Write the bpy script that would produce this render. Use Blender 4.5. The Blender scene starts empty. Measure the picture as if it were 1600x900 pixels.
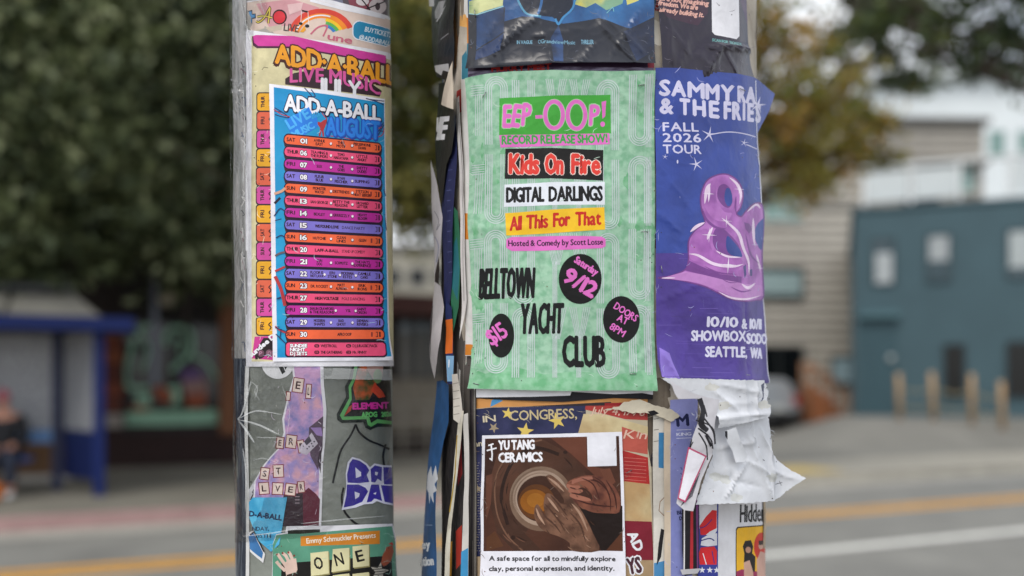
import bpy, bmesh, math, random
import numpy as np
from mathutils import Vector, Matrix
from mathutils.geometry import delaunay_2d_cdt, tessellate_polygon
R = math.radians
sc = bpy.context.scene
COL = sc.collection
F, HX, HY, EYE = 1300.0, 800.0, 600.0, 1.6        # focal length in photo pixels, horizon row, eye height

# ---------------------------------------------------------------- camera
cam = bpy.data.cameras.new('camera'); cam.lens = F / 1600 * 36; cam.sensor_width = 36
cam.shift_y = (HY - 450) / 1600; cam.clip_start = 0.05; cam.clip_end = 900
cam.dof.use_dof = True; cam.dof.focus_distance = 1.13; cam.dof.aperture_fstop = 1.3
co = bpy.data.objects.new('camera', cam); COL.objects.link(co)
co.location = (0, 0, EYE); co.rotation_euler = (R(90), 0, 0); sc.camera = co
# ---------------------------------------------------------------- sky, sun, exposure
SUN_EL, SUN_AZ = 52, 205          # azimuth measured clockwise from +Y: the sun stands behind the photographer
w = bpy.data.worlds.new('World'); sc.world = w; w.use_nodes = True
nt = w.node_tree; N = nt.nodes; LK = nt.links; bg = N['Background']
sky = N.new('ShaderNodeTexSky'); sky.sky_type = 'NISHITA'; sky.sun_disc = False
sky.sun_elevation = R(SUN_EL); sky.sun_rotation = R(SUN_AZ); sky.dust_density = 2.0
tc = N.new('ShaderNodeTexCoord'); mp = N.new('ShaderNodeMapping'); mp.inputs['Scale'].default_value = (1, 1, 2.6)
nz = N.new('ShaderNodeTexNoise'); nz.inputs['Scale'].default_value = 2.1; nz.inputs['Detail'].default_value = 7
rp = N.new('ShaderNodeValToRGB'); rp.color_ramp.elements[0].position = .30; rp.color_ramp.elements[1].position = .52
mx = N.new('ShaderNodeMix'); mx.data_type = 'RGBA'
LK.new(tc.outputs['Generated'], mp.inputs[0]); LK.new(mp.outputs[0], nz.inputs['Vector']); LK.new(nz.outputs[0], rp.inputs[0])
LK.new(rp.outputs[0], mx.inputs[0]); LK.new(sky.outputs[0], mx.inputs[6]); mx.inputs[7].default_value = (9.6, 9.9, 10.4, 1)
LK.new(mx.outputs[2], bg.inputs[0]); bg.inputs[1].default_value = 0.09
sl = bpy.data.lights.new('sun', 'SUN'); sl.energy = 1.0; sl.angle = R(24); sl.color = (1, .95, .88)
so = bpy.data.objects.new('sun', sl); COL.objects.link(so)
az, el = R(SUN_AZ), R(SUN_EL)
so.rotation_euler = Vector((-math.sin(az) * math.cos(el), -math.cos(az) * math.cos(el), -math.sin(el))).to_track_quat('-Z', 'Y').to_euler()
sc.view_settings.view_transform = 'Standard'; sc.view_settings.look = 'None'
sc.view_settings.exposure = 0.62; sc.view_settings.gamma = 1
sc.render.engine = 'CYCLES'
sc.cycles.use_denoising = True; sc.cycles.max_bounces = 6; sc.cycles.transparent_max_bounces = 10
sc.cycles.sample_clamp_indirect = 6

# ---------------------------------------------------------------- helpers
def lin(h):
    h = h.lstrip('#'); c = [int(h[i:i + 2], 16) / 255 for i in (0, 2, 4)]
    return tuple(x / 12.92 if x <= .04045 else ((x + .055) / 1.055) ** 2.4 for x in c) + (1,)
MATS = {}
def mat(hexc, rough=.6, var=.12, scale=6.0, bump=0.0, bscale=60, coat=0.0, metal=0.0, hex2=None, spec=.5, stretch=None, c2pos=(.4, .6), crumple=0.0):
    """procedural material: a base colour with noise variation (or a second mottled colour) and a noise bump"""
    key = (hexc, rough, var, scale, bump, bscale, coat, metal, hex2, spec, stretch, c2pos, crumple)
    if key in MATS: return MATS[key]
    m = bpy.data.materials.new('surface_' + hexc.lstrip('#')); m.use_nodes = True
    t = m.node_tree; b = t.nodes['Principled BSDF']; n = t.nodes; l = t.links
    c = lin(hexc)
    tcn = n.new('ShaderNodeTexCoord'); src = tcn.outputs['Object']
    if stretch:
        mpn = n.new('ShaderNodeMapping'); mpn.inputs['Scale'].default_value = stretch; l.new(src, mpn.inputs[0]); src = mpn.outputs[0]
    no = n.new('ShaderNodeTexNoise'); no.inputs['Scale'].default_value = scale; no.inputs['Detail'].default_value = 6
    l.new(src, no.inputs['Vector'])
    cr = n.new('ShaderNodeValToRGB'); l.new(no.outputs[0], cr.inputs[0])
    if hex2:
        cr.color_ramp.elements[0].position = c2pos[0]; cr.color_ramp.elements[1].position = c2pos[1]
        cr.color_ramp.elements[0].color = c; cr.color_ramp.elements[1].color = lin(hex2)
    else:
        cr.color_ramp.elements[0].position = .3; cr.color_ramp.elements[1].position = .7
        cr.color_ramp.elements[0].color = tuple(x * (1 - var) for x in c[:3]) + (1,)
        cr.color_ramp.elements[1].color = tuple(min(1, x * (1 + var)) for x in c[:3]) + (1,)
    l.new(cr.outputs[0], b.inputs['Base Color'])
    b.inputs['Roughness'].default_value = rough; b.inputs['Metallic'].default_value = metal
    b.inputs['Specular IOR Level'].default_value = spec
    b.inputs['Coat Weight'].default_value = coat; b.inputs['Coat Roughness'].default_value = .22
    if bump:
        nb = n.new('ShaderNodeTexNoise'); nb.inputs['Scale'].default_value = bscale; nb.inputs['Detail'].default_value = 3
        l.new(tcn.outputs['Object'], nb.inputs['Vector'])
        bp = n.new('ShaderNodeBump'); bp.inputs['Strength'].default_value = bump; bp.inputs['Distance'].default_value = .004
        l.new(nb.outputs[0], bp.inputs['Height']); l.new(bp.outputs[0], b.inputs['Normal'])
        if crumple:                                             # creased paper: bent facets of two sizes
            last = bp
            for sc_, st_ in ((11, crumple), (34, crumple * .6)):
                dn = n.new('ShaderNodeTexNoise'); dn.inputs['Scale'].default_value = sc_ * .7; l.new(tcn.outputs['Object'], dn.inputs['Vector'])
                mixv = n.new('ShaderNodeMix'); mixv.data_type = 'VECTOR'; mixv.inputs[0].default_value = .12; l.new(tcn.outputs['Object'], mixv.inputs[4]); l.new(dn.outputs['Color'], mixv.inputs[5])
                vo = n.new('ShaderNodeTexVoronoi'); vo.inputs['Scale'].default_value = sc_; l.new(mixv.outputs[1], vo.inputs['Vector'])
                b2 = n.new('ShaderNodeBump'); b2.inputs['Strength'].default_value = st_; b2.inputs['Distance'].default_value = .05 / sc_; l.new(vo.outputs['Distance'], b2.inputs['Height']); l.new(last.outputs[0], b2.inputs['Normal']); last = b2
            l.new(last.outputs[0], b.inputs['Normal'])
            # grime: a faint large stain and print grain
            gn = n.new('ShaderNodeTexNoise'); gn.inputs['Scale'].default_value = 9; gn.inputs['Detail'].default_value = 8; gn.inputs['Roughness'].default_value = .7; l.new(tcn.outputs['Object'], gn.inputs['Vector'])
            mr = n.new('ShaderNodeMapRange'); mr.inputs['From Min'].default_value = .38; mr.inputs['From Max'].default_value = .62; mr.inputs['To Min'].default_value = .84; mr.inputs['To Max'].default_value = 1.04; l.new(gn.outputs[0], mr.inputs[0])
            mm = n.new('ShaderNodeMix'); mm.data_type = 'RGBA'; mm.blend_type = 'MULTIPLY'; mm.inputs[0].default_value = 1; l.new(cr.outputs[0], mm.inputs[6]); l.new(mr.outputs[0], mm.inputs[7]); l.new(mm.outputs[2], b.inputs['Base Color'])
    MATS[key] = m; return m
def glass(name, tint, rough=.05, dark=True):
    m = bpy.data.materials.new(name); m.use_nodes = True; b = m.node_tree.nodes['Principled BSDF']
    b.inputs['Base Color'].default_value = lin(tint); b.inputs['Roughness'].default_value = rough; b.inputs['Specular IOR Level'].default_value = .45
    return m
def tag(o, label=None, cat=None, group=None, kind=None):
    if label: o['label'] = label
    if cat: o['category'] = cat
    if group: o['group'] = group
    if kind: o['kind'] = kind
    return o
def empty(name, loc, rz=0):
    o = bpy.data.objects.new(name, None); COL.objects.link(o); o.location = loc; o.rotation_euler = (0, 0, rz); o.empty_display_size = .1
    return o
def link(name, me, parent=None):
    o = bpy.data.objects.new(name, me); COL.objects.link(o)
    if parent is not None:
        o.parent = parent; o.matrix_parent_inverse = parent_inv(parent)
    return o
def parent_inv(p): return (Matrix.Translation(p.location) @ p.rotation_euler.to_matrix().to_4x4()).inverted()
class MB:
    """collects shapes in world space; build() links them as one mesh object (several materials allowed)"""
    def __init__(s): s.bm = bmesh.new(); s.mats = []; s.cur = 0
    def m(s, material):
        if material not in s.mats: s.mats.append(material)
        s.cur = s.mats.index(material); return s
    def face(s, pts):
        f = s.bm.faces.new([s.bm.verts.new(p) for p in pts]); f.material_index = s.cur; return f
    def hexa(s, p):   # 8 corners: bottom 4 (ccw), top 4
        v = [s.bm.verts.new(q) for q in p]
        for i in ((3, 2, 1, 0), (4, 5, 6, 7), (0, 1, 5, 4), (1, 2, 6, 5), (2, 3, 7, 6), (3, 0, 4, 7)):
            f = s.bm.faces.new([v[k] for k in i]); f.material_index = s.cur
        return s
    def box(s, c, size, rz=0, rx=0, ry=0):
        M = Matrix.Translation(c) @ Matrix.Rotation(rz, 4, 'Z') @ Matrix.Rotation(ry, 4, 'Y') @ Matrix.Rotation(rx, 4, 'X')
        x, y, z = [q / 2 for q in size]
        return s.hexa([M @ Vector(q) for q in ((-x, -y, -z), (x, -y, -z), (x, y, -z), (-x, y, -z), (-x, -y, z), (x, -y, z), (x, y, z), (-x, y, z))])
    def tube(s, pts, rad, n=8, caps=True):
        pts = [Vector(p) for p in pts]; rads = rad if isinstance(rad, (list, tuple)) else [rad] * len(pts); rings = []
        for i, p in enumerate(pts):
            d = (pts[min(i + 1, len(pts) - 1)] - pts[max(i - 1, 0)]).normalized()
            a = d.orthogonal().normalized() if i == 0 else (prev - d * prev.dot(d)).normalized()
            prev = a; b = d.cross(a)
            rings.append([s.bm.verts.new(p + (a * math.cos(2 * math.pi * k / n) + b * math.sin(2 * math.pi * k / n)) * rads[i]) for k in range(n)])
        for A, B in zip(rings, rings[1:]):
            for k in range(n):
                f = s.bm.faces.new((A[k], A[(k + 1) % n], B[(k + 1) % n], B[k])); f.material_index = s.cur; f.smooth = True
        if caps:
            for q in (rings[0][::-1], rings[-1]):
                f = s.bm.faces.new(q); f.material_index = s.cur
        return s
    def ball(s, c, r, sub=2):
        r = r if isinstance(r, (tuple, list)) else (r, r, r)
        g = bmesh.ops.create_icosphere(s.bm, subdivisions=sub, radius=1)
        for v in g['verts']: v.co = Vector((v.co.x * r[0] + c[0], v.co.y * r[1] + c[1], v.co.z * r[2] + c[2]))
        for f in {f for v in g['verts'] for f in v.link_faces}: f.material_index = s.cur; f.smooth = True
        return s
    def build(s, name, parent=None, material=None, bevel=0):
        if material is not None: s.mats = [material] if not s.mats else s.mats
        if bevel:
            bmesh.ops.bevel(s.bm, geom=s.bm.edges[:], offset=bevel, segments=2, affect='EDGES', clamp_overlap=True)
        bmesh.ops.recalc_face_normals(s.bm, faces=s.bm.faces[:])
        me = bpy.data.meshes.new(name); s.bm.to_mesh(me); s.bm.free()
        for q in s.mats: me.materials.append(q)
        return link(name, me, parent)
def at(X, Y, d):            # a photo pixel at a given distance along the view axis -> world point
    return Vector(((X - HX) / F * d, d, EYE + (HY - Y) / F * d))

# ---------------------------------------------------------------- curved sheets: posters on poles
class Surf:
    """a vertical wall of any plan outline: s runs along the outline (m), z up; px() drops a photo pixel onto it"""
    def __init__(s, pts, closed=False, lean=0.0, smooth=True, amp=.0006, seed=1, s0=None):
        P = np.array(pts, float); n = len(P)
        if smooth:
            out = []
            segs = n if closed else n - 1
            for i in range(segs):
                a, b, c, d = (P[(i - 1) % n], P[i], P[(i + 1) % n], P[(i + 2) % n]) if closed else (P[max(i - 1, 0)], P[i], P[i + 1], P[min(i + 2, n - 1)])
                for t in np.linspace(0, 1, 60, endpoint=False):
                    out.append(.5 * ((2 * b) + (-a + c) * t + (2 * a - 5 * b + 4 * c - d) * t * t + (-a + 3 * b - 3 * c + d) * t ** 3))
            out.append(P[0] if closed else P[-1]); P = np.array(out)
        s.P = P; s.S = np.concatenate([[0], np.cumsum(np.hypot(*np.diff(P, axis=0).T))]); s.L = s.S[-1]; s.closed = closed; s.lean = lean
        X = HX + F * P[:, 0] / P[:, 1]
        # the visible run: walk from the nearest point to both sides while X keeps growing / shrinking
        k = int(np.argmin(P[:, 1] + .0 * X)) if closed else len(P) // 2
        if closed:
            roll = (k + len(P) // 2) % (len(P) - 1)
            idx = (np.arange(len(P) - 1) + roll) % (len(P) - 1); P2 = P[idx]; P2 = np.vstack([P2, P2[:1]])
            s.P = P2; s.S = np.concatenate([[0], np.cumsum(np.hypot(*np.diff(P2, axis=0).T))]); X = HX + F * P2[:, 0] / P2[:, 1]; k = int(np.argmin(P2[:, 1]))
        i = k
        while i > 0 and X[i - 1] < X[i]: i -= 1
        j = k
        while j < len(X) - 1 and X[j + 1] > X[j]: j += 1
        s.i, s.j = i, j; s.Xv = X[i:j + 1]; s.Sv = s.S[i:j + 1]; s.Xl, s.Xr = X[i], X[j]
        rs = np.random.RandomState(seed); s.amp = amp
        s.wv = [(rs.uniform(8, 60), rs.uniform(4, 40), rs.uniform(0, 6.28), rs.uniform(.3, 1)) for _ in range(9)]
    def plan(s, q):
        if s.closed: q = np.mod(q, s.L)
        x = np.interp(q, s.S, s.P[:, 0]); y = np.interp(q, s.S, s.P[:, 1])
        if not s.closed:
            t0 = (s.P[1] - s.P[0]) / np.hypot(*(s.P[1] - s.P[0])); t1 = (s.P[-1] - s.P[-2]) / np.hypot(*(s.P[-1] - s.P[-2]))
            x = x + np.where(q < 0, q * t0[0], 0) + np.where(q > s.L, (q - s.L) * t1[0], 0)
            y = y + np.where(q < 0, q * t0[1], 0) + np.where(q > s.L, (q - s.L) * t1[1], 0)
        return x, y
    def disp(s, q, z):
        d = 0
        for a, b, p, k in s.wv: d = d + k * np.sin(a * q + b * z + p)
        return s.amp * d * .4
    def px(s, XY, w=0.0):
        XY = np.asarray(XY, float); X = XY[:, 0]; Y = XY[:, 1]; Xc = X.copy()
        T_ = np.gradient(s.P, axis=0); T_ /= np.hypot(*T_.T)[:, None] + 1e-12; Pw = s.P + np.stack([T_[:, 1], -T_[:, 0]], 1) * w; Xa = HX + F * Pw[:, 0] / Pw[:, 1]
        k = (s.i + s.j) // 2; i = k; j = k
        while i > 0 and Xa[i - 1] < Xa[i]: i -= 1
        while j < len(Xa) - 1 and Xa[j + 1] > Xa[j]: j += 1
        Xv, Sv, Dv = Xa[i:j + 1], s.S[i:j + 1], Pw[i:j + 1, 1]
        for _ in range(3):
            q = np.interp(Xc, Xv, Sv)
            q = np.where(Xc > Xv[-1], Sv[-1] + (Xc - Xv[-1]) * .00087, q); q = np.where(Xc < Xv[0], Sv[0] + (Xc - Xv[0]) * .00087, q)
            d = np.interp(Xc, Xv, Dv); z = (HY - Y) / F * d
            Xc = X + s.lean * (z / d * F)
        return np.stack([q, z], 1)
    def pos(s, q, z, w):
        x, y = s.plan(q); e = 1e-3
        x1, y1 = s.plan(q + e); x0, y0 = s.plan(q - e); tx, ty = x1 - x0, y1 - y0; l = np.hypot(tx, ty) + 1e-12
        nx, ny = ty / l, -tx / l                      # outward (towards the street side of the outline)
        d = s.disp(q, z) + w
        return np.stack([x + nx * d - s.lean * z, y + ny * d, z + EYE], -1)
def split_tris(T, M, c, axis):
    """cut triangles along the lines axis(p)=integer*c (c: cell)"""
    while True:
        v = axis(T) / c
        lo, hi = v.min(1), v.max(1)
        a, b = np.floor(lo + 1e-6) + 1, np.ceil(hi - 1e-6) - 1
        cut = a <= b
        if not cut.any(): return T, M
        keepT, keepM = T[~cut], M[~cut]; T, M, v, a, b = T[cut], M[cut], v[cut], a[cut], b[cut]
        k = np.floor((a + b) / 2); side = v - k[:, None]
        out, om = [], []
        o = np.argsort(side, 1); Ts = np.take_along_axis(T, o[:, :, None], 1); ss = np.take_along_axis(side, o, 1)
        A, B, C = Ts[:, 0], Ts[:, 1], Ts[:, 2]; sa, sb, s_c = ss[:, 0], ss[:, 1], ss[:, 2]
        tac = (-sa / (s_c - sa))[:, None]; Pac = A + (C - A) * tac
        up = sb > 0
        # B above the line: cut edges AB and AC
        tab = np.where(up, -sa / np.where(np.abs(sb - sa) < 1e-12, 1, sb - sa), 0)[:, None]; Pab = A + (B - A) * tab
        tbc = np.where(~up, -sb / np.where(np.abs(s_c - sb) < 1e-12, 1, s_c - sb), 0)[:, None]; Pbc = B + (C - B) * tbc
        for m_, tri in ((up, (A, Pab, Pac)), (up, (Pab, B, C)), (up, (Pab, C, Pac)), (~up, (A, B, Pbc)), (~up, (A, Pbc, Pac)), (~up, (Pac, Pbc, C))):
            if m_.any(): out.append(np.stack([q[m_] for q in tri], 1)); om.append(M[m_])
        T = np.concatenate([keepT] + out); M = np.concatenate([keepM] + om)
        ar = np.abs((T[:, 1, 0] - T[:, 0, 0]) * (T[:, 2, 1] - T[:, 0, 1]) - (T[:, 2, 0] - T[:, 0, 0]) * (T[:, 1, 1] - T[:, 0, 1]))
        g = ar > 1e-12; T, M = T[g], M[g]
GL = {}
def retess(v, faces, tol=.008):
    """outline of a triangulated letter, simplified and filled again with few triangles"""
    cnt = {}
    for f in faces:
        for k in range(len(f)): cnt[(f[k], f[(k + 1) % len(f)])] = 1
    nxt = {}
    for (x, y) in cnt:
        if (y, x) not in cnt: nxt.setdefault(x, []).append(y)
    loops = []
    while nxt:
        st = next(iter(nxt)); lp = [st]; c = nxt[st].pop()
        if not nxt[st]: del nxt[st]
        while c != st and c in nxt:
            lp.append(c); d = nxt[c].pop()
            if not nxt[c]: del nxt[c]
            c = d
        P = np.array([v[i] for i in lp]); k = int(np.argmax(((P - P[0]) ** 2).sum(1)))
        def dp(Q):                              # Douglas-Peucker
            if len(Q) < 3: return [Q[0]]
            e = Q[-1] - Q[0]; L = np.hypot(*e); d = np.abs(e[0] * (Q - Q[0])[:, 1] - e[1] * (Q - Q[0])[:, 0]) / L if L > 1e-9 else np.hypot(*(Q - Q[0]).T)
            m = int(np.argmax(d))
            return dp(Q[:m + 1]) + dp(Q[m:]) if d[m] > tol else [Q[0]]
        P = dp(P[:k + 1]) + dp(np.vstack([P[k:], P[:1]]))
        ar = .5 * sum(P[k - 1][0] * P[k][1] - P[k][0] * P[k - 1][1] for k in range(len(P)))
        if len(P) > 2 and abs(ar) > 4e-4: loops.append(P)
    if not loops: return np.zeros((0, 3, 2))
    t = tessellate_polygon([[Vector((p[0], p[1], 0)) for p in L] for L in loops]); A = [p for L in loops for p in L]
    return np.array([[A[i] for i in k] for k in t])
def inside(v, faces, T):
    C = np.array([np.mean([v[i][:] for i in q], axis=0) for q in faces]); ok = np.zeros(len(C), bool)
    a, b, c = T[:, 0], T[:, 1], T[:, 2]; P = C[:, None]
    cr = lambda p, q, r: (q[:, 0] - p[:, 0])[None] * (r[..., 1] - p[:, 1][None]) - (q[:, 1] - p[:, 1])[None] * (r[..., 0] - p[:, 0][None])
    s1, s2, s3 = cr(a, b, P), cr(b, c, P), cr(c, a, P); ok = (((s1 >= 0) & (s2 >= 0) & (s3 >= 0)) | ((s1 <= 0) & (s2 <= 0) & (s3 <= 0))).any(1)
    return [q for q, k in zip(faces, ok) if k]
def glyph(ch, rx=0.0, ry=0.0):
    """triangles of one letter, cap height 1, left edge 0; rx, ry thicken it"""
    rx, ry = round(rx / .015) * .015, round(ry / .015) * .015; key = (ch, rx, ry)
    if key in GL: return GL[key]
    if (ch, 0, 0) not in GL:
        cu = bpy.data.curves.new('t', 'FONT'); cu.body = ch; cu.resolution_u = 2
        o = bpy.data.objects.new('t', cu); me = o.to_mesh(); me.calc_loop_triangles()
        V = np.array([v.co[:2] for v in me.vertices]) if len(me.vertices) else np.zeros((0, 2))
        T = np.array([t.vertices[:] for t in me.loop_triangles], int)
        G = V[T] / .6883 if len(T) else np.zeros((0, 3, 2))
        if len(G): G[:, :, 0] -= G[:, :, 0].min()
        o.to_mesh_clear(); bpy.data.objects.remove(o); bpy.data.curves.remove(cu)
        GL[(ch, 0, 0)] = GL[(ch, 0.0, 0.0)] = G
    G = GL[(ch, 0, 0)]
    if (rx or ry) and len(G):
        big = max(rx, ry) > .14; offs = [(math.cos(k * math.pi / 4) * rx, math.sin(k * math.pi / 4) * ry) for k in range(0, 8, 1 if max(rx, ry) > .08 else 2)]
        if big: offs += [(x * .5, y * .5) for x, y in offs]
        ar_ = np.abs((G[:, 1, 0] - G[:, 0, 0]) * (G[:, 2, 1] - G[:, 0, 1]) - (G[:, 2, 0] - G[:, 0, 0]) * (G[:, 1, 1] - G[:, 0, 1])); G = G[ar_ > 1e-5]
        allT = np.concatenate([G] + [G + np.array(o) for o in offs]).reshape(-1, 2)
        fc = [list(range(i, i + 3)) for i in range(0, len(allT), 3)]
        for k, f in enumerate(fc):
            a, b, c = allT[f]
            if (b[0] - a[0]) * (c[1] - a[1]) - (c[0] - a[0]) * (b[1] - a[1]) < 0: f.reverse()
        v, e, f, _1, _2, of = delaunay_2d_cdt([Vector(p) for p in allT], [], fc, 0, 1e-4); f = inside(v, f, allT.reshape(-1, 3, 2))
        G = retess([p[:] for p in v], f)
    GL[key] = G; return G
STAT = []
def pm(hexc, **k): return dict(hexc=hexc, **k)
def torn(pts, amp=2.0, step=7, seed=1):        # ragged outline of torn paper
    r_ = random.Random(seed); out = []
    for p, q in zip(pts, pts[1:] + pts[:1]):
        n_ = max(1, int(math.hypot(q[0] - p[0], q[1] - p[1]) / step))
        for k in range(n_): t = k / n_; out.append((p[0] + (q[0] - p[0]) * t + (r_.uniform(-amp, amp) if k else 0), p[1] + (q[1] - p[1]) * t + (r_.uniform(-amp, amp) if k else 0)))
    return out
class Art:
    """artwork of one sheet of paper, written in photo pixels; each shape lies on a layer of print"""
    def __init__(s, rough=.5, coat=0.0, bump=.12, bscale=45):
        s.T = []; s.M = []; s.mats = []; s.lay = 0; s.kw = dict(rough=rough, coat=coat, bump=bump, bscale=bscale, spec=.22 if coat == 0 else .4, crumple=.6 if coat == 0 else .9); s.o = (0, 0, 1); s.clip = None
    def Z(s, ox, oy, k): s.o = (ox, oy, k); return s
    def q(s, p):
        p = np.asarray(p, float); return p / s.o[2] + np.array(s.o[:2])
    def mi(s, c):
        m = mat(c, var=.05, scale=30, **s.kw) if isinstance(c, str) else (mat(**{**c, **s.kw}) if isinstance(c, dict) else c)
        if m not in s.mats: s.mats.append(m)
        return s.mats.index(m)
    def tris(s, T, c, dl=0.0):
        if len(T) == 0: return s
        T = np.asarray(T, float); s.T.append(T); s.M.append(np.stack([np.full(len(T), s.mi(c), float), np.full(len(T), s.lay + dl)], 1)); return s
    def up(s): s.lay += 1; return s
    def poly(s, pts, c, up=True, smooth=0):
        if up: s.up()
        P = s.q(pts)
        if smooth:
            n = len(P); P = np.array([.5 * ((2 * P[i]) + (-P[i - 1] + P[(i + 1) % n]) * t + (2 * P[i - 1] - 5 * P[i] + 4 * P[(i + 1) % n] - P[(i + 2) % n]) * t * t + (-P[i - 1] + 3 * P[i] - 3 * P[(i + 1) % n] + P[(i + 2) % n]) * t ** 3) for i in range(n) for t in np.linspace(0, 1, smooth, endpoint=False)])
        t = tessellate_polygon([[Vector((x, y, 0)) for x, y in P]])
        return s.tris(np.array([[P[i] for i in k] for k in t]), c)
    def rect(s, x0, y0, x1, y1, c, up=True): return s.poly([(x0, y0), (x1, y0), (x1, y1), (x0, y1)], c, up)
    def ell(s, x, y, rx, ry, c, rot=0, n=36, up=True):
        a = R(rot); return s.poly([(x + rx * math.cos(t) * math.cos(a) - ry * math.sin(t) * math.sin(a), y + rx * math.cos(t) * math.sin(a) + ry * math.sin(t) * math.cos(a)) for t in (2 * math.pi * k / n for k in range(n))], c, up)
    def rr(s, x0, y0, x1, y1, r, c, dy=0, up=True):   # rounded bar, right end dy lower
        pts = []
        for cx, cy, a0 in ((x1 - r, y0 + r + dy, -90), (x1 - r, y1 - r + dy, 0), (x0 + r, y1 - r, 90), (x0 + r, y0 + r, 180)):
            for k in range(5): a = R(a0 + 22.5 * k); pts.append((cx + r * math.cos(a), cy + r * math.sin(a)))
        return s.poly(pts, c, up)
    def line(s, pts, wd, c, closed=False, up=True, smooth=0, taper=0):
        if up: s.up()
        P = s.q(pts); wd = wd / s.o[2]
        if smooth:
            n = len(P); out = []
            for i in range(n if closed else n - 1):
                a, b, d, e = (P[(i - 1) % n], P[i], P[(i + 1) % n], P[(i + 2) % n]) if closed else (P[max(i - 1, 0)], P[i], P[i + 1], P[min(i + 2, n - 1)])
                for t in np.linspace(0, 1, smooth, endpoint=False): out.append(.5 * ((2 * b) + (-a + d) * t + (2 * a - 5 * b + 4 * d - e) * t * t + (-a + 3 * b - 3 * d + e) * t ** 3))
            if not closed: out.append(P[-1])
            P = np.array(out)
        n = len(P); A = np.zeros_like(P); B = np.zeros_like(P)
        for i in range(n):
            p0, p1 = (P[i - 1], P[(i + 1) % n]) if closed else (P[max(i - 1, 0)], P[min(i + 1, n - 1)])
            d0 = P[i] - p0; d1 = p1 - P[i]
            d0 = d0 / (np.hypot(*d0) or 1); d1 = d1 / (np.hypot(*d1) or 1); t = d0 + d1; L = np.hypot(*t); t = t / L if L > 1e-6 else d1
            nn = np.array([-t[1], t[0]]); cs = max(.5, L / 2 if (0 < i < n - 1 or closed) else 1)
            wi = wd * (max(.04, math.sin(math.pi * i / (n - 1))) ** taper if taper else 1); A[i] = P[i] + nn * wi / 2 / cs; B[i] = P[i] - nn * wi / 2 / cs
        T = []
        for i in range(n if closed else n - 1):
            j = (i + 1) % n; T += [[A[i], B[i], B[j]], [A[i], B[j], A[j]]]
        return s.tris(np.array(T), c)
    def star(s, x, y, r, c, n=5, rot=0, inner=.4, up=True):
        return s.poly([(x + (r if k % 2 == 0 else r * inner) * math.sin(R(rot) + math.pi * k / n), y - (r if k % 2 == 0 else r * inner) * math.cos(R(rot) + math.pi * k / n)) for k in range(2 * n)], c, up)
    def text(s, st, p0, p1, h, c, bold=0.0, track=.1, space=.34, shear=0.0, jit=0, outline=None, ow=0.0, arc=0.0, shadow=None, hs=None, seed=3, vert=False):
        """text from baseline point p0 to p1 (zoom units), cap height h; bold / ow thicken the letters (zoom units)"""
        p0, p1 = s.q(p0), s.q(p1); k = s.o[2]; h = h / k; bold = bold * .72 / k; ow = ow / k
        d = p1 - p0; W = np.hypot(*d); d = d / W; up_ = np.array([d[1], -d[0]])
        if vert: up_ = np.array([0., -1.])
        adv, wid = [], []
        x = 0
        for ch in st:
            if ch == ' ': adv.append(x); wid.append(0); x += space; continue
            G = glyph(ch); wch = G[:, :, 0].max(); adv.append(x); wid.append(wch); x += wch + track
        x -= track; bold = min(bold, W * .2); sx = (W - 2 * bold) / x; rnd = random.Random(seed)
        def place(r, col, off=(0, 0), dl0=0):
            s.up()
            for i, ch in enumerate(st):
                if ch == ' ': continue
                hh = h * (hs[i] if hs else 1)
                G = glyph(ch, min(r / sx, .15 + (r - bold) / sx), min(r, .13 * hh + r - bold) / hh).copy()
                jx = rnd.uniform(-1, 1) * jit; jy = rnd.uniform(-1, 1) * jit; ja = rnd.uniform(-1, 1) * jit * .06
                u = (adv[i] + G[:, :, 0]) * sx + bold; v = G[:, :, 1] * hh
                if ja or jx:
                    cu_ = (adv[i] + wid[i] / 2) * sx; cv = hh / 2; du, dv = u - cu_, v - cv
                    u = cu_ + du * math.cos(ja) - dv * math.sin(ja); v = cv + du * math.sin(ja) + dv * math.cos(ja) + jy
                u = u + shear * v
                if arc: v = v + arc / k * (1 - ((u / W) * 2 - 1) ** 2)
                Q = p0 + u[..., None] * d + v[..., None] * up_ + np.array(off)
                s.tris(Q, col, (i % 2) * .45)
        rnd_state = rnd.getstate()
        if shadow: place(bold + ow, shadow[0], (shadow[1] / k, shadow[2] / k)); rnd.setstate(rnd_state)
        if outline: place(bold + ow, outline); rnd.setstate(rnd_state)
        place(bold, c)
        return s
    def wear(s, x0, y0, x1, y1, n, c='#e4e2e2', seed=1, holes=True, stain=None):
        """worn ink along small creases, staple holes, rust specks and stains"""
        s.o = (0, 0, 1); r_ = random.Random(seed)
        if stain:
            for k in range(4):
                x, y = r_.uniform(x0, x1), r_.uniform(y0, y1); s.poly([(x + r_.uniform(.5, 1) * 14 * math.cos(t), y + r_.uniform(.5, 1) * 9 * math.sin(t)) for t in np.linspace(0, 6.28, 18, endpoint=False)], stain)
        for k in range(n):
            x, y = r_.uniform(x0, x1), r_.uniform(y0, y1)
            if r_.random() < .55: x = r_.choice((x0, x1)) + r_.uniform(-3, 9) * (1 if x < (x0 + x1) / 2 else -1)
            t = r_.uniform(0, 6.28); l = r_.uniform(3, 15); b = r_.uniform(-.5, .5)
            s.line([(x, y), (x + l * .5 * math.cos(t), y + l * .5 * math.sin(t)), (x + l * math.cos(t + b), y + l * math.sin(t + b))], r_.uniform(.35, .9), c, smooth=3, taper=.7)
            if holes and k % 3 == 0: s.ell(x + 4, y + 5, .8, 1, r_.choice(('#2a2522', '#6b4128', '#3b2c24')), n=8)
        return s
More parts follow.
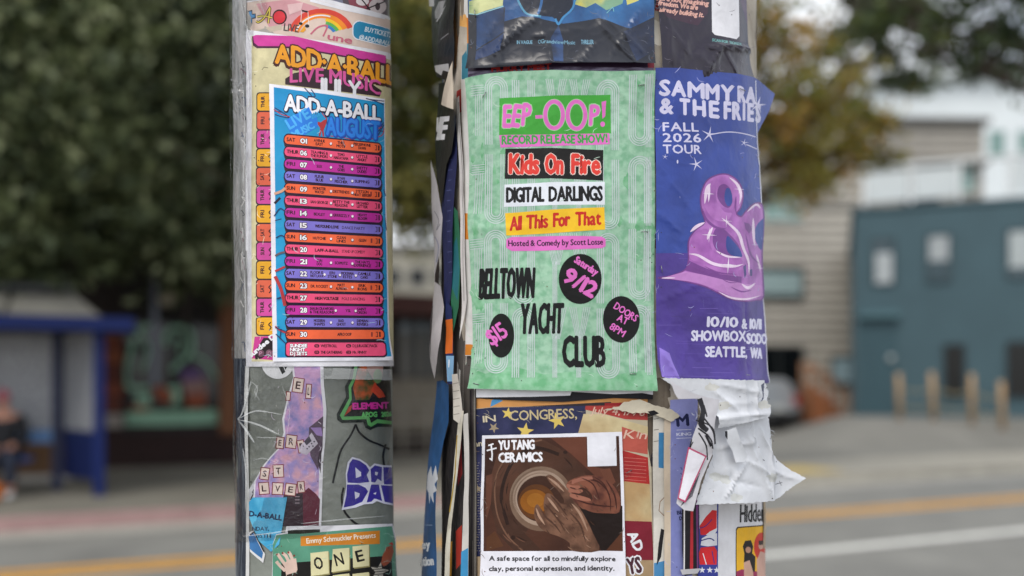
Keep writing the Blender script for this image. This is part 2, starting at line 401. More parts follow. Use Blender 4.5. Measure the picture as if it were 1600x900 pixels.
    def sheet(s, name, surf, label, cat='poster', off=.001, group=None, parent=None, cell=.01, lift=None, amp=0.0, seed=0, eps=2e-5, creases=(), curl=0.0):
        G_ = {}                                        # print layers: a shape lies one layer above whatever it overlaps
        for t_, m_ in zip(s.T, s.M):
            g = int(m_[0, 1] + 1e-6); f_ = t_.reshape(-1, 2); lo, hi = f_.min(0), f_.max(0)
            if g in G_: G_[g] = (np.minimum(G_[g][0], lo), np.maximum(G_[g][1], hi))
            else: G_[g] = (lo, hi)
        ks = sorted(G_); LO = np.array([G_[k][0] for k in ks]); HI = np.array([G_[k][1] for k in ks]); lay = np.zeros(len(ks))
        for i_ in range(1, len(ks)):
            ov = (LO[:i_] < HI[i_]).all(1) & (HI[:i_] > LO[i_]).all(1)
            if ov.any(): lay[i_] = lay[:i_][ov].max() + 1
        lm = dict(zip(ks, lay))
        for m_ in s.M: gi = int(m_[0, 1] + 1e-6); m_[:, 1] += lm[gi] - gi
        T = np.concatenate(s.T); M = np.concatenate(s.M)
        T, M = split_tris(T, M, 14.0, lambda t: t[..., 0])          # keep straight photo lines straight on the curve
        q = surf.px(T.reshape(-1, 2), off).reshape(T.shape)
        for ax in (lambda t: t[..., 0], lambda t: t[..., 1], lambda t: t[..., 0] + t[..., 1]): q, M = split_tris(q, M, cell, ax)
        rs = np.random.RandomState(seed + 7); wv = [(rs.uniform(-45, 45), rs.uniform(-35, 35), rs.uniform(0, 6.28)) for _ in range(6)]
        zc = [surf.px(np.array(c[:2] + c[2:4]).reshape(2, 2), off) if not isinstance(c, np.ndarray) else c for c in creases]
        B0, B1 = q.reshape(-1, 2).min(0), q.reshape(-1, 2).max(0); rc = random.Random(seed + 40); curls = []
        if curl and parent is None: curls = [(B0[0] if u else B1[0], B0[1] + (B1[1] - B0[1]) * rc.choice((0, 0, 1, rc.random())), curl * rc.uniform(.2, 1), rc.uniform(.012, .035)) for u in (0, 1, 0, 1, 0, 1)]
        def wfun(a, z):
            d = np.full_like(a, off)
            if amp:
                for f1, f2, ph in wv: d = d + amp * .35 * np.sin(f1 * a + f2 * z + ph)
            for c, e in zip(creases, zc):          # sharp folds: (x0,y0,x1,y1,height,width)
                t = e[1] - e[0]; L2 = (t ** 2).sum(); u = ((a - e[0, 0]) * t[0] + (z - e[0, 1]) * t[1]) / L2
                dist = np.abs((a - e[0, 0]) * t[1] - (z - e[0, 1]) * t[0]) / math.sqrt(L2)
                fade = np.clip(np.minimum(u + .15, 1.15 - u) / .3, 0, 1)
                d = d + c[4] * np.exp(-dist / c[5]) * fade
            if lift is not None: d = d + lift(a, z)
            for c0, c1, hh, rr in curls: d = d + hh * np.exp(-(((a - c0) / rr) ** 2 + ((z - c1) / (rr * 1.3)) ** 2))
            return d
        a, z = q[..., 0].ravel(), q[..., 1].ravel()
        # the surface is sampled once on a grid; every layer of print lies on the same facets
        i0, j0 = int(np.floor(a.min() / cell)) - 1, int(np.floor(z.min() / cell)) - 1; ni, nj = int(np.ceil(a.max() / cell)) + 2 - i0, int(np.ceil(z.max() / cell)) + 2 - j0
        ga, gz = np.meshgrid((np.arange(ni) + i0) * cell, (np.arange(nj) + j0) * cell, indexing='ij'); sh_ = ga.shape; ga, gz = ga.ravel(), gz.ravel(); S = lambda aa, zz: surf.pos(aa, zz, wfun(aa, zz))
        e = 2e-3; GP = S(ga, gz).reshape(sh_ + (3,)); gn = np.cross(S(ga + e, gz) - S(ga - e, gz), S(ga, gz + e) - S(ga, gz - e)); gn /= np.linalg.norm(gn, axis=1)[:, None] + 1e-12; GN = gn.reshape(sh_ + (3,))
        cen = q.mean(1) / cell; i = np.repeat(np.floor(cen[:, 0]), 3); j = np.repeat(np.floor(cen[:, 1]), 3); low = np.repeat((cen - np.floor(cen)).sum(1) < 1, 3)[:, None]
        fx, fz = (a / cell - i)[:, None], (z / cell - j)[:, None]; ii, jj = (i - i0).astype(int), (j - j0).astype(int)
        def interp(G): return np.where(low, G[ii, jj] * (1 - fx - fz) + fx * G[ii + 1, jj] + fz * G[ii, jj + 1], G[ii + 1, jj + 1] * (fx + fz - 1) + (1 - fx) * G[ii, jj + 1] + (1 - fz) * G[ii + 1, jj])
        P = interp(GP); n = interp(GN); n /= np.linalg.norm(n, axis=1)[:, None] + 1e-12
        P = P + n * (np.repeat(M[:, 1], 3) * eps)[:, None]
        nt_ = len(P) // 3; t0 = P.reshape(-1, 3, 3); fn = np.cross(t0[:, 1] - t0[:, 0], t0[:, 2] - t0[:, 0]); flip = (fn * n.reshape(-1, 3, 3)[:, 0]).sum(1) < 0
        ordr = np.arange(nt_ * 3).reshape(-1, 3); ordr[flip] = ordr[flip][:, ::-1]
        org = Vector(P.mean(0))
        me = bpy.data.meshes.new(name); me.vertices.add(len(P)); me.vertices.foreach_set('co', (P - np.array(org)).astype(np.float32).ravel())
        me.loops.add(nt_ * 3); me.loops.foreach_set('vertex_index', ordr.ravel().astype(np.int32))
        me.polygons.add(nt_); me.polygons.foreach_set('loop_start', np.arange(0, nt_ * 3, 3, dtype=np.int32)); me.polygons.foreach_set('material_index', M[:, 0].astype(np.int32))
        me.polygons.foreach_set('use_smooth', np.ones(nt_, bool)); me.update(calc_edges=True); me.validate()
        for m_ in s.mats: me.materials.append(m_)
        STAT.append((name, nt_))
        if len(me.vertices) == len(n): me.normals_split_custom_set_from_vertices(n.tolist())
        o = bpy.data.objects.new(name, me); COL.objects.link(o); o.location = org
        if parent is not None: o.parent = parent; o.matrix_parent_inverse = Matrix.Translation(parent.location).inverted()
        else: tag(o, label, cat, group)
        return o
# ================================================================ GROUND AND STREET
RT = math.atan(.415); U = Vector((math.cos(RT), math.sin(RT), 0)); V = Vector((-math.sin(RT), math.cos(RT), 0))      # along and across the road
def rw(a, t, z=0.0): return Vector((0, 11.2, 0)) * 0 + Vector((0, 11.2, 0)) + U * a + V * t + Vector((0, 0, z))      # t: metres behind the far kerb line
def sm(x): x = min(1, max(0, x)); return x * x * (3 - 2 * x)
def gh(x, y):
    p = Vector((x, y - 11.2, 0)); t = p.dot(V)
    return .15 + .58 * sm((t - 2.0) / 2.7) * sm((x - .31 * y) / 2.6)
asph = mat('#84837d', rough=.85, hex2='#6b6a66', c2pos=(.3, .75), scale=1.1, bump=.3, bscale=30); conc = mat('#979286', rough=.85, var=.10, scale=2.2, bump=.2, bscale=40)
def strip(name, a0, a1, t0, t1, z, m, n=40, kind='structure'):
    b = MB().m(m)
    for k in range(n):
        x0, x1 = a0 + (a1 - a0) * k / n, a0 + (a1 - a0) * (k + 1) / n
        b.face([rw(x0, t0, z), rw(x1, t0, z), rw(x1, t1, z), rw(x0, t1, z)])
    return tag(b.build(name), kind=kind)
b = MB().m(mat('#5a5952', rough=.9, var=.15, scale=.5))
b.face([(-300, -60, -.02), (300, -60, -.02), (300, 400, -.02), (-300, 400, -.02)]); tag(b.build('ground'), kind='structure')
strip('road', -70, 90, -11.0, -.55, 0, asph)
strip('gutter', -70, 90, -.55, 0, .004, mat('#9c9990', rough=.85, var=.1, scale=3))
b = MB()
b.m(mat('#a39e92', rough=.8, var=.12, scale=3, bump=.2)); 
for k in range(40):
    a0, a1 = -40 + k * 3, -40 + k * 3 + 2.99
    b.m(mat('#8e2f33', rough=.7, var=.15, scale=4) if a1 < -5.2 else (mat('#9d7f7c', rough=.8, var=.12, scale=4) if k < 13 else mat('#a39e92', rough=.8, var=.12, scale=3, bump=.2)))
    b.hexa([rw(a0, 0, -.02), rw(a1, 0, -.02), rw(a1, .16, -.02), rw(a0, .16, -.02), rw(a0, .0, .15), rw(a1, .0, .15), rw(a1, .16, .15), rw(a0, .16, .15)])
tag(b.build('kerb'), kind='structure')
strip('sidewalk', -70, 5.2, .16, 8.0, .146, mat('#787469', rough=.85, var=.16, scale=1.2, bump=.2, bscale=30)); strip('sidewalk', 5.2, 90, .16, 2.0, .146, conc)
b = MB().m(mat('#b9a05a', rough=.8, var=.1, scale=8))
b.face([rw(4.9, .25, .152), rw(6.1, .25, .152), rw(6.1, 1.3, .152), rw(4.9, 1.3, .152)]); tag(b.build('tactile_paving'), kind='structure')
lot = MB().m(mat('#74726b', rough=.9, var=.15, scale=.8, bump=.2, bscale=20)); n = 46; bm = lot.bm
grid = [[None] * (n + 1) for _ in range(n + 1)]
for i in range(n + 1):
    for j in range(n + 1):
        p = rw(5.2 + 40 * i / n - (3 if i == 0 else 0), 2.0 + 34 * (j / n) ** 1.6); grid[i][j] = bm.verts.new((p.x, p.y, gh(p.x, p.y) - .014))
for i in range(n):
    for j in range(n):
        f = bm.faces.new((grid[i][j], grid[i + 1][j], grid[i + 1][j + 1], grid[i][j + 1])); f.smooth = True
tag(lot.build('car_park'), kind='structure')
wl = mat('#d6d5ce', rough=.7, var=.1, scale=5); ylm = mat('#cf9426', rough=.7, var=.12, scale=5)
tt = lambda dy: (dy - 11.2) * math.cos(RT)
strip('road_line', -70, 90, tt(8.46), tt(8.62), .004, ylm); strip('road_line', -70, 90, tt(8.76), tt(8.92), .004, ylm); strip('road_line', -5, 90, tt(6.68), tt(6.86), .004, wl)
strip('sidewalk', -70, 90, -22, -11.0, .12, mat('#8f8b82', rough=.85, var=.1, scale=2, bump=.2))
b = MB().m(mat('#a39e92', rough=.8)); b.hexa([rw(-70, -11.0, -.02), rw(90, -11.0, -.02), rw(90, -10.85, -.02), rw(-70, -10.85, -.02), rw(-70, -11.0, .124), rw(90, -11.0, .124), rw(90, -10.85, .124), rw(-70, -10.85, .124)]); tag(b.build('kerb'), kind='structure')

# ================================================================ BUILDINGS
class Fac:
    """a straight facade: px rectangles -> boxes with real depth on it"""
    def __init__(s, o, ang): s.o = Vector(o); s.u = Vector((math.cos(ang), math.sin(ang), 0)); s.n = Vector((s.u.y, -s.u.x, 0))
    def hit(s, X, Y):
        d = Vector(((X - HX) / F, 1, (HY - Y) / F)); e = Vector((0, 0, EYE)); t = (s.o - e).dot(s.n) / d.dot(s.n); p = e + d * t
        return (p - s.o).dot(s.u), p.z
    def P(s, a, z, d): q = s.o + s.u * a + s.n * d; return Vector((q.x, q.y, z))
    def box(s, b, a0, z0, a1, z1, d0, d1): return b.hexa([s.P(a0, z0, d1), s.P(a1, z0, d1), s.P(a1, z0, d0), s.P(a0, z0, d0), s.P(a0, z1, d1), s.P(a1, z1, d1), s.P(a1, z1, d0), s.P(a0, z1, d0)])
    def pbox(s, b, X0, Y0, X1, Y1, d0, d1):
        a0, z1 = s.hit(X0, Y0); a1, z0 = s.hit(X1, Y1); zz = s.hit(X0, Y1)[1]; z0 = (z0 + zz) / 2; return s.box(b, a0, z0, a1, z1, d0, d1)
    def window(s, parent, X0, Y0, X1, Y1, frame_m, glass_m, fr=.07, off=0.0, blind=None, mull=0, name='window'):
        a0, z1 = s.hit(X0, Y0); a1, z0 = s.hit(X1, Y1)
        b = MB().m(frame_m)
        s.box(b, a0 - fr, z0 - fr, a0, z1 + fr, -.02, off + .03); s.box(b, a1, z0 - fr, a1 + fr, z1 + fr, -.02, off + .03); s.box(b, a0, z1, a1, z1 + fr, -.02, off + .03); s.box(b, a0, z0 - fr, a1, z0, -.02, off + .05)
        for k in range(mull): am = a0 + (a1 - a0) * (k + 1) / (mull + 1); s.box(b, am - .025, z0, am + .025, z1, -.02, off + .02)
        fo = b.build(name, parent)
        g = MB().m(glass_m); s.box(g, a0, z0, a1, z1, off + .003, off + .008); g.build('pane', fo)
        if blind:
            g = MB().m(mat(blind[0], rough=.8)); s.box(g, a0 + .03, z0 + (z1 - z0) * blind[1], a1 - .03, z0 + (z1 - z0) * blind[2], off + .010, off + .016); g.build('blind', fo)
        return fo
gd = glass('window_glass_dark', '#0b0d0e', .25); gb = glass('window_glass_pale', '#46555c', .05); gk = glass('shop_glass', '#0c0d0d', .06)
# --- dark shop building on the left
SB = Fac((-6.0, 14.7, 0), RT)
shop = empty('shop_building', (-6.0, 14.7, .15)); tag(shop, 'dark brown shop building with a painted display window behind the bus shelter', 'building')
b = MB().m(mat('#231a17', rough=.9, var=.2, scale=2, bump=.3)); SB.box(b, -22, .1, 3.75, 8.2, -9, -.06); b.build('wall', shop)
b = MB().m(mat('#1c1819', rough=.9)); SB.box(b, -22.2, 8.2, 3.85, 8.5, -9.2, .1); b.build('parapet', shop)
b = MB().m(mat('#2a1715', rough=.85, var=.2, scale=4, bump=.3)); SB.pbox(b, -300, 674, 372, 735, -.05, .02); b.build('base_panel', shop)
b = MB().m(mat('#75492b', rough=.7, var=.2, scale=3, stretch=(8, 8, .6), bump=.2)); SB.pbox(b, 343, 440, 372, 678, -.05, .14); b.build('wooden_post', shop)
b = MB().m(mat('#17110f', rough=.8)); SB.pbox(b, 190, 420, 345, 505, -.05, .06); b.build('fascia', shop)
wn = SB.window(shop, 196, 500, 341, 668, mat('#191414', rough=.6), gk, mull=0)
mint = mat('#8bb59b', rough=.7, var=.2, scale=6)
def fline(b, fac, pts, wd, d=.012, smooth=5):
    A = Art(); A.line(pts, wd, 'x' if False else '#8bb59b', smooth=smooth)
    for T in A.T:
        for t in T:
            pr = []
            for X, Y in t: a_, z_ = fac.hit(X, Y); pr.append(fac.P(a_, z_, d))
            b.face(pr)
def fpoly(b, fac, pts, d=.013):
    b.face([fac.P(*fac.hit(X, Y), d) for X, Y in pts])
b = MB().m(mint)
fline(b, SB, [(236, 510), (216, 515), (206, 545), (197, 590), (205, 606), (232, 606)], 8); fline(b, SB, [(218, 518), (232, 545), (222, 580)], 6, .014); fline(b, SB, [(258, 540), (262, 518), (280, 512), (298, 520), (298, 550), (282, 565), (268, 580)], 8); fline(b, SB, [(272, 530), (284, 535), (280, 552)], 6, .016); fline(b, SB, [(300, 556), (322, 566), (338, 592)], 5, .014)
fpoly(b, SB, [(196, 644), (340, 640), (340, 662), (196, 668)], .016); fpoly(b, SB, [(212, 618), (234, 615), (236, 632), (214, 634)], .015); fpoly(b, SB, [(262, 606), (280, 600), (282, 630), (264, 632)], .015)
b.m(mat('#8c4426', rough=.7)); fpoly(b, SB, [(238, 606), (252, 602), (272, 615), (268, 630), (246, 626)], .018); fpoly(b, SB, [(290, 616), (322, 612), (322, 634), (292, 636)], .018); fpoly(b, SB, [(206, 632), (236, 636), (230, 642), (206, 642)], .019)
b.m(mat('#8d6f6a', rough=.7)); fpoly(b, SB, [(284, 596), (300, 584), (322, 592), (324, 612), (288, 616)], .017)
b.m(mat('#5c4474', rough=.7)); fpoly(b, SB, [(280, 580), (300, 572), (318, 582), (318, 592), (284, 596)], .018)
b.build('painted_display', wn)
b = MB()
for k in range(6):
    b.m(mat(['#6b321d', '#7a4024', '#55261a', '#713824', '#613023', '#8d857e'][k], rough=.8, var=.2, scale=9)); y = 522 + k * 25; SB.pbox(b, 162, y, 190 + (k % 2) * 2, y + 21, -.05, .10)
b.build('brick_pier', shop)
b = MB().m(mat('#1f1c1d', rough=.7)); SB.pbox(b, -300, 520, 160, 670, -.05, .0); b.build('shutter', shop)
b = MB().m(mat('#6f7480', rough=.4, metal=.3)); SB.pbox(b, 237, 425, 247, 602, .1, .16); b.build('drainpipe', shop)
b = MB().m(mat('#a59c88', rough=.6)); SB.pbox(b, 250, 458, 272, 480, .3, .34); SB.pbox(b, 246, 466, 252, 470, .06, .3); b.build('blade_sign', shop)
# low shop in the gap between the poles
LS = Fac(SB.P(3.85, 0, -.9), RT)
low = empty('low_shop_building', LS.P(2, .15, 0)); tag(low, 'low dark shop with an overhanging awning, seen between the two poles', 'building')
b = MB().m(mat('#3a322d', rough=.9, var=.2, scale=3)); LS.box(b, -.05, .1, 7, 3.2, -7, 0); b.build('wall', low)
b = MB().m(mat('#45241f', rough=.8)); LS.box(b, -.05, 2.95, 7, 3.35, 0, 1.1); b.build('awning', low)
for X0, X1 in ((625, 642), (650, 664), (672, 684)): LS.window(low, X0, 492, X1, 588, mat('#1d1a19', rough=.6), gb, fr=.05, blind=('#77736c', 0, .7))
b = MB().m(mat('#7d7568', rough=.85, var=.2, scale=6)); LS.pbox(b, 585, 592, 760, 672, 0, .1); b.build('base_panel', low)
rk = empty('metal_railing', LS.P(1, .15, 1.6)); tag(rk, 'grey metal lattice railing on the far sidewalk between the two poles', 'railing')
b = MB().m(mat('#8d877c', rough=.6)); RY = Fac(LS.P(0, 0, 1.4), RT)
for z in (.22, .55, .9, 1.2): b.tube([RY.P(-.3, z, 0), RY.P(3.2, z, 0)], .025, 6)
b.build('rail', rk)
for k in range(8):
    b = MB().m(mat('#8d877c', rough=.6)); b.tube([RY.P(-.3 + k * .5, .14, 0), RY.P(-.3 + k * .5, 1.25, 0)], .03, 6); b.build('baluster', rk)
FB = Fac((-20, 44, 0), .05); far = empty('far_pale_building', (-6, 46, 0)); tag(far, 'pale far building glimpsed under the foliage between the two poles', 'building')
b = MB().m(mat('#9a9689', rough=.8, var=.1, scale=1)); FB.box(b, 6, 0, 24, 8.8, -8, 0); b.build('wall', far)
for k in range(5): FB.window(far, 560 + k * 40, 420, 585 + k * 40, 445, mat('#8f8f8a'), gd)
b = MB().m(mat('#6d6a66', rough=.8)); FB.box(b, 5.8, 8.8, 24.2, 9.1, -8.2, .2); b.build('roof', far)

# --- grey clapboard building on the right
GB = Fac((8.2, 30.5, 0), R(4))
gry = empty('clapboard_building', (10, 31, .15)); tag(gry, 'grey clapboard building with dark windows beside the teal building', 'building')
def clap(b, fac, a0, z0, a1, z1, d, pitch=.28):
    z = z0
    while z < z1:
        t = min(z + pitch, z1); b.hexa([fac.P(a0, z, d + .05), fac.P(a1, z, d + .05), fac.P(a1, z, d - .05), fac.P(a0, z, d - .05), fac.P(a0, t - .05, d + .0), fac.P(a1, t - .05, d), fac.P(a1, t - .05, d - .05), fac.P(a0, t - .05, d - .05)]); z += pitch
gm_ = mat('#a9a398', rough=.75, var=.08, scale=2)
a_l, _ = GB.hit(1080, 500); a_r, z_t = GB.hit(1348, 195)
b = MB().m(mat('#4f4b46', rough=.9)); GB.box(b, a_l, .1, a_r, z_t, -8, -.05); b.m(gm_); clap(b, GB, a_l, .15, a_r, z_t, .0, .36); b.build('wall', gry)
b = MB().m(mat('#6d6a64', rough=.7)); GB.box(b, a_l - .2, z_t, a_r + .1, z_t + .25, -8.2, .2); b.build('roof', gry)
frm = mat('#3c3f3f', rough=.5); gp = glass('window_glass_mint', '#7d9a94', .08)
GB.window(gry, 1192, 292, 1250, 345, mat('#b4b6b2', rough=.5), gp, mull=1, off=.07); GB.window(gry, 1180, 418, 1252, 466, frm, gd, blind=('#8fa3a2', .1, .85), off=.07); GB.window(gry, 1180, 542, 1252, 600, frm, gd, mull=1, off=.07); GB.window(gry, 1300, 560, 1328, 598, frm, glass('lit_pane', '#9db4bb', .1), off=.07)
b = MB().m(mat('#a52a26', rough=.6)); GB.pbox(b, 1198, 546, 1217, 570, .02, .05); b.build('red_sign', gry)
b = MB().m(mat('#8d7459', rough=.8)); GB.pbox(b, 1222, 560, 1238, 600, .02, .05); b.build('door_panel', gry)
b = MB().m(mat('#66645e', rough=.7)); GB.pbox(b, 1080, 316, 1348, 322, 0, .09); b.build('trim_board', gry)
# upper storey set back above the teal building
UB = Fac((11.5, 34.0, 0), R(2)); upb = empty('upper_grey_building', (13, 35, .15)); tag(upb, 'taller grey sided building rising behind the roof deck of the teal building', 'building')
a0, z1 = UB.hit(1340, 192); a1, z1b = UB.hit(1536, 198)
b = MB().m(mat('#98938a', rough=.75, var=.08, scale=2)); UB.box(b, a0, .1, a1, z1, -7, -.05); clap(b, UB, a0, 4.5, a1, z1, 0, .4); b.build('wall', upb)
b = MB().m(mat('#5f5d59', rough=.7)); UB.box(b, a0 - .2, z1, a1 + .2, z1 + .2, -7.2, .25); b.build('roof', upb)
UB.window(upb, 1412, 276, 1464, 330, mat('#55534f'), gd, name='door', off=.07); UB.window(upb, 1376, 276, 1400, 310, mat('#c9c9c4'), gp, off=.07); UB.window(upb, 1475, 262, 1520, 300, mat('#c9c9c4'), gp, off=.07)
b = MB().m(mat('#8d8a84', rough=.7)); UB.pbox(b, 1340, 254, 1536, 260, 0, .5); b.build('eave_board', upb)
# white building behind
WB = Fac((22, 52, 0), R(-3)); whb = empty('white_building', (24, 54, .15)); tag(whb, 'bright white flat roofed building in the far right background', 'building')
a0, z1 = WB.hit(1378, 128); a1, _ = WB.hit(1760, 128)
b = MB().m(mat('#dfe6e8', rough=.6, var=.04, scale=.6)); WB.box(b, a0, .1, a1, z1, -12, 0); b.build('wall', whb)
b = MB().m(mat('#e6ecee', rough=.5)); WB.box(b, a0 - .5, z1, a1 + .5, z1 + .9, -12.5, .8); b.build('roof', whb)
for k in range(3): WB.window(whb, 1545 + k * 45, 205, 1570 + k * 45, 245, mat('#cfd6d8'), gp)
RB = Fac((20, 70, 0), R(0)); rfb = empty('brown_roofed_house', (24, 72, .15)); tag(rfb, 'brown hip roofed house far up the hill, above the white building', 'house')
a0, z1 = RB.hit(1330, 95); a1, _ = RB.hit(1400, 95)
b = MB().m(mat('#7d6f66', rough=.8)); RB.box(b, a0, .1, a1, z1, -8, 0); b.build('wall', rfb)
b = MB().m(mat('#4d4440', rough=.85)); b.hexa([RB.P(a0 - .6, z1, .6), RB.P(a1 + .6, z1, .6), RB.P(a1 + .6, z1, -8.6), RB.P(a0 - .6, z1, -8.6), RB.P((a0 + a1) / 2 - .6, z1 + 1.6, -3), RB.P((a0 + a1) / 2 + .6, z1 + 1.6, -3), RB.P((a0 + a1) / 2 + .6, z1 + 1.6, -5), RB.P((a0 + a1) / 2 - .6, z1 + 1.6, -5)]); b.build('roof', rfb)
# --- teal building
TP = at(1336, 650, 23.4); TQ = at(1600, 660, 21.9)
TB = Fac((TP.x, TP.y, 0), math.atan2(TQ.y - TP.y, TQ.x - TP.x)); tl = empty('teal_building', (TP.x, TP.y, .7)); tag(tl, 'two storey teal painted building with a roof deck on the right', 'building')
a1 = 11.0; zt_ = TB.hit(1345, 331)[1]
b = MB().m(mat('#405860', rough=.8, var=.08, scale=1.2, bump=.15, bscale=14)); TB.box(b, 0, .1, a1, zt_, -8, 0); b.build('wall', tl)
b = MB().m(mat('#3a525a', rough=.7)); TB.box(b, -.1, zt_, a1 + .1, zt_ + .10, -8.1, .06); b.build('cornice', tl)
for k, (X0, Y0, X1, Y1, bl_n) in enumerate(((1366, 376, 1396, 442, ('#a7adaf', .0, .7)), (1450, 370, 1484, 438, ('#a0a6a8', .45, 1.0)), (1575, 362, 1625, 430, ('#a9b1b2', .2, 1)), (1476, 540, 1506, 620, None), (1574, 536, 1640, 620, None))):
    TB.window(tl, X0, Y0, X1, Y1, mat('#23383f', rough=.5), gb if k < 3 else gd, fr=.06, blind=bl_n)
b = MB().m(mat('#2e4b54', rough=.6)); TB.pbox(b, 1343, 505, 1400, 650, 0, .04); dr = b.build('door', tl)
b = MB().m(mat('#a9b0ae', rough=.5)); c_ = TB.P(*TB.hit(1392, 560), .07); b.ball(c_, .09, 2); b.build('wall_lamp', tl)
b = MB().m(mat('#4a6a72', rough=.7)); TB.pbox(b, 1342, 488, 1405, 497, 0, .25); b.build('door_hood', tl)
# roof deck railing
dk_ = empty('deck_railing', TB.P(3, zt_ + .22, -.3)); tag(dk_, 'white railing round the roof deck on top of the teal building', 'railing')
for k in range(9):
    b = MB().m(mat('#d5d8d8', rough=.5)); TB.box(b, .2 + k * 1.2, zt_ + .22, .3 + k * 1.2, zt_ + 1.25, -.45, -.35); b.build('post', dk_)
b = MB().m(mat('#d5d8d8', rough=.5)); TB.box(b, .1, zt_ + 1.25, 10.2, zt_ + 1.33, -.48, -.32); b.build('handrail', dk_)
for k in range(8):
    if k in (2,): continue
    b = MB().m(mat('#c5cccd', rough=.5, var=.05)); TB.box(b, .32 + k * 1.2, zt_ + .32, 1.38 + k * 1.2, zt_ + 1.15, -.42, -.39); b.build('infill_panel', dk_)
# --- timber posts with wire, stairs
rs = random.Random(4)
posts = [(1406, 20.6), (1459, 20.4), (1519, 20.2), (1567, 20.0)]
pg = []
for k, (X, d) in enumerate(posts):
    p = at(X, 600, d); z = gh(p.x, p.y); b = MB().m(mat('#a98c68', rough=.85, var=.2, scale=4, stretch=(6, 6, .8), bump=.3))
    lean = rs.uniform(-.04, .04); b.tube([(p.x, p.y, z - .05), (p.x + lean, p.y, z + .7), (p.x + lean * 1.6, p.y, z + (1.12, 1.16, 1.2, 1.14)[k])], [.066, .064, .06], 10)
    pg.append((p, z)); o = b.build('fence_post')
    tag(o, ['round timber fence post nearest the corner of the teal building', 'round timber fence post, second from the teal building door', 'round timber fence post in front of the dark ground floor window', 'round timber fence post, rightmost of the four in the picture'][k], 'fence post', 'timber posts in front of the teal building')
for h_ in (.35, .75):
    b = MB().m(mat('#8d8468', rough=.8))
    for (p, z), (q, z2) in zip(pg, pg[1:]): b.tube([(p.x, p.y, z + h_), ((p.x + q.x) / 2, (p.y + q.y) / 2, (z + z2) / 2 + h_ - .08), (q.x, q.y, z2 + h_)], .022, 6)
    tag(b.build('rope'), 'upper rope strung between the timber posts' if h_ > .5 else 'lower rope strung between the timber posts', 'rope')
wd = mat('#8a5432', rough=.8, var=.2, scale=4, bump=.2); st = empty('wooden_stairs', at(1295, 655, 25.2)); tag(st, 'brown wooden stairs with a sloping rail beside the parked cars', 'stairs')
P0, P1 = at(1264, 662, 25.2), at(1324, 662, 25.1); P0.z = P1.z = gh(P0.x, P0.y)
def sp(u, w_, h): q = P0.lerp(P1, u); return Vector((q.x, q.y + w_, P0.z + h))
for k in range(6): b = MB().m(wd); b.hexa([sp(k / 6, 0, 0), sp((k + 1) / 6 + .02, 0, 0), sp((k + 1) / 6 + .02, .55, 0), sp(k / 6, .55, 0), sp(k / 6, 0, 1.2 - k * .19), sp((k + 1) / 6 + .02, 0, 1.2 - k * .19), sp((k + 1) / 6 + .02, .55, 1.2 - k * .19), sp(k / 6, .55, 1.2 - k * .19)]); b.build('step', st)
for w_ in (-.06, .60):
    b = MB().m(mat('#8d6446', rough=.8)); b.tube([sp(-.05, w_, 1.85), sp(1.05, w_, .95)], .05, 8); b.tube([sp(0, w_, 0), sp(0, w_, 1.8)], .045, 8); b.tube([sp(1, w_, 0), sp(1, w_, 1.0)], .045, 8); b.tube([sp(.5, w_, 0), sp(.5, w_, 1.4)], .04, 8); b.build('stair_rail', st)

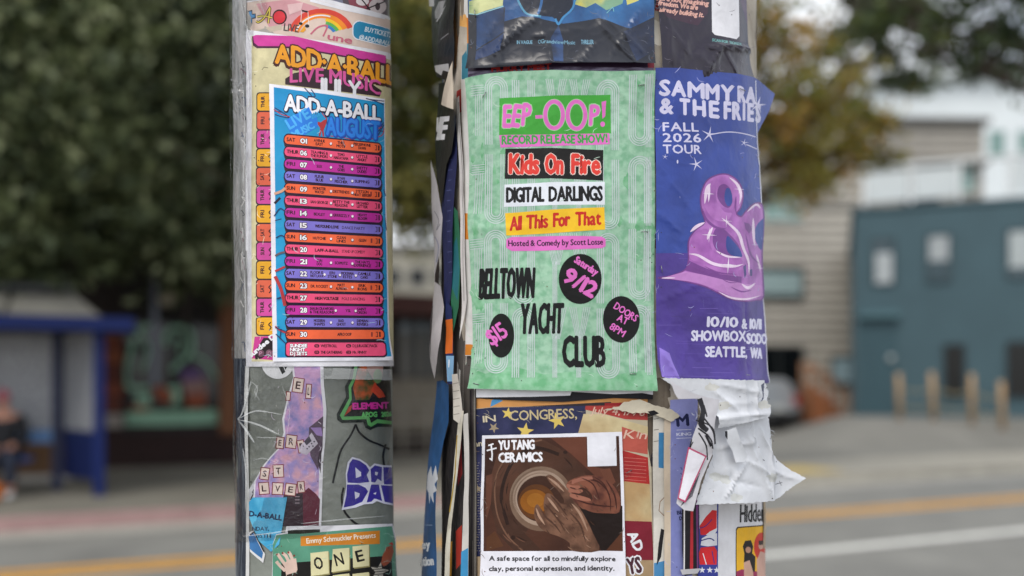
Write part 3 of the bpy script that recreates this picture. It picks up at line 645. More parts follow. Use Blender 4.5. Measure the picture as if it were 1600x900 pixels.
# ================================================================ CARS
def car(name, label, loc, rz, paint, L=4.5, W=1.8, H=1.62, suv=True):
    r = empty(name, loc, rz); tag(r, label, 'car', 'cars parked by the grey building'); M = Matrix.Translation(loc) @ Matrix.Rotation(rz, 4, 'Z')
    T = lambda x, y, z: M @ Vector((x, y, z))
    low = [(-L / 2, .42), (-L / 2, .85), (-L / 2 + .08, 1.0), (L * .20, 1.0), (L / 2 - .15, .86), (L / 2, .66), (L / 2, .36), (-L / 2 + .1, .32)]
    top = [(-L / 2 + .10, 1.0), (-L / 2 + .32, H - .06), (-L / 2 + .6, H), (L * .05, H), (L * .22, 1.02)] if suv else [(-L / 2 + .55, 1.0), (-L / 2 + 1.1, H - .04), (-L * .02, H), (L * .24, 1.0)]
    def ext(b, prof, w0, w1, m):
        b.m(m); n = len(prof); zs = [p[1] for p in prof]; z0, z1 = min(zs), max(zs); wz = lambda z: w0 + (w1 - w0) * (z - z0) / (z1 - z0)
        A = [b.bm.verts.new(T(x, -wz(z) / 2, z)) for x, z in prof]; B = [b.bm.verts.new(T(x, wz(z) / 2, z)) for x, z in prof]
        for q in (A, B[::-1]): f = b.bm.faces.new(q); f.material_index = b.cur
        for k in range(n): f = b.bm.faces.new((A[k], B[k], B[(k + 1) % n], A[(k + 1) % n])); f.material_index = b.cur
    b = MB(); ext(b, low, W, W * .97, paint); b.build('body', r, bevel=.05)
    b = MB(); ext(b, top, W * .95, W * .74, paint); cb = b.build('cabin', r, bevel=.04)
    for sd in (-1, 1):
        b = MB().m(gd); pts = [(-L / 2 + .45, 1.06), (-L / 2 + .55, H - .14), (L * .03, H - .12), (L * .16, 1.06)] if suv else [(-L / 2 + .85, 1.06), (-L / 2 + 1.2, H - .12), (-L * .02, H - .1), (L * .18, 1.06)]
        wz = lambda z: (W * .95 + (W * .74 - W * .95) * (z - 1.0) / (H - 1.0)) / 2 + .004
        b.face([T(x, sd * wz(z), z) for x, z in pts]); b.build('side_window', r)
    b = MB().m(gd); b.face([T(top[0][0] - .004 + .03, y * W * .43, 1.05) if k in (0, 3) else T(top[1][0] - .012, y * W * .36, H - .12) for k, y in enumerate((-1, -1, 1, 1))]); b.build('rear_window', r)
    for x in (-L * .30, L * .31):
        for sd in (-1, 1):
            b = MB().m(mat('#161617', rough=.8)); c = (x, sd * (W / 2 - .08), .34); b.tube([T(x, sd * (W / 2 - .2), .34), T(x, sd * (W / 2 + .01), .34)], .34, 20); wh = b.build('wheel', r)
            b = MB().m(mat('#8d8f92', rough=.3, metal=.7)); b.tube([T(x, sd * (W / 2 + .005), .34), T(x, sd * (W / 2 + .025), .34)], .2, 14); b.build('rim', wh)
    for sd in (-1, 1):
        b = MB().m(mat('#a01d22', rough=.3)); b.hexa([T(-L / 2 - .02, sd * W * .40 - .08, .82), T(-L / 2 + .06, sd * W * .40 - .08, .82), T(-L / 2 + .06, sd * W * .40 + .08, .82), T(-L / 2 - .02, sd * W * .40 + .08, .82), T(-L / 2 - .02, sd * W * .40 - .08, 1.1), T(-L / 2 + .06, sd * W * .40 - .08, 1.1), T(-L / 2 + .06, sd * W * .40 + .08, 1.1), T(-L / 2 - .02, sd * W * .40 + .08, 1.1)]); b.build('tail_light', r)
    b = MB().m(mat('#1d1d1f', rough=.6)); b.hexa([T(-L / 2 - .06, -W * .46, .36), T(-L / 2 + .1, -W * .46, .36), T(-L / 2 + .1, W * .46, .36), T(-L / 2 - .06, W * .46, .36), T(-L / 2 - .06, -W * .46, .6), T(-L / 2 + .1, -W * .46, .6), T(-L / 2 + .1, W * .46, .6), T(-L / 2 - .06, W * .46, .6)]); b.build('bumper', r)
    b = MB().m(mat('#c9cac6', rough=.5)); b.hexa([T(-L / 2 - .075, -.26, .66), T(-L / 2 - .03, -.26, .66), T(-L / 2 - .03, .26, .66), T(-L / 2 - .075, .26, .66), T(-L / 2 - .075, -.26, .8), T(-L / 2 - .03, -.26, .8), T(-L / 2 - .03, .26, .8), T(-L / 2 - .075, .26, .8)]); b.build('number_plate', r)
    return r
p = Vector((7.15, 27.1, 0)); car('parked_car', 'silver sport utility car parked with its tail to the street', (p.x, p.y, .15), R(112), mat('#b4b8bc', rough=.3, var=.03, metal=.5, coat=.6))
p = Vector((9.0, 28.9, 0)); car('parked_car', 'dark grey saloon car parked between the silver car and the wooden stairs', (p.x, p.y, .15), R(105), mat('#22262b', rough=.3, var=.03, coat=.7), H=1.42, suv=False)

# ================================================================ BUS SHELTER AND WAITING PERSON
sh = empty('bus_shelter', at(155, 775, 10.8)); tag(sh, 'blue framed bus shelter with grey roof panels and patterned glass on the far sidewalk', 'bus shelter')
sh.location.z = .15; blu = mat('#0d2058', spec=.25, rough=.55, var=.06, scale=3); navy = mat('#0e1c44', rough=.5); Z0 = .15
Pfr = at(155, 600, 10.8); Pbr = at(97, 600, 11.5); SF = Fac((Pfr.x, Pfr.y, 0), RT); SBk = Fac((Pbr.x, Pbr.y, 0), RT)
b = MB().m(blu); SF.box(b, -.065, Z0, .065, 2.3, -.065, .065); b.build('post', sh)
b = MB().m(blu); SF.box(b, -3.6, Z0, -3.48, 2.3, -.065, .065); b.build('post', sh)
for a_ in (-.06, -.88 * 1.0, -2.9):
    b = MB().m(navy); SBk.box(b, a_ - .06, Z0, a_ + .06, 2.3, -.06, .06); b.build('post', sh)
pg_ = mat('#b7b9bc', rough=.35, scale=9, hex2='#64666c', stretch=(2.2, 2.2, 6), c2pos=(.35, .68)); 
b = MB().m(pg_); SBk.box(b, -.82, .98, -.12, 2.28, -.012, .012); SBk.box(b, -2.84, .98, -.94, 2.28, -.012, .012); b.build('back_glass', sh)
def side(b, u0, z0, u1, z1, th=.012):
    A, B_ = Vector((Pfr.x, Pfr.y, 0)), Vector((Pbr.x, Pbr.y, 0)); d = (B_ - A); n_ = Vector((d.y, -d.x, 0)).normalized() * th; p, q = A + d * u0, A + d * u1
    b.hexa([(p - n_) + Vector((0, 0, z0)), (q - n_) + Vector((0, 0, z0)), (q + n_) + Vector((0, 0, z0)), (p + n_) + Vector((0, 0, z0)), (p - n_) + Vector((0, 0, z1)), (q - n_) + Vector((0, 0, z1)), (q + n_) + Vector((0, 0, z1)), (p + n_) + Vector((0, 0, z1))])
b = MB().m(pg_); side(b, .08, .98, .92, 2.28); b.build('side_glass', sh)
b = MB().m(mat('#0f1f52', rough=.5)); side(b, .08, .34, .92, .97, .02); b.build('side_panel', sh)
b = MB().m(mat('#5b86b8', rough=.4)); SBk.box(b, -2.84, .80, -.12, .97, -.02, .08); b.build('lean_rail', sh)
b = MB().m(mat('#274a86', rough=.5)); SBk.box(b, -3.4, .58, -.32, .64, .1, .55); SBk.box(b, -3.3, Z0, -3.2, .58, .2, .5); SBk.box(b, -1.15, Z0, -1.05, .58, .2, .5); b.build('bench', sh)
b = MB().m(blu); SF.box(b, -4.4, 2.28, .42, 2.45, -.02, .30); b.build('fascia', sh)
b = MB().m(mat('#3a3c3e', rough=.6)); SF.box(b, -4.4, 2.30, .42, 2.40, -1.3, -.02); b.build('ceiling', sh)
b = MB()
for k in range(4):
    a0, a1 = -4.3 + k * 1.1, -4.3 + k * 1.1 + 1.04; b.m(mat('#9a968c', rough=.5, var=.12, scale=3)); b.hexa([SF.P(a0, 2.46, .28), SF.P(a1, 2.46, .28), SF.P(a1, 2.46, -1.2), SF.P(a0, 2.46, -1.2), SF.P(a0, 2.78, -.35), SF.P(a1 - (.35 if k == 3 else 0), 2.78, -.35), SF.P(a1 - (.35 if k == 3 else 0), 2.78, -.6), SF.P(a0, 2.78, -.6)])
b.build('roof_panel', sh)
b = MB().m(mat('#2f3234', rough=.6)); SF.box(b, -4.3, 2.80, -.35, 2.88, -.75, -.2); b.build('roof_cap', sh)
bx = empty('planter_box', at(66, 745, 12.6)); bx.location.z = .15; tag(bx, 'low brown timber planter with a white base, seen through the bus shelter', 'planter'); q = at(66, 600, 12.6)
b = MB().m(mat('#7a5b40', rough=.8, var=.15, scale=4)); b.box((q.x, q.y, .48), (.72, .5, .46), RT); b.build('box', bx); b = MB().m(mat('#bdb9b2', rough=.7)); b.box((q.x, q.y, .20), (.74, .52, .10), RT); b.build('base', bx)
# seated person
def skin(name, parent, pts, edges, rad, m, sub=2):
    me = bpy.data.meshes.new(name); me.from_pydata(pts, edges, []); o = bpy.data.objects.new(name, me); COL.objects.link(o)
    md = o.modifiers.new('s', 'SKIN'); md.use_smooth_shade = True
    for k, r_ in enumerate(rad): me.skin_vertices[0].data[k].radius = (r_, r_) if not isinstance(r_, tuple) else r_
    me.skin_vertices[0].data[0].use_root = True; o.modifiers.new('u', 'SUBSURF').levels = sub; o.modifiers['u'].render_levels = sub
    me.materials.append(m)
    if parent is not None: o.parent = parent
    return o
pp = SBk.P(-.63, 0, .42); per = empty('person', (pp.x, pp.y, .15), RT); tag(per, 'person in a dark top and pink cap sitting at the end of the shelter bench', 'person')
# local frame: -y faces the street, z up from the pavement; seat at .49
J = [(0, 0, .52), (0, .03, .78), (0, .01, 1.02), (0, -.01, 1.10), (0, -.03, 1.24), (-.10, -.03, .50), (-.12, -.46, .50), (-.12, -.48, .08), (.10, -.03, .50), (.13, -.45, .51), (.14, -.42, .08), (-.19, .02, 1.0), (-.25, -.08, .74), (-.12, -.30, .62), (.19, .02, 1.0), (.25, -.06, .74), (.10, -.30, .62)]
skin('body', per, J, [(0, 1), (1, 2), (2, 3), (3, 4), (0, 5), (5, 6), (6, 7), (0, 8), (8, 9), (9, 10), (2, 11), (11, 12), (12, 13), (2, 14), (14, 15), (15, 16)], [.13, .13, .10, .055, .085, .10, .07, .05, .10, .07, .05, .06, .05, .04, .06, .05, .04], mat('#b98670', rough=.6))
skin('jacket', per, [(0, 0, .56), (0, .03, .78), (0, .012, 1.0), (-.19, .02, 1.0), (-.25, -.08, .74), (-.15, -.25, .645), (.19, .02, 1.0), (.25, -.06, .74), (.13, -.25, .645)], [(0, 1), (1, 2), (2, 3), (3, 4), (4, 5), (2, 6), (6, 7), (7, 8)], [.155, .155, .125, .075, .064, .055, .075, .064, .055], mat('#16171c', rough=.8))
skin('trousers', per, [(0, 0, .53), (-.10, -.03, .50), (-.12, -.46, .50), (-.12, -.48, .14), (.10, -.03, .50), (.13, -.45, .51), (.14, -.42, .14)], [(0, 1), (1, 2), (2, 3), (0, 4), (4, 5), (5, 6)], [.145, .115, .085, .07, .115, .085, .07], mat('#1d2536', rough=.85))
for x in (-.12, .14): skin('shoe', per, [(x, -.42, .06), (x, -.5, .05), (x, -.64, .045)], [(0, 1), (1, 2)], [.055, .05, .04], mat('#c9c9c9', rough=.6))
skin('cap', per, [(0, .0, 1.30), (0, -.05, 1.31), (0, -.16, 1.28)], [(0, 1), (1, 2)], [.098, .09, .05], mat('#b5616c', rough=.7))
bg_ = empty('orange_bag', (pp.x, pp.y, .15), RT); q = SBk.P(-.70, .15, 1.0); bg_.location = q; tag(bg_, 'orange and brown bag on the pavement by the seated person', 'bag')
b = MB().m(mat('#c06a1e', rough=.7)); b.box((q.x, q.y, .27), (.3, .2, .24), RT); b.build('bag_body', bg_, bevel=.05); b = MB().m(mat('#4a2a24', rough=.7)); b.tube([(q.x - .1, q.y, .38), (q.x - .05, q.y, .5), (q.x + .05, q.y, .5), (q.x + .1, q.y, .38)], .012, 6); b.build('handle', bg_)

# ================================================================ TREES
def tree(label, base, h, blobs, n, leaf, cols, seed, trunk_r=.16, group=None, lean=(0, 0), droop=.3):
    rs = np.random.RandomState(seed); base = Vector(base); r = empty('street_tree', base); tag(r, label, 'tree', group)
    bark = mat('#4a4038', rough=.9, var=.25, scale=6, stretch=(5, 5, 1), bump=.5, bscale=25)
    top = base + Vector((lean[0], lean[1], h)); b = MB().m(bark)
    b.tube([base - Vector((0, 0, .1)), base + Vector((0, 0, .3)), base.lerp(top, .5) + Vector((.08, .05, 0)), top], [trunk_r * 1.35, trunk_r, trunk_r * .75, trunk_r * .4], 10)
    for c in blobs:
        c_ = Vector(c[:3]); s_ = base.lerp(top, min(.95, max(.45, (c_.z - base.z) / h * .75))); m_ = s_.lerp(c_, .5) + Vector((0, 0, .25)); b.tube([s_, m_, c_], [trunk_r * .42, trunk_r * .25, .02], 7)
        for _ in range(5):
            e = c_ + Vector(rs.normal(0, .55, 3)) * (c[3]) * .9; b.tube([m_.lerp(c_, rs.uniform(.2, 1)), e], [.03, .008], 5)
    b.build('trunk', r)
    V_, M_ = [], []
    wgt = np.array([c[3] * c[4] * c[5] for c in blobs]) ** .7; wgt /= wgt.sum()
    for c, w_ in zip(blobs, wgt):
        k = int(n * w_); nc = max(6, k // 42); cd = rs.normal(0, 1, (nc, 3)); cd /= np.linalg.norm(cd, axis=1)[:, None]; cc = np.array(c[:3]) + cd * rs.uniform(.62, 1.05, nc)[:, None] * np.array(c[3:6])
        pick = rs.randint(0, nc, k); sz = .28 * min(c[3:6]) ** .6
        P = cc[pick] + rs.normal(0, sz, (k, 3)) * np.array([1, 1, .75]) - np.array([0, 0, droop * .2]) * rs.rand(k, 1)
        tone = rs.choice(len(cols), nc, p=[q[1] for q in cols])[pick]; sw = rs.rand(k) < .12; tone = np.where(sw, rs.choice(len(cols), k, p=[q[1] for q in cols]), tone)
        d1 = rs.normal(0, 1, (k, 3)); d1[:, 2] -= droop; d1 /= np.linalg.norm(d1, axis=1)[:, None]; d2 = np.cross(d1, rs.normal(0, 1, (k, 3))); d2 /= np.linalg.norm(d2, axis=1)[:, None]
        L = leaf * rs.uniform(.6, 1.3, (k, 1)); q = np.stack([P - d1 * L, P + d2 * L * .5, P + d1 * L, P - d2 * L * .5], 1); V_.append(q.reshape(-1, 3)); M_.append(tone)
    Vv = np.concatenate(V_); Mm = np.concatenate(M_).astype(np.int32); nf = len(Mm)
    me = bpy.data.meshes.new('crown'); me.vertices.add(nf * 4); me.vertices.foreach_set('co', Vv.astype(np.float32).ravel()); me.loops.add(nf * 4); me.loops.foreach_set('vertex_index', np.arange(nf * 4, dtype=np.int32)); me.polygons.add(nf); me.polygons.foreach_set('loop_start', np.arange(0, nf * 4, 4, dtype=np.int32)); me.polygons.foreach_set('material_index', Mm); me.update(calc_edges=True)
    for hx, _ in cols: me.materials.append(leafmat(hx))
    link('crown', me, r); return r
LM = {}
def leafmat(hx):
    if hx in LM: return LM[hx]
    m = bpy.data.materials.new('leaf_' + hx.lstrip('#')); m.use_nodes = True; t = m.node_tree; n = t.nodes; b = n['Principled BSDF']; b.inputs['Base Color'].default_value = lin(hx); b.inputs['Roughness'].default_value = .55
    tr = n.new('ShaderNodeBsdfTranslucent'); tr.inputs[0].default_value = lin(hx); mxs = n.new('ShaderNodeMixShader'); mxs.inputs[0].default_value = .4
    t.links.new(b.outputs[0], mxs.inputs[1]); t.links.new(tr.outputs[0], mxs.inputs[2]); t.links.new(mxs.outputs[0], n['Material Output'].inputs[0]); LM[hx] = m; return m
DG = [('#586446', .36), ('#727d55', .28), ('#37422d', .16), ('#a9b188', .20)]
def bl(X, Y, d, rx, ry=None, rz=None): p = at(X, Y, d); return (p.x, p.y, p.z, rx, ry or rx, rz or rx * .8)
tree('big dark green street tree on the far left, spreading above the bus shelter', (-7.4, 10.3, .15), 4.6, [bl(-120, 180, 10.6, 2.4), bl(80, 60, 11, 2.2), bl(60, 260, 11.3, 1.7, 1.6, 1.2), bl(180, 170, 11.6, 1.9), bl(-60, 380, 11, 1.2, 1.2, .7), bl(120, -120, 11, 2.3)], 26000, .10, DG, 1, .2, 'street trees on the far sidewalk')
tree('dark green street tree left of the slim pole, in front of the shop window', (-3.35, 12.4, .15), 4.8, [bl(330, 120, 12.3, 2.1), bl(260, 290, 12.4, 1.6, 1.5, 1.1), bl(360, 300, 12.6, 1.6, 1.5, 1.2), bl(420, 60, 12.6, 2.2), bl(300, -80, 12.2, 2.4), bl(250, 400, 12.8, .9, .8, .5), bl(330, 410, 12.8, .9, .8, .5), bl(440, 230, 13, 1.9)], 28000, .10, DG, 2, .18, 'street trees on the far sidewalk')
OG = [('#6d753a', .34), ('#868042', .26), ('#4f592e', .14), ('#b8b066', .26)]
tree('olive green street tree seen in the gap between the two poles', (-.9, 13.0, .15), 5.2, [bl(640, 100, 13.4, 1.9), bl(600, 280, 13.8, 1.3, 1.3, 1.0), bl(690, 250, 14, 1.3, 1.2, .9), bl(650, 330, 14, .5, .6, .3), bl(720, 60, 13.2, 2.0), bl(600, -60, 13.2, 2.0)], 16000, .10, OG, 3, .16, 'street trees on the far sidewalk')
YG = [('#8f8740', .34), ('#9a7a38', .24), ('#6e7638', .28), ('#b38f45', .14)]
tree('street tree turning yellow and orange, right of the wide pole', (2.2, 11.9, .15), 4.2, [bl(1060, 60, 11.8, 1.4), bl(1210, 120, 11.6, .75, .7, .7), bl(1270, 190, 11.6, .55, .55, .55), bl(1235, 250, 11.6, .45, .5, .35), bl(1320, 150, 11.8, .5, .45, .42), bl(1345, 225, 11.8, .42, .4, .32), bl(1385, 205, 11.8, .3, .3, .26), bl(1305, 275, 11.7, .28, .3, .2), bl(1390, 245, 11.8, .18, .2, .12), bl(1170, 40, 11.4, .5, .6, .4), bl(1290, 230, 11.6, .45, .45, .4), bl(1240, 300, 11.6, .28, .3, .25), bl(1215, 200, 11.4, .5, .5, .5), bl(980, 200, 12, 1.2)], 9000, .075, YG, 4, .13, 'street trees on the far sidewalk')
EG = [('#36452a', .4), ('#46552f', .3), ('#28351f', .22), ('#5f6a3a', .08)]
tree('green tree reaching in from the top right corner of the picture', (8.3, 10.6, .15), 5.4, [bl(1410, 30, 9.6, .42, .45, .35), bl(1450, 75, 9.6, .28, .3, .30), bl(1540, 35, 9.6, .55, .5, .35), bl(1500, 90, 9.7, .28, .3, .22), bl(1590, 80, 9.7, .35, .35, .25), bl(1640, 20, 9.8, .9), bl(1340, -30, 9.6, .5, .5, .3), bl(1480, -60, 9.6, .9, .8, .4), bl(1530, 100, 9.6, .16, .18, .14), bl(1760, -60, 10, 1.6)], 3000, .085, EG, 5, .17, 'street trees on the far sidewalk')
FG = [('#3f4a2c', .5), ('#55592f', .3), ('#6d5f33', .2)]
tree('taller green tree behind the white building on the right', (17.5, 44, .3), 15, [bl(1340, 40, 44, 2.6, 2, 2.4), bl(1410, 60, 44, 2.2, 2, 2.6), bl(1390, -20, 44, 2.6)], 2600, .3, FG, 6, .3)
# ================================================================ LEFT POLE
WHT = '#e6e5ea'
cl = Vector((-.2895, 1.2285)); rl = .1118
t0 = math.atan2(-cl.y, -cl.x)
circ = [(cl.x + rl * math.cos(t0 + R(a)), cl.y + rl * math.sin(t0 + R(a))) for a in range(-180, 180, 15)]
LP = Surf(circ, closed=True, lean=.008, amp=.0004, seed=4)
def pole_mesh(name, surf, z0, z1, mats, dz=.03, dq=.008, w=0.0, parent=None, rough=0.0):
    nq = int(surf.L / dq); nz = int((z1 - z0) / dz)
    q = np.linspace(0, surf.L, nq, endpoint=False); z = np.linspace(z0, z1, nz + 1) - EYE
    Q, Zz = np.meshgrid(q, z); P = surf.pos(Q.ravel(), Zz.ravel(), np.full(Q.size, w) + rough * (np.sin(Q.ravel() * 70 + Zz.ravel() * 9) * np.sin(Zz.ravel() * 31 + Q.ravel() * 23)))
    bm = bmesh.new(); v = [bm.verts.new(p) for p in P]
    for j in range(nz):
        for i in range(nq):
            f = bm.faces.new((v[j * nq + i], v[j * nq + (i + 1) % nq], v[(j + 1) * nq + (i + 1) % nq], v[(j + 1) * nq + i])); f.smooth = True
    bm.faces.new([v[nz * nq + i] for i in range(nq)])
    bmesh.ops.recalc_face_normals(bm, faces=bm.faces[:])
    me = bpy.data.meshes.new(name); bm.to_mesh(me); bm.free(); me.materials.append(mats); return link(name, me, parent)
pole_l = empty('metal_pole', (cl.x, cl.y, .12)); tag(pole_l, 'slim grey metal pole covered in flyers and clear tape, left of the wide pole', 'pole', 'poster covered poles')
pole_mesh('shaft', LP, .12, 4.6, mat('#6f736c', rough=.55, var=.2, scale=14, bump=.35, bscale=70, hex2='#878b83'), parent=pole_l)
fl = MB().m(mat('#62665f', rough=.6, bump=.2))
fl.tube([(cl.x, cl.y, .12), (cl.x, cl.y, .15)], .19, 32); fl.build('base_plate', pole_l)
for k in range(4):
    b = MB().m(mat('#4c4c4a', rough=.5)); b.tube([(cl.x + .15 * math.cos(k * math.pi / 2 + .7), cl.y + .15 * math.sin(k * math.pi / 2 + .7), .15), (cl.x + .15 * math.cos(k * math.pi / 2 + .7), cl.y + .15 * math.sin(k * math.pi / 2 + .7), .185)], .016, 6); b.build('bolt', pole_l)
# marker scribble on the metal
a = Art(rough=.5, bump=0); blk = '#17181a'
for p in ([(556, 663), (548, 680), (533, 703), (526, 728), (520, 755)], [(556, 663), (562, 676), (577, 688), (594, 695), (609, 702)], [(603, 694), (599, 712), (601, 730)], [(537, 762), (534, 778), (537, 796), (545, 808), (556, 818), (566, 822)]): a.line(p, 3.2, blk, smooth=5)
a.sheet('marker_scribble', LP, None, off=.0006, parent=pole_l)

# --- worn flyers in the gaps of the left pole
a = Art(); a.poly([(376, -40), (604, -40), (604, 60), (376, 60)], '#a49f98'); 
a.poly([(530, -20), (606, -20), (606, 40), (540, 22)], '#584e55'); a.ell(572, -2, 28, 24, '#8c4a56'); a.ell(566, 2, 10, 7, '#d9cfcf'); a.ell(590, 10, 14, 12, '#cabebe'); a.ell(590, 10, 4, 6, '#4a3d42')
a.line([(560, -6), (578, 16)], 2, '#2c2629'); a.line([(572, 14), (602, 2)], 2, '#2c2629'); a.poly([(500, -20), (530, -20), (540, 20), (505, 8)], '#76798c')
a.sheet('torn_flyer', LP, 'worn grey and maroon flyer on the slim pole, above the rainbow flyer', 'flyer', .0006)

a = Art(rough=.45); Z5 = (360, 0, 5.625)
a.poly([(379, 3), (468, -14), (601, 23), (622, 28), (622, 110), (380, 110)], WHT); a.poly([(384, 4), (466, -8), (600, 28), (621, 32), (621, 110), (384, 110)], '#d9c3b6')
a.poly([(400, 6), (455, -2), (500, 12), (455, 40), (420, 42)], '#d39aa0'); a.line([(385, 60), (400, 50), (440, 42)], 8, '#c8b9a6')
def arc(cx, cy, rx, ry, a0, a1, n=14): return [(cx + rx * math.cos(R(t)), cy - ry * math.sin(R(t))) for t in np.linspace(a0, a1, n)]
a.Z(*Z5)
for k, (c, r0, r1, e) in enumerate((('#d8483a', 300, 250, 22), ('#ee8a2f', 252, 205, 24), ('#f3c42f', 207, 175, 26), ('#5fb257', 177, 145, 28), ('#3c7fc0', 147, 118, 30))):
    m0, m1 = (165, e) if k < 2 else (85 - k * 3, e)
    o_ = arc(800, 335, r0, r0 * .87, m0, m1); i_ = arc(800, 335, r1, r1 * .87, m1, m0); a.poly(o_ + i_, c)
a.line(arc(800, 335, 232, 202, 160, 70), 12, WHT)
a.poly([(150, 95), (190, 85), (192, 120), (222, 118), (224, 160), (190, 165), (190, 208), (160, 212), (158, 168), (125, 160), (128, 125), (154, 122)], '#20262c'); a.poly([(160, 102), (182, 97), (184, 128), (214, 126), (215, 152), (184, 156), (182, 200), (166, 203), (164, 158), (134, 152), (136, 133), (162, 130)], '#4c8ec4')
for w_, c in ((22, '#20221c'), (11, '#dcc65a')): a.line([(225, 185), (250, 195), (300, 150), (345, 70), (340, 130), (330, 205)], w_, c, smooth=4); a.line([(235, 150), (290, 140), (365, 155)], w_, c, smooth=4)
a.ell(432, 148, 64, 66, '#30181a'); a.ell(430, 150, 52, 54, '#d8323e')
a.poly([(500, 40), (640, 20), (620, 90), (520, 130)], '#e2bcbc'); a.text('LIVE', (465, 268), (598, 285), 66, '#4a4443', bold=2)
a.line([(625, 92), (680, 104)], 14, '#1d1c1f'); a.line([(626, 92), (618, 205)], 5, '#e9e1da'); a.line([(682, 104), (688, 225)], 5, '#e9e1da'); a.ell(618, 207, 17, 13, '#1d1c1f'); a.ell(674, 228, 19, 15, '#1d1c1f')
a.poly([(610, 280), (650, 225), (665, 262), (640, 285)], '#eaa233')
a.line([(705, 300), (770, 240), (840, 222), (850, 240), (815, 320)], 15, '#c4697c', smooth=4); a.text('une', (850, 345), (1070, 385), 60, '#c4697c', bold=4)
a.line([(700, 0), (1000, 78), (1360, 158)], 26, WHT)
a.rr(1072, 180, 1420, 352, 60, WHT, 60); a.rr(1082, 188, 1420, 344, 55, '#2a86ae', 60); a.text('BUYTICKETS', (1178, 275), (1412, 330), 42, '#e6eef2', bold=1.5); a.text('@ADDABALL', (1130, 340), (1400, 402), 38, '#e6eef2', bold=1)
a.sheet('rainbow_flyer', LP, 'pale pink flyer with a rainbow and blue pill shape, high on the slim pole', 'flyer', .0012, amp=.0006, seed=1, creases=[(378, 120, 410, 10, .0012, .004)])

# --- cream calendar poster with day tabs
a = Art(rough=.5, bump=.25, bscale=60); a.Z(*Z5)
a.Z(0, 0, 1); a.poly([(384, 46), (450, 56), (530, 68), (606, 82), (626, 85), (626, 572), (384, 573)], WHT)
cream = pm('#d9cfa4', rough=.5, scale=55, hex2='#c2b993', bump=.25, bscale=70, c2pos=(.35, .75)); a.poly([(393, 56), (450, 62), (530, 76), (604, 92), (624, 95), (624, 563), (393, 565)], cream)
a.Z(*Z5); a.poly([(190, 320), (400, 315), (1000, 425), (1368, 510), (1368, 585), (1000, 505), (560, 425), (235, 425), (198, 400)], '#4d2440'); a.poly([(200, 318), (225, 308), (560, 318), (1000, 418), (1364, 490), (1364, 560), (1000, 490), (560, 410), (245, 405), (208, 375)], '#cc3f97')
a.text('ADD·A·BALL', (388, 548), (1460, 748), 172, '#f0a02c', bold=11, ow=12, outline='#4a2722', track=.1, space=.1, shadow=('#4a2722', -6, 14), vert=True, hs=[.95, 1, 1, 1, .95, .9, 1, .95, .95, .95])
a.poly([(480, 690), (560, 640), (800, 600), (1000, 640), (1230, 730), (1330, 800), (1310, 850), (480, 740)], '#3b2a30')
a.text('LIVE MUSIC', (520, 722), (1320, 838), 120, '#d75a9d', bold=6, arc=45, vert=True, track=.16)
a.text('JULY', (768, 832), (1150, 872), 150, WHT, bold=9, vert=True)
a.Z(0, 0, 1)
tabs = [('THUR', 0), ('FRI', 1), ('THUR', 2), ('FRI', 0), ('SAT', 1), ('THUR', 2), ('FRI', 0), ('SAT', 1), ('SUN', 2), ('FRI', 0), ('SAT', 1), ('THUR', 2), ('FRI', 0)]
for k, (d, c) in enumerate(tabs):
    y = 145 + k * 29.2; a.rr(400, y - 1, 440, y + 29.5, 5, '#3a2a2c'); a.rr(401.5, y + .8, 440, y + 27.6, 4.5, ('#e8a92c', '#dc6549', '#cf4d9b')[c])
    L = 18 if len(d) == 4 else 12; a.text(d, (413, y + 14 + L / 2), (413, y + 14 - L / 2), 5.6, '#4a2a2c', bold=.5); 
    a.line([(424, y + 8), (420.5, y + 12), (424, y + 16), (421, y + 21)], 1.8, '#3a2528', smooth=3)
a.poly([(393, 560), (398, 526), (430, 525), (430, 563)], '#c63d8c'); a.poly([(397, 552), (412, 528), (430, 528), (430, 545), (409, 560), (399, 562)], '#2b2024')
a.text('Sundee D', (391, 560), (432, 526), 7.2, WHT, bold=.9); a.ell(408, 552, 5.4, 5.8, '#6b4858'); a.text('P', (405.5, 555), (410, 555), 6, '#c890ac'); a.ell(421, 552, 5.4, 5.8, '#7d5b6a'); a.text('Q', (418.5, 555), (424, 555), 6, '#c890ac')
a.line([(409, 109), (413, 105), (419, 106)], .8, '#54503f')
a.wear(396, 60, 420, 560, 36, '#f0ead2', 4); a.sheet('calendar_poster', LP, 'cream show calendar with yellow, coral and magenta day tabs, half covered by a blue one', 'poster', .0022, amp=.0006, seed=2, creases=[(386, 150, 420, 90, .0009, .003), (420, 75, 470, 70, .0008, .004)])

# --- blue calendar poster
a = Art(rough=.42, bump=.12)
a.poly([(420.5, 130.7), (510, 141), (601, 155), (608, 563), (427, 565)], '#e9e8f0'); a.poly([(427.5, 136), (510, 147), (600, 161), (606, 557), (433.5, 559)], pm('#2a9fd2', rough=.42, scale=18, hex2='#1f8cc4', bump=.12, bscale=45))
Zb = (360, 120, 5.625); a.Z(*Zb); pb = '#2c3560'; rd = '#b4383c'
for p in ([(650, 95), (720, 180), (700, 240)], [(710, 110), (745, 170), (680, 170)], [(1190, 190), (1290, 220), (1350, 250)], [(1230, 200), (1350, 215)], [(385, 270), (470, 320), (540, 380)], [(390, 330), (450, 350), (540, 365)], [(385, 300), (450, 310)], [(690, 280), (800, 300), (840, 350), (850, 420)], [(1200, 540), (1300, 480), (1345, 400)], [(1280, 470), (1345, 480)], [(1290, 530), (1350, 420)]): a.line(p, 9, pb, smooth=4)
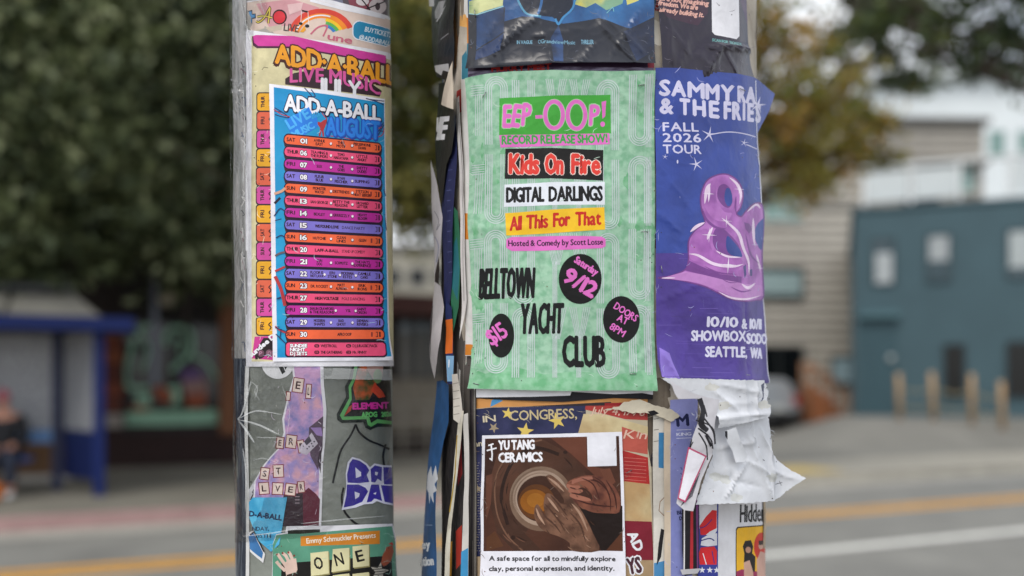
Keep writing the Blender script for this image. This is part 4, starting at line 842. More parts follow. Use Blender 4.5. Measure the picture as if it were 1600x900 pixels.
for p in ([(380, 285), (450, 330), (520, 350)], [(800, 310), (830, 350), (850, 370)], [(1290, 460), (1330, 440)], [(1210, 555), (1330, 515), (1350, 450)], [(880, 520), (1000, 535), (1100, 560)]): a.line(p, 8, rd, smooth=4)
a.poly([(795, 400), (820, 380), (850, 370), (840, 420), (820, 470), (825, 525), (810, 525), (802, 470), (790, 525), (775, 520), (790, 450), (760, 410), (770, 395)], rd)
a.text('ADD-A-BALL', (470, 292), (1322, 386), 140, '#ecebf2', bold=9, ow=8, outline='#1d2440', vert=True, track=.08, shadow=('#1d2440', 4, 8), hs=[1, .97, .95, 1, .95, 1, .95, .92, .9, .9])
a.poly([(475, 385), (690, 265), (720, 330), (760, 330), (770, 440), (570, 560), (540, 520)], '#2c7fe0')
a.text('LIVE', (520, 465), (712, 350), 92, '#4fb0f0', bold=6, track=.12); a.text('MUSIC', (560, 545), (745, 445), 62, '#4fb0f0', bold=4); a.text('2026', (715, 370), (795, 340), 46, '#33a0d8', bold=3)
a.text('AUGUST', (838, 505), (1315, 548), 150, '#2f86e8', bold=8, ow=10, outline='#235bc0', shadow=('#2449a0', 6, 10), vert=True, track=.08)
a.Z(0, 0, 1)
oc = ['#f2683f', '#f0547f', '#c2309c', '#8276cf']
rows = [('SAT', '01', ['AVENUE/EAST', 'THEE/MOTIF', 'PERSEPHONE/DAWN']), ('THUR', '06', ['TEA-MING &/THE RUMORS', 'TOMO/NAKAYAMA', 'LITTLE/ANGRY']), ('FRI', '07', ['SUX', 'THE/GOBS', 'SHETTY/DUDES']),
        ('SAT', '08', ['FLEUR/BLUE', 'RYAN/FISCHER', 'SLIPPING']), ('SUN', '09', ['MONSTER/WATCH', 'DESTRENDS', 'STETSON/HEAT SEEKER']), ('THUR', '13', ['IAN GEORGE', 'BETTY THE/REASONS', 'ORCHARD/LETTER']),
        ('FRI', '14', ['BEXLEY', 'GRRRIZZLY', 'HEAVY/BLOOM']), ('SAT', '15', ['WE FOUND LOVE', 'DANCE PARTY', None]), ('SUN', '16', ['HUTCHIE', 'CLEAN/LINES', 'GLEN']), ('THUR', '20', ['LAFF-A-BALL', 'STAND UP COMEDY', None]),
        ('FRI', '21', ['SUN/DOG', 'SCHMUTZ', 'THE HAYS/EXPERIENCE']), ('SAT', '22', ['FLOOR IS/NOT LAVA', 'ERI/STONE', 'MCKENNA/ESTES', 'CAMILLE/CANO']), ('SUN', '23', ['DR. ROCKET', 'MATT/ALMAND', 'ERIK/IRONS']),
        ('THUR', '27', ['HIGH VOLTAGE', 'POLE DANCING', None]), ('FRI', '28', ['SHAUN CRAWFORD/& THE REASONS', 'YSL', 'SAINT/ORION']), ('SAT', '29', ['MODERN/SHAPES', 'BAD/GHOST', 'DEMIAN/RIVERS']), ('SUN', '30', ['AFRO OOP'])]
cyc = {'SAT': 3, 'THUR': 1, 'FRI': 2, 'SUN': 0}
dk = '#33161f'
for k, (d, num, acts) in enumerate(rows):
    yl = 217.8 + 19.05 * k; yr = 231.6 + 18.19 * k; x0 = 443 + k * .19; x1 = 597 + k * .16
    sl_ = (yr - yl) / (x1 - x0); Y = lambda x: yl + sl_ * (x - x0)
    base = [(x0, 9.2, '#2a1830'), (x0 + 1.6, 7.1, oc[cyc[d] if k else 0])]
    a.poly([(x0 - .5, Y(x0) + 1.5), (x1 + .5, Y(x1) + 1.5), (x1 - 1, Y(x1) + 11.4), (x0 + 2, Y(x0) + 11.4)], '#43262c')
    for xs, hh, c in base:
        xe = x1 - (xs - x0); pts = [(xs + hh * .8 - hh * .8 * math.cos(t), Y(xs) + hh * math.sin(t)) for t in np.linspace(-math.pi / 2, math.pi / 2, 9)][::-1]
        pts += [(xe - hh * .8 + hh * .8 * math.cos(t), Y(xe) + hh * math.sin(t)) for t in np.linspace(-math.pi / 2, math.pi / 2, 9)]; a.poly(pts, c)
    tx = lambda st, xa, xb, dy, h, c, b=.35, **kw: a.text(st, (xa, Y(xa) + dy), (xb, Y(xb) + dy), h, c, bold=b, vert=True, **kw)
    tx(d, 448, 448 + (13.5 if len(d) == 3 else 19), 2.2, 5.6, dk, .4); tx(num, 469, 480, 3.4, 7.2, '#f4f0f4', .55, outline=dk, ow=.9)
    if len(acts) == 1: tx(acts[0], 527, 549, 2, 4.4, dk)
    elif acts[2] is None: tx(acts[0], 492, 529, 2, 4.4, dk, .45); tx(acts[1], 534, 570, 2, 4.4, dk, .1)
    else:
        cs = [499, 533, 566] if len(acts) == 3 else [495, 519, 543, 569]; mw = 27 if len(acts) == 3 else 20
        if k == 14: cs = [503, 544, 565]; mw = 40
        for q_, st in enumerate(acts):
            ls = st.split('/'); c_ = cs[q_]
            for n_, t in enumerate(ls):
                ww = min(mw, 2.9 * len(t)); 
                if k == 14 and q_ == 0: ww = 38
                dy = 2 if len(ls) == 1 else (-.7 + n_ * 5.4); tx(t, c_ - ww / 2, c_ + ww / 2, dy, 4.3, dk, .3)
        for q_ in range(len(cs) - 1):
            xx = (cs[q_] + cs[q_ + 1]) / 2 + (1 if len(cs) == 3 else 0); a.ell(xx, Y(xx) + .6, 2.4, 2.6, dk, n=14); a.ell(xx, Y(xx), 1.8, 2, '#f4e8ee', n=14)
    a.line([(586, Y(586) - 3.5), (588.5, Y(588) - 3.5), (588.5, Y(588) + 3.5), (586, Y(586) + 3.5)], 1, dk); a.line([(592, Y(592) - 4), (592, Y(592) + 4)], 2.2, dk)
    if d == 'SUN': a.line([(580, Y(580) - 3.5), (580, Y(580) + 3.5)], 2.4, '#8a3a38')
a.rr(445.5, 533.5, 601, 558.5, 5, '#2a1830'); a.rr(447.2, 535.3, 599.5, 556, 4.5, oc[1])
for k, t in enumerate(('SUNDEE', 'NIGHT', 'DJ SETS')): a.text(t, (453, 542.6 + k * 6.1), (480 - (3 if k == 1 else 0), 542.6 + k * 6.1), 5, '#f4f0f4', bold=.5, outline=dk, ow=.6)
for x, y, n_, t, ww in ((491, 542.5, '02', 'WESTROLL', 26), (491, 552.6, '09', 'THE GATHERING', 34), (541, 542.5, '16', 'DJ JURASSIC PACK', 38), (541, 552.6, '23', 'Mr. FINNY', 22)):
    a.rr(x, y - 4.8, x + 8, y + .6, 2.5, dk); a.text(n_, (x + 1.8, y - .4), (x + 6.2, y - .4), 3.3, oc[1]); a.text(t, (x + 10, y), (x + 10 + ww, y), 4.3, dk, bold=.3)
sk = '#d9a58a'
for p, c, w_ in (([(429, 303), (440, 299), (446, 294)], sk, 4), ([(429, 318), (438, 309)], '#2a2030', 4), ([(429, 338), (438, 326), (447, 332)], pb, 1.6), ([(430, 345), (440, 342)], pb, 1.4), ([(432, 372), (440, 368), (447, 372)], pb, 1.6), ([(431, 400), (438, 396), (446, 394)], '#6b5a60', 3), ([(431, 424), (446, 417)], rd, 3.2), ([(431, 432), (440, 452), (446, 478)], rd, 5), ([(434, 467), (440, 465)], pb, 2.4), ([(431, 510), (438, 516), (447, 520)], rd, 2.4), ([(431, 512), (447, 518)], pb, 1.4), ([(432, 522), (440, 530), (446, 536)], pb, 1.6), ([(440, 514), (438, 530)], pb, 1.4), ([(600, 296), (603, 306)], pb, 1.4), ([(602, 340), (604, 360)], pb, 1.2)): a.line(p, w_, c, smooth=4)
a.wear(424, 140, 600, 560, 26, '#bfe0ee', 5); a.sheet('blue_calendar_poster', LP, 'bright blue show calendar with seventeen orange, pink and violet rows of dates', 'poster', .0038, curl=.003, amp=.0006, seed=3, creases=[(424, 330, 430, 560, .0006, .004)])

# --- lower half of the left pole
a = Art(rough=.4, bump=.1); a.ell(434, 566, 26, 26, '#dedee0'); a.poly([(429, 560), (437, 560), (446, 581), (441, 585)], '#1c1e20'); a.poly([(443, 570), (452, 568), (446, 578)], '#1c1e20')
a.sheet('round_sticker', LP, 'round white sticker with black bars, half hidden below the cream calendar', 'sticker', .0008)
a = Art(rough=.5, bump=.2)
a.poly([(455, 560), (505, 560), (506, 600), (510, 640), (508, 690), (505, 720), (502, 822), (420, 822), (395, 800), (398, 752), (411, 728), (422, 714), (437, 698), (443, 676), (441, 655), (448, 625), (458, 590)], WHT)
mar = pm('#d0a6cc', rough=.5, scale=62, hex2='#7f83bd', bump=.2, bscale=45, c2pos=(.42, .66)); mar2 = pm('#d8a8b8', rough=.5, scale=60, hex2='#a192c6', bump=.2, bscale=45)
a.poly([(458, 560), (500, 560), (501, 600), (505, 640), (503, 690), (499, 720), (497, 820), (424, 820), (398, 798), (400, 752), (413, 729), (424, 715), (439, 699), (446, 677), (444, 655), (451, 625), (461, 590)], mar)
a.poly([(424, 720), (470, 700), (498, 735), (497, 775), (445, 770), (410, 745)], mar2); a.poly([(462, 600), (500, 605), (502, 640), (470, 640)], mar2)
a.poly([(483, 668), (505, 650), (504, 700), (497, 735), (485, 712), (482, 690)], '#5c4a5c'); a.poly([(485, 668), (502, 668), (504, 682), (495, 680)], '#a487c0'); a.poly([(496, 720), (503, 690), (501, 740)], '#3c2f3c')
a.poly([(443, 772), (478, 770), (476, 822), (440, 822)], '#33222c'); a.poly([(473, 770), (482, 762), (494, 772), (500, 780), (498, 822), (474, 822)], '#642337')
for k in range(3): a.line([(461, 776 + k * 5), (468, 776 + k * 5)], 1.4, '#97858f')
def tile(x, y, w_, h_, r, ch):
    M = lambda px_, py_: (x + px_ * math.cos(R(r)) - py_ * math.sin(R(r)), y + px_ * math.sin(R(r)) + py_ * math.cos(R(r)))
    a.poly([M(-w_ / 2 - 1.4, -h_ / 2 - 1.4), M(w_ / 2 + 1.4, -h_ / 2 - 1.4), M(w_ / 2 + 1.4, h_ / 2 + 1.4), M(-w_ / 2 - 1.4, h_ / 2 + 1.4)], '#82282f'); a.poly([M(-w_ / 2, -h_ / 2), M(w_ / 2, -h_ / 2), M(w_ / 2, h_ / 2), M(-w_ / 2, h_ / 2)], '#e6d3c8')
    if ch: a.text(ch, M(-w_ * .25, h_ * .27), M(w_ * .25, h_ * .27), h_ * .55, '#43252a', bold=.4)
for t in ((466, 602, 15, 21, 8, 'E'), (482.3, 611.5, 6.5, 21, 4, 'L'), (450.5, 619, 5, 12, 5, ''), (437.5, 692, 10, 16, 5, 'E'), (455, 690, 15, 19, 7, 'R'), (470.5, 697.5, 9, 18, -10, 'I'), (414, 740, 12, 17, 8, 'S'), (435, 736, 14.5, 18, -3, 'T'), (413, 763, 14, 17, -5, 'L'), (434, 763.5, 15, 17, 3, 'V'), (454, 765, 15, 17, 7, 'E'), (470.5, 761, 9, 16, -6, 'R')): tile(*t)
a.poly([(466, 701), (487, 676), (497, 693), (479, 711), (470, 708)], '#c7bfcb'); a.poly([(475, 690), (483, 681), (487, 689), (479, 696)], '#4a4652')
for x, y in ((487, 693), (491, 690), (489, 697), (483, 698), (480, 701)): a.ell(x, y, 1.3, 1.3, '#4a4652', n=10)
a.wear(430, 600, 500, 815, 26, '#e6d9ea', 10); a.sheet('torn_letter_tile_flyer', LP, 'torn pink and lilac marbled flyer with cream letter tiles on the slim pole', 'flyer', .0011, curl=.0008, amp=.0006, seed=5)
a = Art(rough=.4, bump=.1); e_ = [(552, 560), (609, 560), (612, 667), (590, 667), (579, 672), (571, 668), (568, 660), (534, 661), (527, 656), (526, 647), (541, 620), (539, 604), (545, 594), (550, 574)]
def inset(p, d):
    c = np.mean(p, 0); return [tuple(np.array(q) + (c - np.array(q)) / np.hypot(*(c - np.array(q))) * d) for q in p]
a.poly(e_, '#15201a'); a.poly([(556, 560), (609, 560), (612, 663), (590, 661), (580, 667), (575, 664), (573, 655), (535, 656), (531, 649), (546, 622), (545, 604), (551, 592)], '#5fa860'); a.poly([(561, 560), (609, 560), (612, 658), (590, 655), (580, 661), (577, 650), (537, 651), (550, 624), (549, 606), (555, 594)], '#191718')
a.poly([(563, 565), (585, 566), (588, 600), (577, 625), (556, 625), (552, 606)], pm('#3d4a22', rough=.4, scale=60, hex2='#b5532a')); a.poly([(585, 598), (598, 612), (602, 620), (592, 622), (580, 610)], '#c8452a'); a.poly([(570, 562), (600, 563), (597, 590), (585, 596), (575, 580)], '#a07a70'); a.poly([(538, 650), (545, 636), (551, 632), (548, 642)], '#a83c22'); a.ell(590, 588, 7, 11, '#6a8c58')
a.text('ELEMENT', (551, 639.5), (608, 638), 9.5, '#cc2f9a', bold=1); a.text('APOG', (565, 652), (590, 651), 7.6, '#66c06a', bold=.8); a.text('2026', (596, 651), (612, 650), 7, '#66c06a', bold=.8)
a.sheet('monster_sticker', LP, 'black die cut sticker with a green outline and a fiery face on the slim pole', 'sticker', .0011)
a = Art(rough=.35, bump=.06); d_ = [(550, 714), (562, 717), (573, 724), (578, 730), (585, 724), (600, 727), (612, 727), (614, 790), (600, 787), (589, 783), (582, 787), (569, 788), (556, 793), (534, 797), (538, 775), (541, 760), (540, 740), (543, 722)]
bl = '#3a2f96'; a.poly(d_, '#dcdcec'); a.poly([(551, 717), (562, 720), (572, 727), (577, 735), (573, 742), (577, 753), (560, 755), (543, 754), (542, 742), (546, 724)], bl); a.poly([(579, 733), (586, 727), (597, 730), (596, 752), (590, 748), (586, 754), (580, 753)], bl); a.poly([(599, 730), (612, 730), (613, 757), (600, 757)], bl)
a.poly([(542, 757), (560, 757), (571, 762), (575, 768), (566, 784), (552, 790), (537, 793), (541, 775)], bl); a.poly([(573, 785), (580, 757), (592, 757), (597, 783), (589, 780), (585, 779), (580, 784)], bl); a.poly([(595, 758), (613, 759), (614, 787), (601, 784)], bl)
for q_ in ([(555, 730), (564, 738), (564, 744), (556, 747)], [(554, 768), (562, 771), (561, 776), (555, 780)], [(586, 737), (591, 738), (589, 743), (586, 742)], [(583, 771), (588, 769), (587, 773)]): a.poly(q_, '#dcdcec')
a.sheet('graffiti_sticker', LP, 'blue bubble letter graffiti sticker with a white edge on the slim pole', 'sticker', .0011)
a = Art(rough=.5); a.poly([(389, 765), (402, 744), (406, 752), (396, 790), (390, 792)], '#cfcfd4')
for k in range(26): a.rect(391 + (k * 7 % 11), 752 + (k * 13 % 37), 393 + (k * 7 % 11), 754 + (k * 13 % 37), '#2a2a2e', up=k == 0)
a.poly([(388, 832), (396, 829), (414, 866), (411, 880), (390, 862)], '#dcdcdc'); a.poly([(388, 838), (396, 833), (411, 864), (409, 873), (390, 858)], '#3f74aa'); a.line([(390, 836), (397, 831), (412, 862)], 2, '#1b1d22')
a.sheet('torn_scrap', LP, 'torn grey checked and blue scrap at the left edge of the slim pole', 'flyer scrap', .0012)
a = Art(rough=.5, bump=.2); a.poly([(397, 777), (449, 777), (445, 800), (438, 850), (424, 862), (405, 845), (391, 810), (391, 785)], pm('#3fa0cc', rough=.5, scale=35, hex2='#5fb4d6', bump=.2, bscale=45))
nv = '#1d2f52'; a.text('D-A-BALL', (390, 806), (441, 813), 8.2, nv, bold=.9); a.text('NDAY,', (395, 829), (421, 829), 6, nv, bold=.3); a.text('21STH', (399, 839.5), (424, 840.5), 6, nv, bold=.3)
a.sheet('torn_blue_flyer', LP, 'torn light blue flyer with navy lettering low on the slim pole', 'flyer', .0018, curl=.0025, amp=.0005, seed=8)
a = Art(rough=.45, bump=.15)
a.poly([(427, 850), (433, 834), (446, 832), (448, 822), (530, 821), (613, 818), (618, 845), (622, 960), (422, 960)], WHT); a.poly([(450, 828), (500, 827), (500, 836), (450, 836)], '#23261f')
gr = '#5e9a80'; a.poly([(427, 851), (433, 836), (447, 834), (470, 834), (612, 822), (617, 848), (620, 958), (424, 958)], gr); a.poly([(440, 880), (612, 868), (614, 958), (438, 958)], '#1d1c1a')
a.poly([(470, 838), (594, 829), (594, 850), (470, 853)], '#d5862d'); a.text('Emmy Schmuckler Presents', (479, 849), (588, 840), 7.6, '#efe6d6', bold=.25)
def btile(p, ch, lo=.74): 
    a.poly([(x + 1.5, y + 2) for x, y in p], '#8d8457'); a.poly(p, '#ddd6a8'); (x0, y0), (x1, y1), (x2, y2), (x3, y3) = p
    a.text(ch, (x3 + (x2 - x3) * .26, y0 + (y3 - y0) * lo), (x3 + (x2 - x3) * .74, y1 + (y2 - y1) * lo), (y3 - y0) * .52, '#1d1b19', bold=.7)
btile([(485, 864), (513, 861), (514, 896), (486, 900)], 'O'); btile([(520, 858), (546, 856), (546, 890), (518, 894)], 'N'); btile([(551, 854), (577, 851), (577, 884), (552, 887)], 'E'); btile([(520, 899), (546, 896), (547, 930), (520, 933)], 'M'); btile([(551, 897), (577, 894), (577, 927), (552, 930)], 'A')
hs_ = '#e0c3b4'
a.poly([(444, 880), (452, 874), (463, 872), (465, 890), (460, 900), (448, 903)], hs_)
for p in ([(446, 892), (438, 884), (432, 877)], [(447, 884), (440, 874), (434, 865)], [(452, 878), (447, 868), (442, 864)], [(458, 876), (454, 866), (451, 862)]): a.line(p, 5, hs_)
for x, y in ((433, 866), (442, 864), (451, 863), (460, 868)): a.ell(x, y, 1.6, 1.8, '#8b3a30', n=8)
a.poly([(448, 898), (462, 894), (466, 930), (452, 935)], '#3a2a24'); a.poly([(598, 868), (604, 855), (613, 851), (615, 862), (610, 878), (600, 886), (596, 880)], '#9c4f34'); a.poly([(607, 850), (612, 847), (615, 852)], '#c0382c')
a.star(593, 893, 15, '#b5b0a4', rot=10); 
for k in range(5): a.line([(582, 886 + k * 4), (604, 884 + k * 4)], 1.3, '#3a3833')
a.wear(430, 836, 610, 900, 26, '#a8cbb9', 11); a.sheet('green_show_poster', LP, 'green poster with cream letter tiles and an orange banner on the slim pole', 'poster', .0026, curl=.003, amp=.0008, seed=9, creases=[(428, 880, 500, 850, .0008, .003)])

# --- clear tape and film on the left pole
def film(name, gloss=.6, bs=30, strength=.9, tint=(1, 1, 1), milk=0.0):
    m = bpy.data.materials.new(name); m.use_nodes = True; t = m.node_tree; n = t.nodes; l = t.links; n.remove(n['Principled BSDF'])
    tr = n.new('ShaderNodeBsdfTransparent'); tr.inputs[0].default_value = tint + (1,); g = n.new('ShaderNodeBsdfGlossy'); g.inputs['Roughness'].default_value = .12; mxs = n.new('ShaderNodeMixShader')
    fr = n.new('ShaderNodeLayerWeight'); fr.inputs[0].default_value = .35; ma = n.new('ShaderNodeMath'); ma.operation = 'MULTIPLY'; ma.inputs[1].default_value = gloss
    tcn = n.new('ShaderNodeTexCoord'); no = n.new('ShaderNodeTexNoise'); no.inputs['Scale'].default_value = bs; no.inputs['Detail'].default_value = 4; no.inputs['Distortion'].default_value = 1.2
    bp = n.new('ShaderNodeBump'); bp.inputs['Strength'].default_value = strength; bp.inputs['Distance'].default_value = .01
    l.new(tcn.outputs['Object'], no.inputs['Vector']); l.new(no.outputs[0], bp.inputs['Height']); l.new(bp.outputs[0], g.inputs['Normal']); l.new(bp.outputs[0], fr.inputs[1])
    l.new(fr.outputs['Fresnel'], ma.inputs[0]); l.new(ma.outputs[0], mxs.inputs[0]); l.new(tr.outputs[0], mxs.inputs[1]); l.new(g.outputs[0], mxs.inputs[2]); 
    if milk:
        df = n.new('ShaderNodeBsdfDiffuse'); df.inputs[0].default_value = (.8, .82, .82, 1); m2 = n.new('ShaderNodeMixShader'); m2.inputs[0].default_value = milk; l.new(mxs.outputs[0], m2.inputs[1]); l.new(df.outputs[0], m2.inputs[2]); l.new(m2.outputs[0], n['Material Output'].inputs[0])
    else: l.new(mxs.outputs[0], n['Material Output'].inputs[0])
    return m
fm = film('clear_film'); a = Art(); a.poly([(340, 556), (470, 570), (560, 574), (610, 590), (612, 745), (560, 780), (505, 836), (440, 842), (340, 850)], fm); mk = film('milky_crease_glint', .8, milk=.3)  # bright crease glints painted in as milky streaks on the creased tape
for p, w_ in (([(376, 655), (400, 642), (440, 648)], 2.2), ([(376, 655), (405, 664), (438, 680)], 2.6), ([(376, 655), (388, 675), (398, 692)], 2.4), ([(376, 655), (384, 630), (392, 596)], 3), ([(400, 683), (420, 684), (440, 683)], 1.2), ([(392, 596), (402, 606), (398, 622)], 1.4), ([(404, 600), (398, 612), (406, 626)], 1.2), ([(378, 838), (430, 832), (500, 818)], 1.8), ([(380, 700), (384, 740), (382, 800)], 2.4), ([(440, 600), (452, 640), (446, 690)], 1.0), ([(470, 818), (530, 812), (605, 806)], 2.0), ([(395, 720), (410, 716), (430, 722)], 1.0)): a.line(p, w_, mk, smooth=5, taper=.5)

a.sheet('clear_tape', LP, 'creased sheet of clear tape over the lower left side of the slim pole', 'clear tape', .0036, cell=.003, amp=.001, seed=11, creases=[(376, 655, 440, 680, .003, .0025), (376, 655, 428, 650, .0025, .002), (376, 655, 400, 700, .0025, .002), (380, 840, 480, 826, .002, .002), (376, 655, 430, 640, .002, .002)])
a = Art(); a.poly(torn([(500, 575), (612, 577), (614, 594), (502, 592)], .6, 12), film('milky_film', .6, milk=.28))
a.sheet('clear_tape', LP, 'pale band of clear tape across the top of the fiery face sticker', 'clear tape', .0042, amp=.0006, seed=17)
a = Art(); a.poly([(345, -40), (400, -40), (394, 40), (392, 300), (390, 560), (345, 560)], fm)
for p, w_ in (([(377, 4), (384, 34), (393, 70)], 2.6), ([(380, 60), (386, 110), (388, 170)], 2), ([(378, 120), (383, 200), (381, 290)], 2.4), ([(384, 220), (388, 330), (386, 420)], 1.8), ([(380, 380), (384, 460), (383, 550)], 2.6), ([(404, -5), (408, 10), (414, 22)], 2)): a.line(p, w_, mk, smooth=5, taper=.5)  # painted crease glints down the upper strip as well
a.poly([(395, -40), (410, -40), (416, 26), (398, 30)], fm)
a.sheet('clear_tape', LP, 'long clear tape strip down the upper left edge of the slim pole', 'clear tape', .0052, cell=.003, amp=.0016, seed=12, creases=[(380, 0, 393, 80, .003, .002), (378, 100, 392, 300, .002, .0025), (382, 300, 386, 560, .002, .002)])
a = Art(rough=.45); a.poly([(340, -40), (386, -40), (384, 130), (388, 300), (386, 560), (340, 560)], pm('#b7b4b2', rough=.4, scale=30, hex2='#8d8e8c', stretch=(3, 3, .6), bump=.5, bscale=40))
rs = random.Random(6)
for k in range(26):
    y = rs.uniform(60, 540); a.line([(rs.uniform(376, 379), y), (rs.uniform(379, 384), y + rs.uniform(-3, 9)), (rs.uniform(377, 385), y + rs.uniform(4, 18))], rs.uniform(.8, 2), rs.choice(['#33343a', '#8a6a72', '#5d6478', '#e2dfdc']), smooth=3)
a.sheet('crumpled_flyer', LP, 'crumpled pale flyer under tape along the upper left edge of the slim pole', 'flyer', .0014, amp=.001, seed=13)
a = Art(rough=.3); a.poly([(340, 560), (383, 560), (384, 960), (340, 960)], pm('#2c3340', rough=.3, scale=25, hex2='#7d8791', stretch=(4, 4, .5), c2pos=(.5, .75), bump=.5, bscale=40)); a.poly([(383.5, 572), (389, 573), (389, 960), (384, 960)], '#dcdcda')
a.sheet('dark_tape_strip', LP, 'dark strip with a white paper edge along the lower left side of the slim pole', 'tape strip', .0014, amp=.0012, seed=14)
tb = MB().m(film('tape_tab_film', .8)); 
p0 = LP.pos(LP.px([(380, 118)])[:, 0], LP.px([(380, 118)])[:, 1], np.array([.004]))[0]; x, y, z = p0
for k in range(6):
    tb.face([(x + .003, y + .01, z - k * .0085), (x - .011 - .002 * math.sin(k), y - .002 * (k % 2), z - k * .0085 - .001), (x - .0115 - .002 * math.sin(k + 1), y - .002 * ((k + 1) % 2), z - (k + 1) * .0085), (x + .003, y + .01, z - (k + 1) * .0085)])
tag(tb.build('tape_tab'), 'loose flap of clear tape sticking out from the left edge of the slim pole', 'tape flap')
# ================================================================ RIGHT POLE
front = [(-.072, 1.44), (-.100, 1.31), (-.083, 1.19), (-.045, 1.125), (.05, 1.104), (.12, 1.106), (.195, 1.12), (.262, 1.145), (.318, 1.185), (.362, 1.235), (.386, 1.30)]
RP = Surf(front + [(.378, 1.38), (.31, 1.47), (.2, 1.53), (.06, 1.52)], closed=True, lean=.011, amp=.0006, seed=9)
SD = Surf([(-.150, 1.44), (-.135, 1.36), (-.108, 1.24), (-.072, 1.15), (-.035, 1.112)], lean=-.004, amp=.0010, seed=5)      # edges of the paper stack on the left side
pole_r = empty('wooden_pole', (.135, 1.31, .12)); tag(pole_r, 'thick wooden pole padded with many layers of posters, the wider of the two poles', 'pole', 'poster covered poles')
pole_mesh('shaft', RP, .12, 6.2, mat('#5d5246', rough=.85, var=.25, scale=9, hex2='#7d7263', stretch=(6, 6, .4), bump=.6, bscale=40), parent=pole_r)
a = Art(bump=.5); oldp = mat('#b9b0a2', rough=.8, scale=14, hex2='#8f8678', bump=.6, bscale=60, c2pos=(.35, .7))
a.poly([(650, -60), (1260, -60), (1260, 960), (650, 960)], oldp)
rs = random.Random(5)
for k in range(46):
    x = rs.uniform(690, 1190); y = rs.uniform(-40, 930); w_ = rs.uniform(12, 60); h_ = rs.uniform(10, 50)
    a.poly([(x + rs.uniform(-5, 5), y + rs.uniform(-5, 5)), (x + w_ * .5, y + rs.uniform(-6, 6)), (x + w_ + rs.uniform(-5, 5), y + rs.uniform(-5, 5)), (x + w_, y + h_), (x + w_ * .4, y + h_ + rs.uniform(-7, 7)), (x + rs.uniform(-4, 4), y + h_)], rs.choice(['#d8d2c6', '#37343a', '#8a5a3a', '#c9c2b6', '#514b52', '#a33a36', '#53708c', '#d9a35e', '#6e675e']))
a.sheet('old_paper', RP, None, off=.0008, parent=pole_r, amp=.0008, seed=3, cell=.015)

# --- top dark blue poster
a = Art(rough=.3, coat=.22, bump=.6, bscale=14)
a.poly([(731, -40), (1022, -40), (1022, 101), (940, 99), (870, 100), (800, 105), (731, 109)], '#1b1e2a'); a.Z(660, 0, 4.092)
a.poly([(295, -100), (1480, -100), (1480, 110), (1320, 190), (1130, 110), (900, 150), (640, 110), (525, 140), (530, 50), (345, 95), (295, 90)], pm('#173a6e', rough=.24, scale=22, hex2='#2f6da6', coat=.22, bump=.6, bscale=14, c2pos=(.35, .7)))
a.poly([(345, 95), (520, 45), (525, 205), (345, 320)], pm('#1d3f70', rough=.24, scale=16, hex2='#14223c', coat=.22, bump=.6, bscale=14)); a.poly([(345, 330), (525, 215), (500, 330), (345, 390)], '#1f335c')
a.poly([(297, 85), (300, 10), (390, -20), (520, -60), (515, 38), (400, 70), (340, 92)], pm('#8aa06a', rough=.24, scale=26, hex2='#d2d59a', coat=.22, bump=.6, bscale=14)); a.line([(297, 88), (345, 94), (520, 42)], 7, '#8ec0c8')
a.poly([(975, 20), (1010, -60), (1300, -60), (1280, 20), (1180, 60), (1110, 10), (1050, 40)], pm('#d8c85a', rough=.24, scale=24, hex2='#7fa98a', coat=.22, bump=.6, bscale=14)); a.poly([(1300, -40), (1440, -60), (1380, 5), (1310, 30)], '#c9c36c')
a.poly([(600, -80), (960, -80), (965, 60), (900, 120), (870, 140), (830, 110), (760, 110), (680, 110), (640, 80)], '#12182a'); a.line([(600, -20), (640, 60), (680, 100), (760, 115)], 13, '#4f93b4', smooth=5); a.line([(980, -20), (960, 50), (900, 110), (870, 155), (850, 120)], 13, '#3d84b8', smooth=5); a.line([(770, -60), (760, 30), (740, 100)], 16, '#28609a', smooth=5)
a.poly([(1180, 70), (1220, 38), (1228, 66)], '#2b5d86'); a.line([(1180, 80), (1220, 40), (1226, 70)], 4, '#7ec0c4')
a.poly([(295, 90), (345, 95), (340, 440), (295, 445)], '#191a22'); a.poly([(820, 250), (870, 160), (900, 260), (900, 400), (840, 400)], pm('#2a4a7c', rough=.24, scale=30, hex2='#1b2133', coat=.22, bump=.6, bscale=14)); a.poly([(1280, 210), (1480, 120), (1480, 330), (1360, 400)], pm('#26375c', rough=.24, scale=14, hex2='#1c2033', coat=.22, bump=.6, bscale=14))
for t, x0, x1, y, h_ in (('IN VAGUE', 605, 705, 285, 21), ('GrandviewMusic', 757, 978, 283, 24), ('THRILLER', 1014, 1096, 281, 29)): a.text(t, (x0, y), (x1, y), h_, '#6f9db4', bold=1.2)
a.line(arc(750, 273, 8, 10, 0, 330), 3, '#6f9db4')
a.wear(738, 2, 1015, 96, 34, '#5d6272', 6); a.sheet('dark_blue_poster', RP, 'glossy dark blue poster with yellow glints at the top of the wide pole', 'poster', .0085, cell=.005, curl=.003, amp=.0022, seed=21, lift=lambda s, z: .004 * np.exp(-np.abs(z - (HY - 105) / F * 1.11) / .012), creases=[(800, 60, 850, 20, .003, .006), (780, 100, 790, 52, .004, .004), (1010, 90, 940, 25, .004, .008), (865, 100, 842, 30, .003, .006), (940, 40, 990, 100, .004, .003), (900, 105, 930, 70, .003, .003), (745, 100, 770, 40, .003, .003), (830, 60, 910, 45, .002, .003), (1000, 20, 960, 80, .003, .003), (812, 40, 770, 90, .004, .003)])
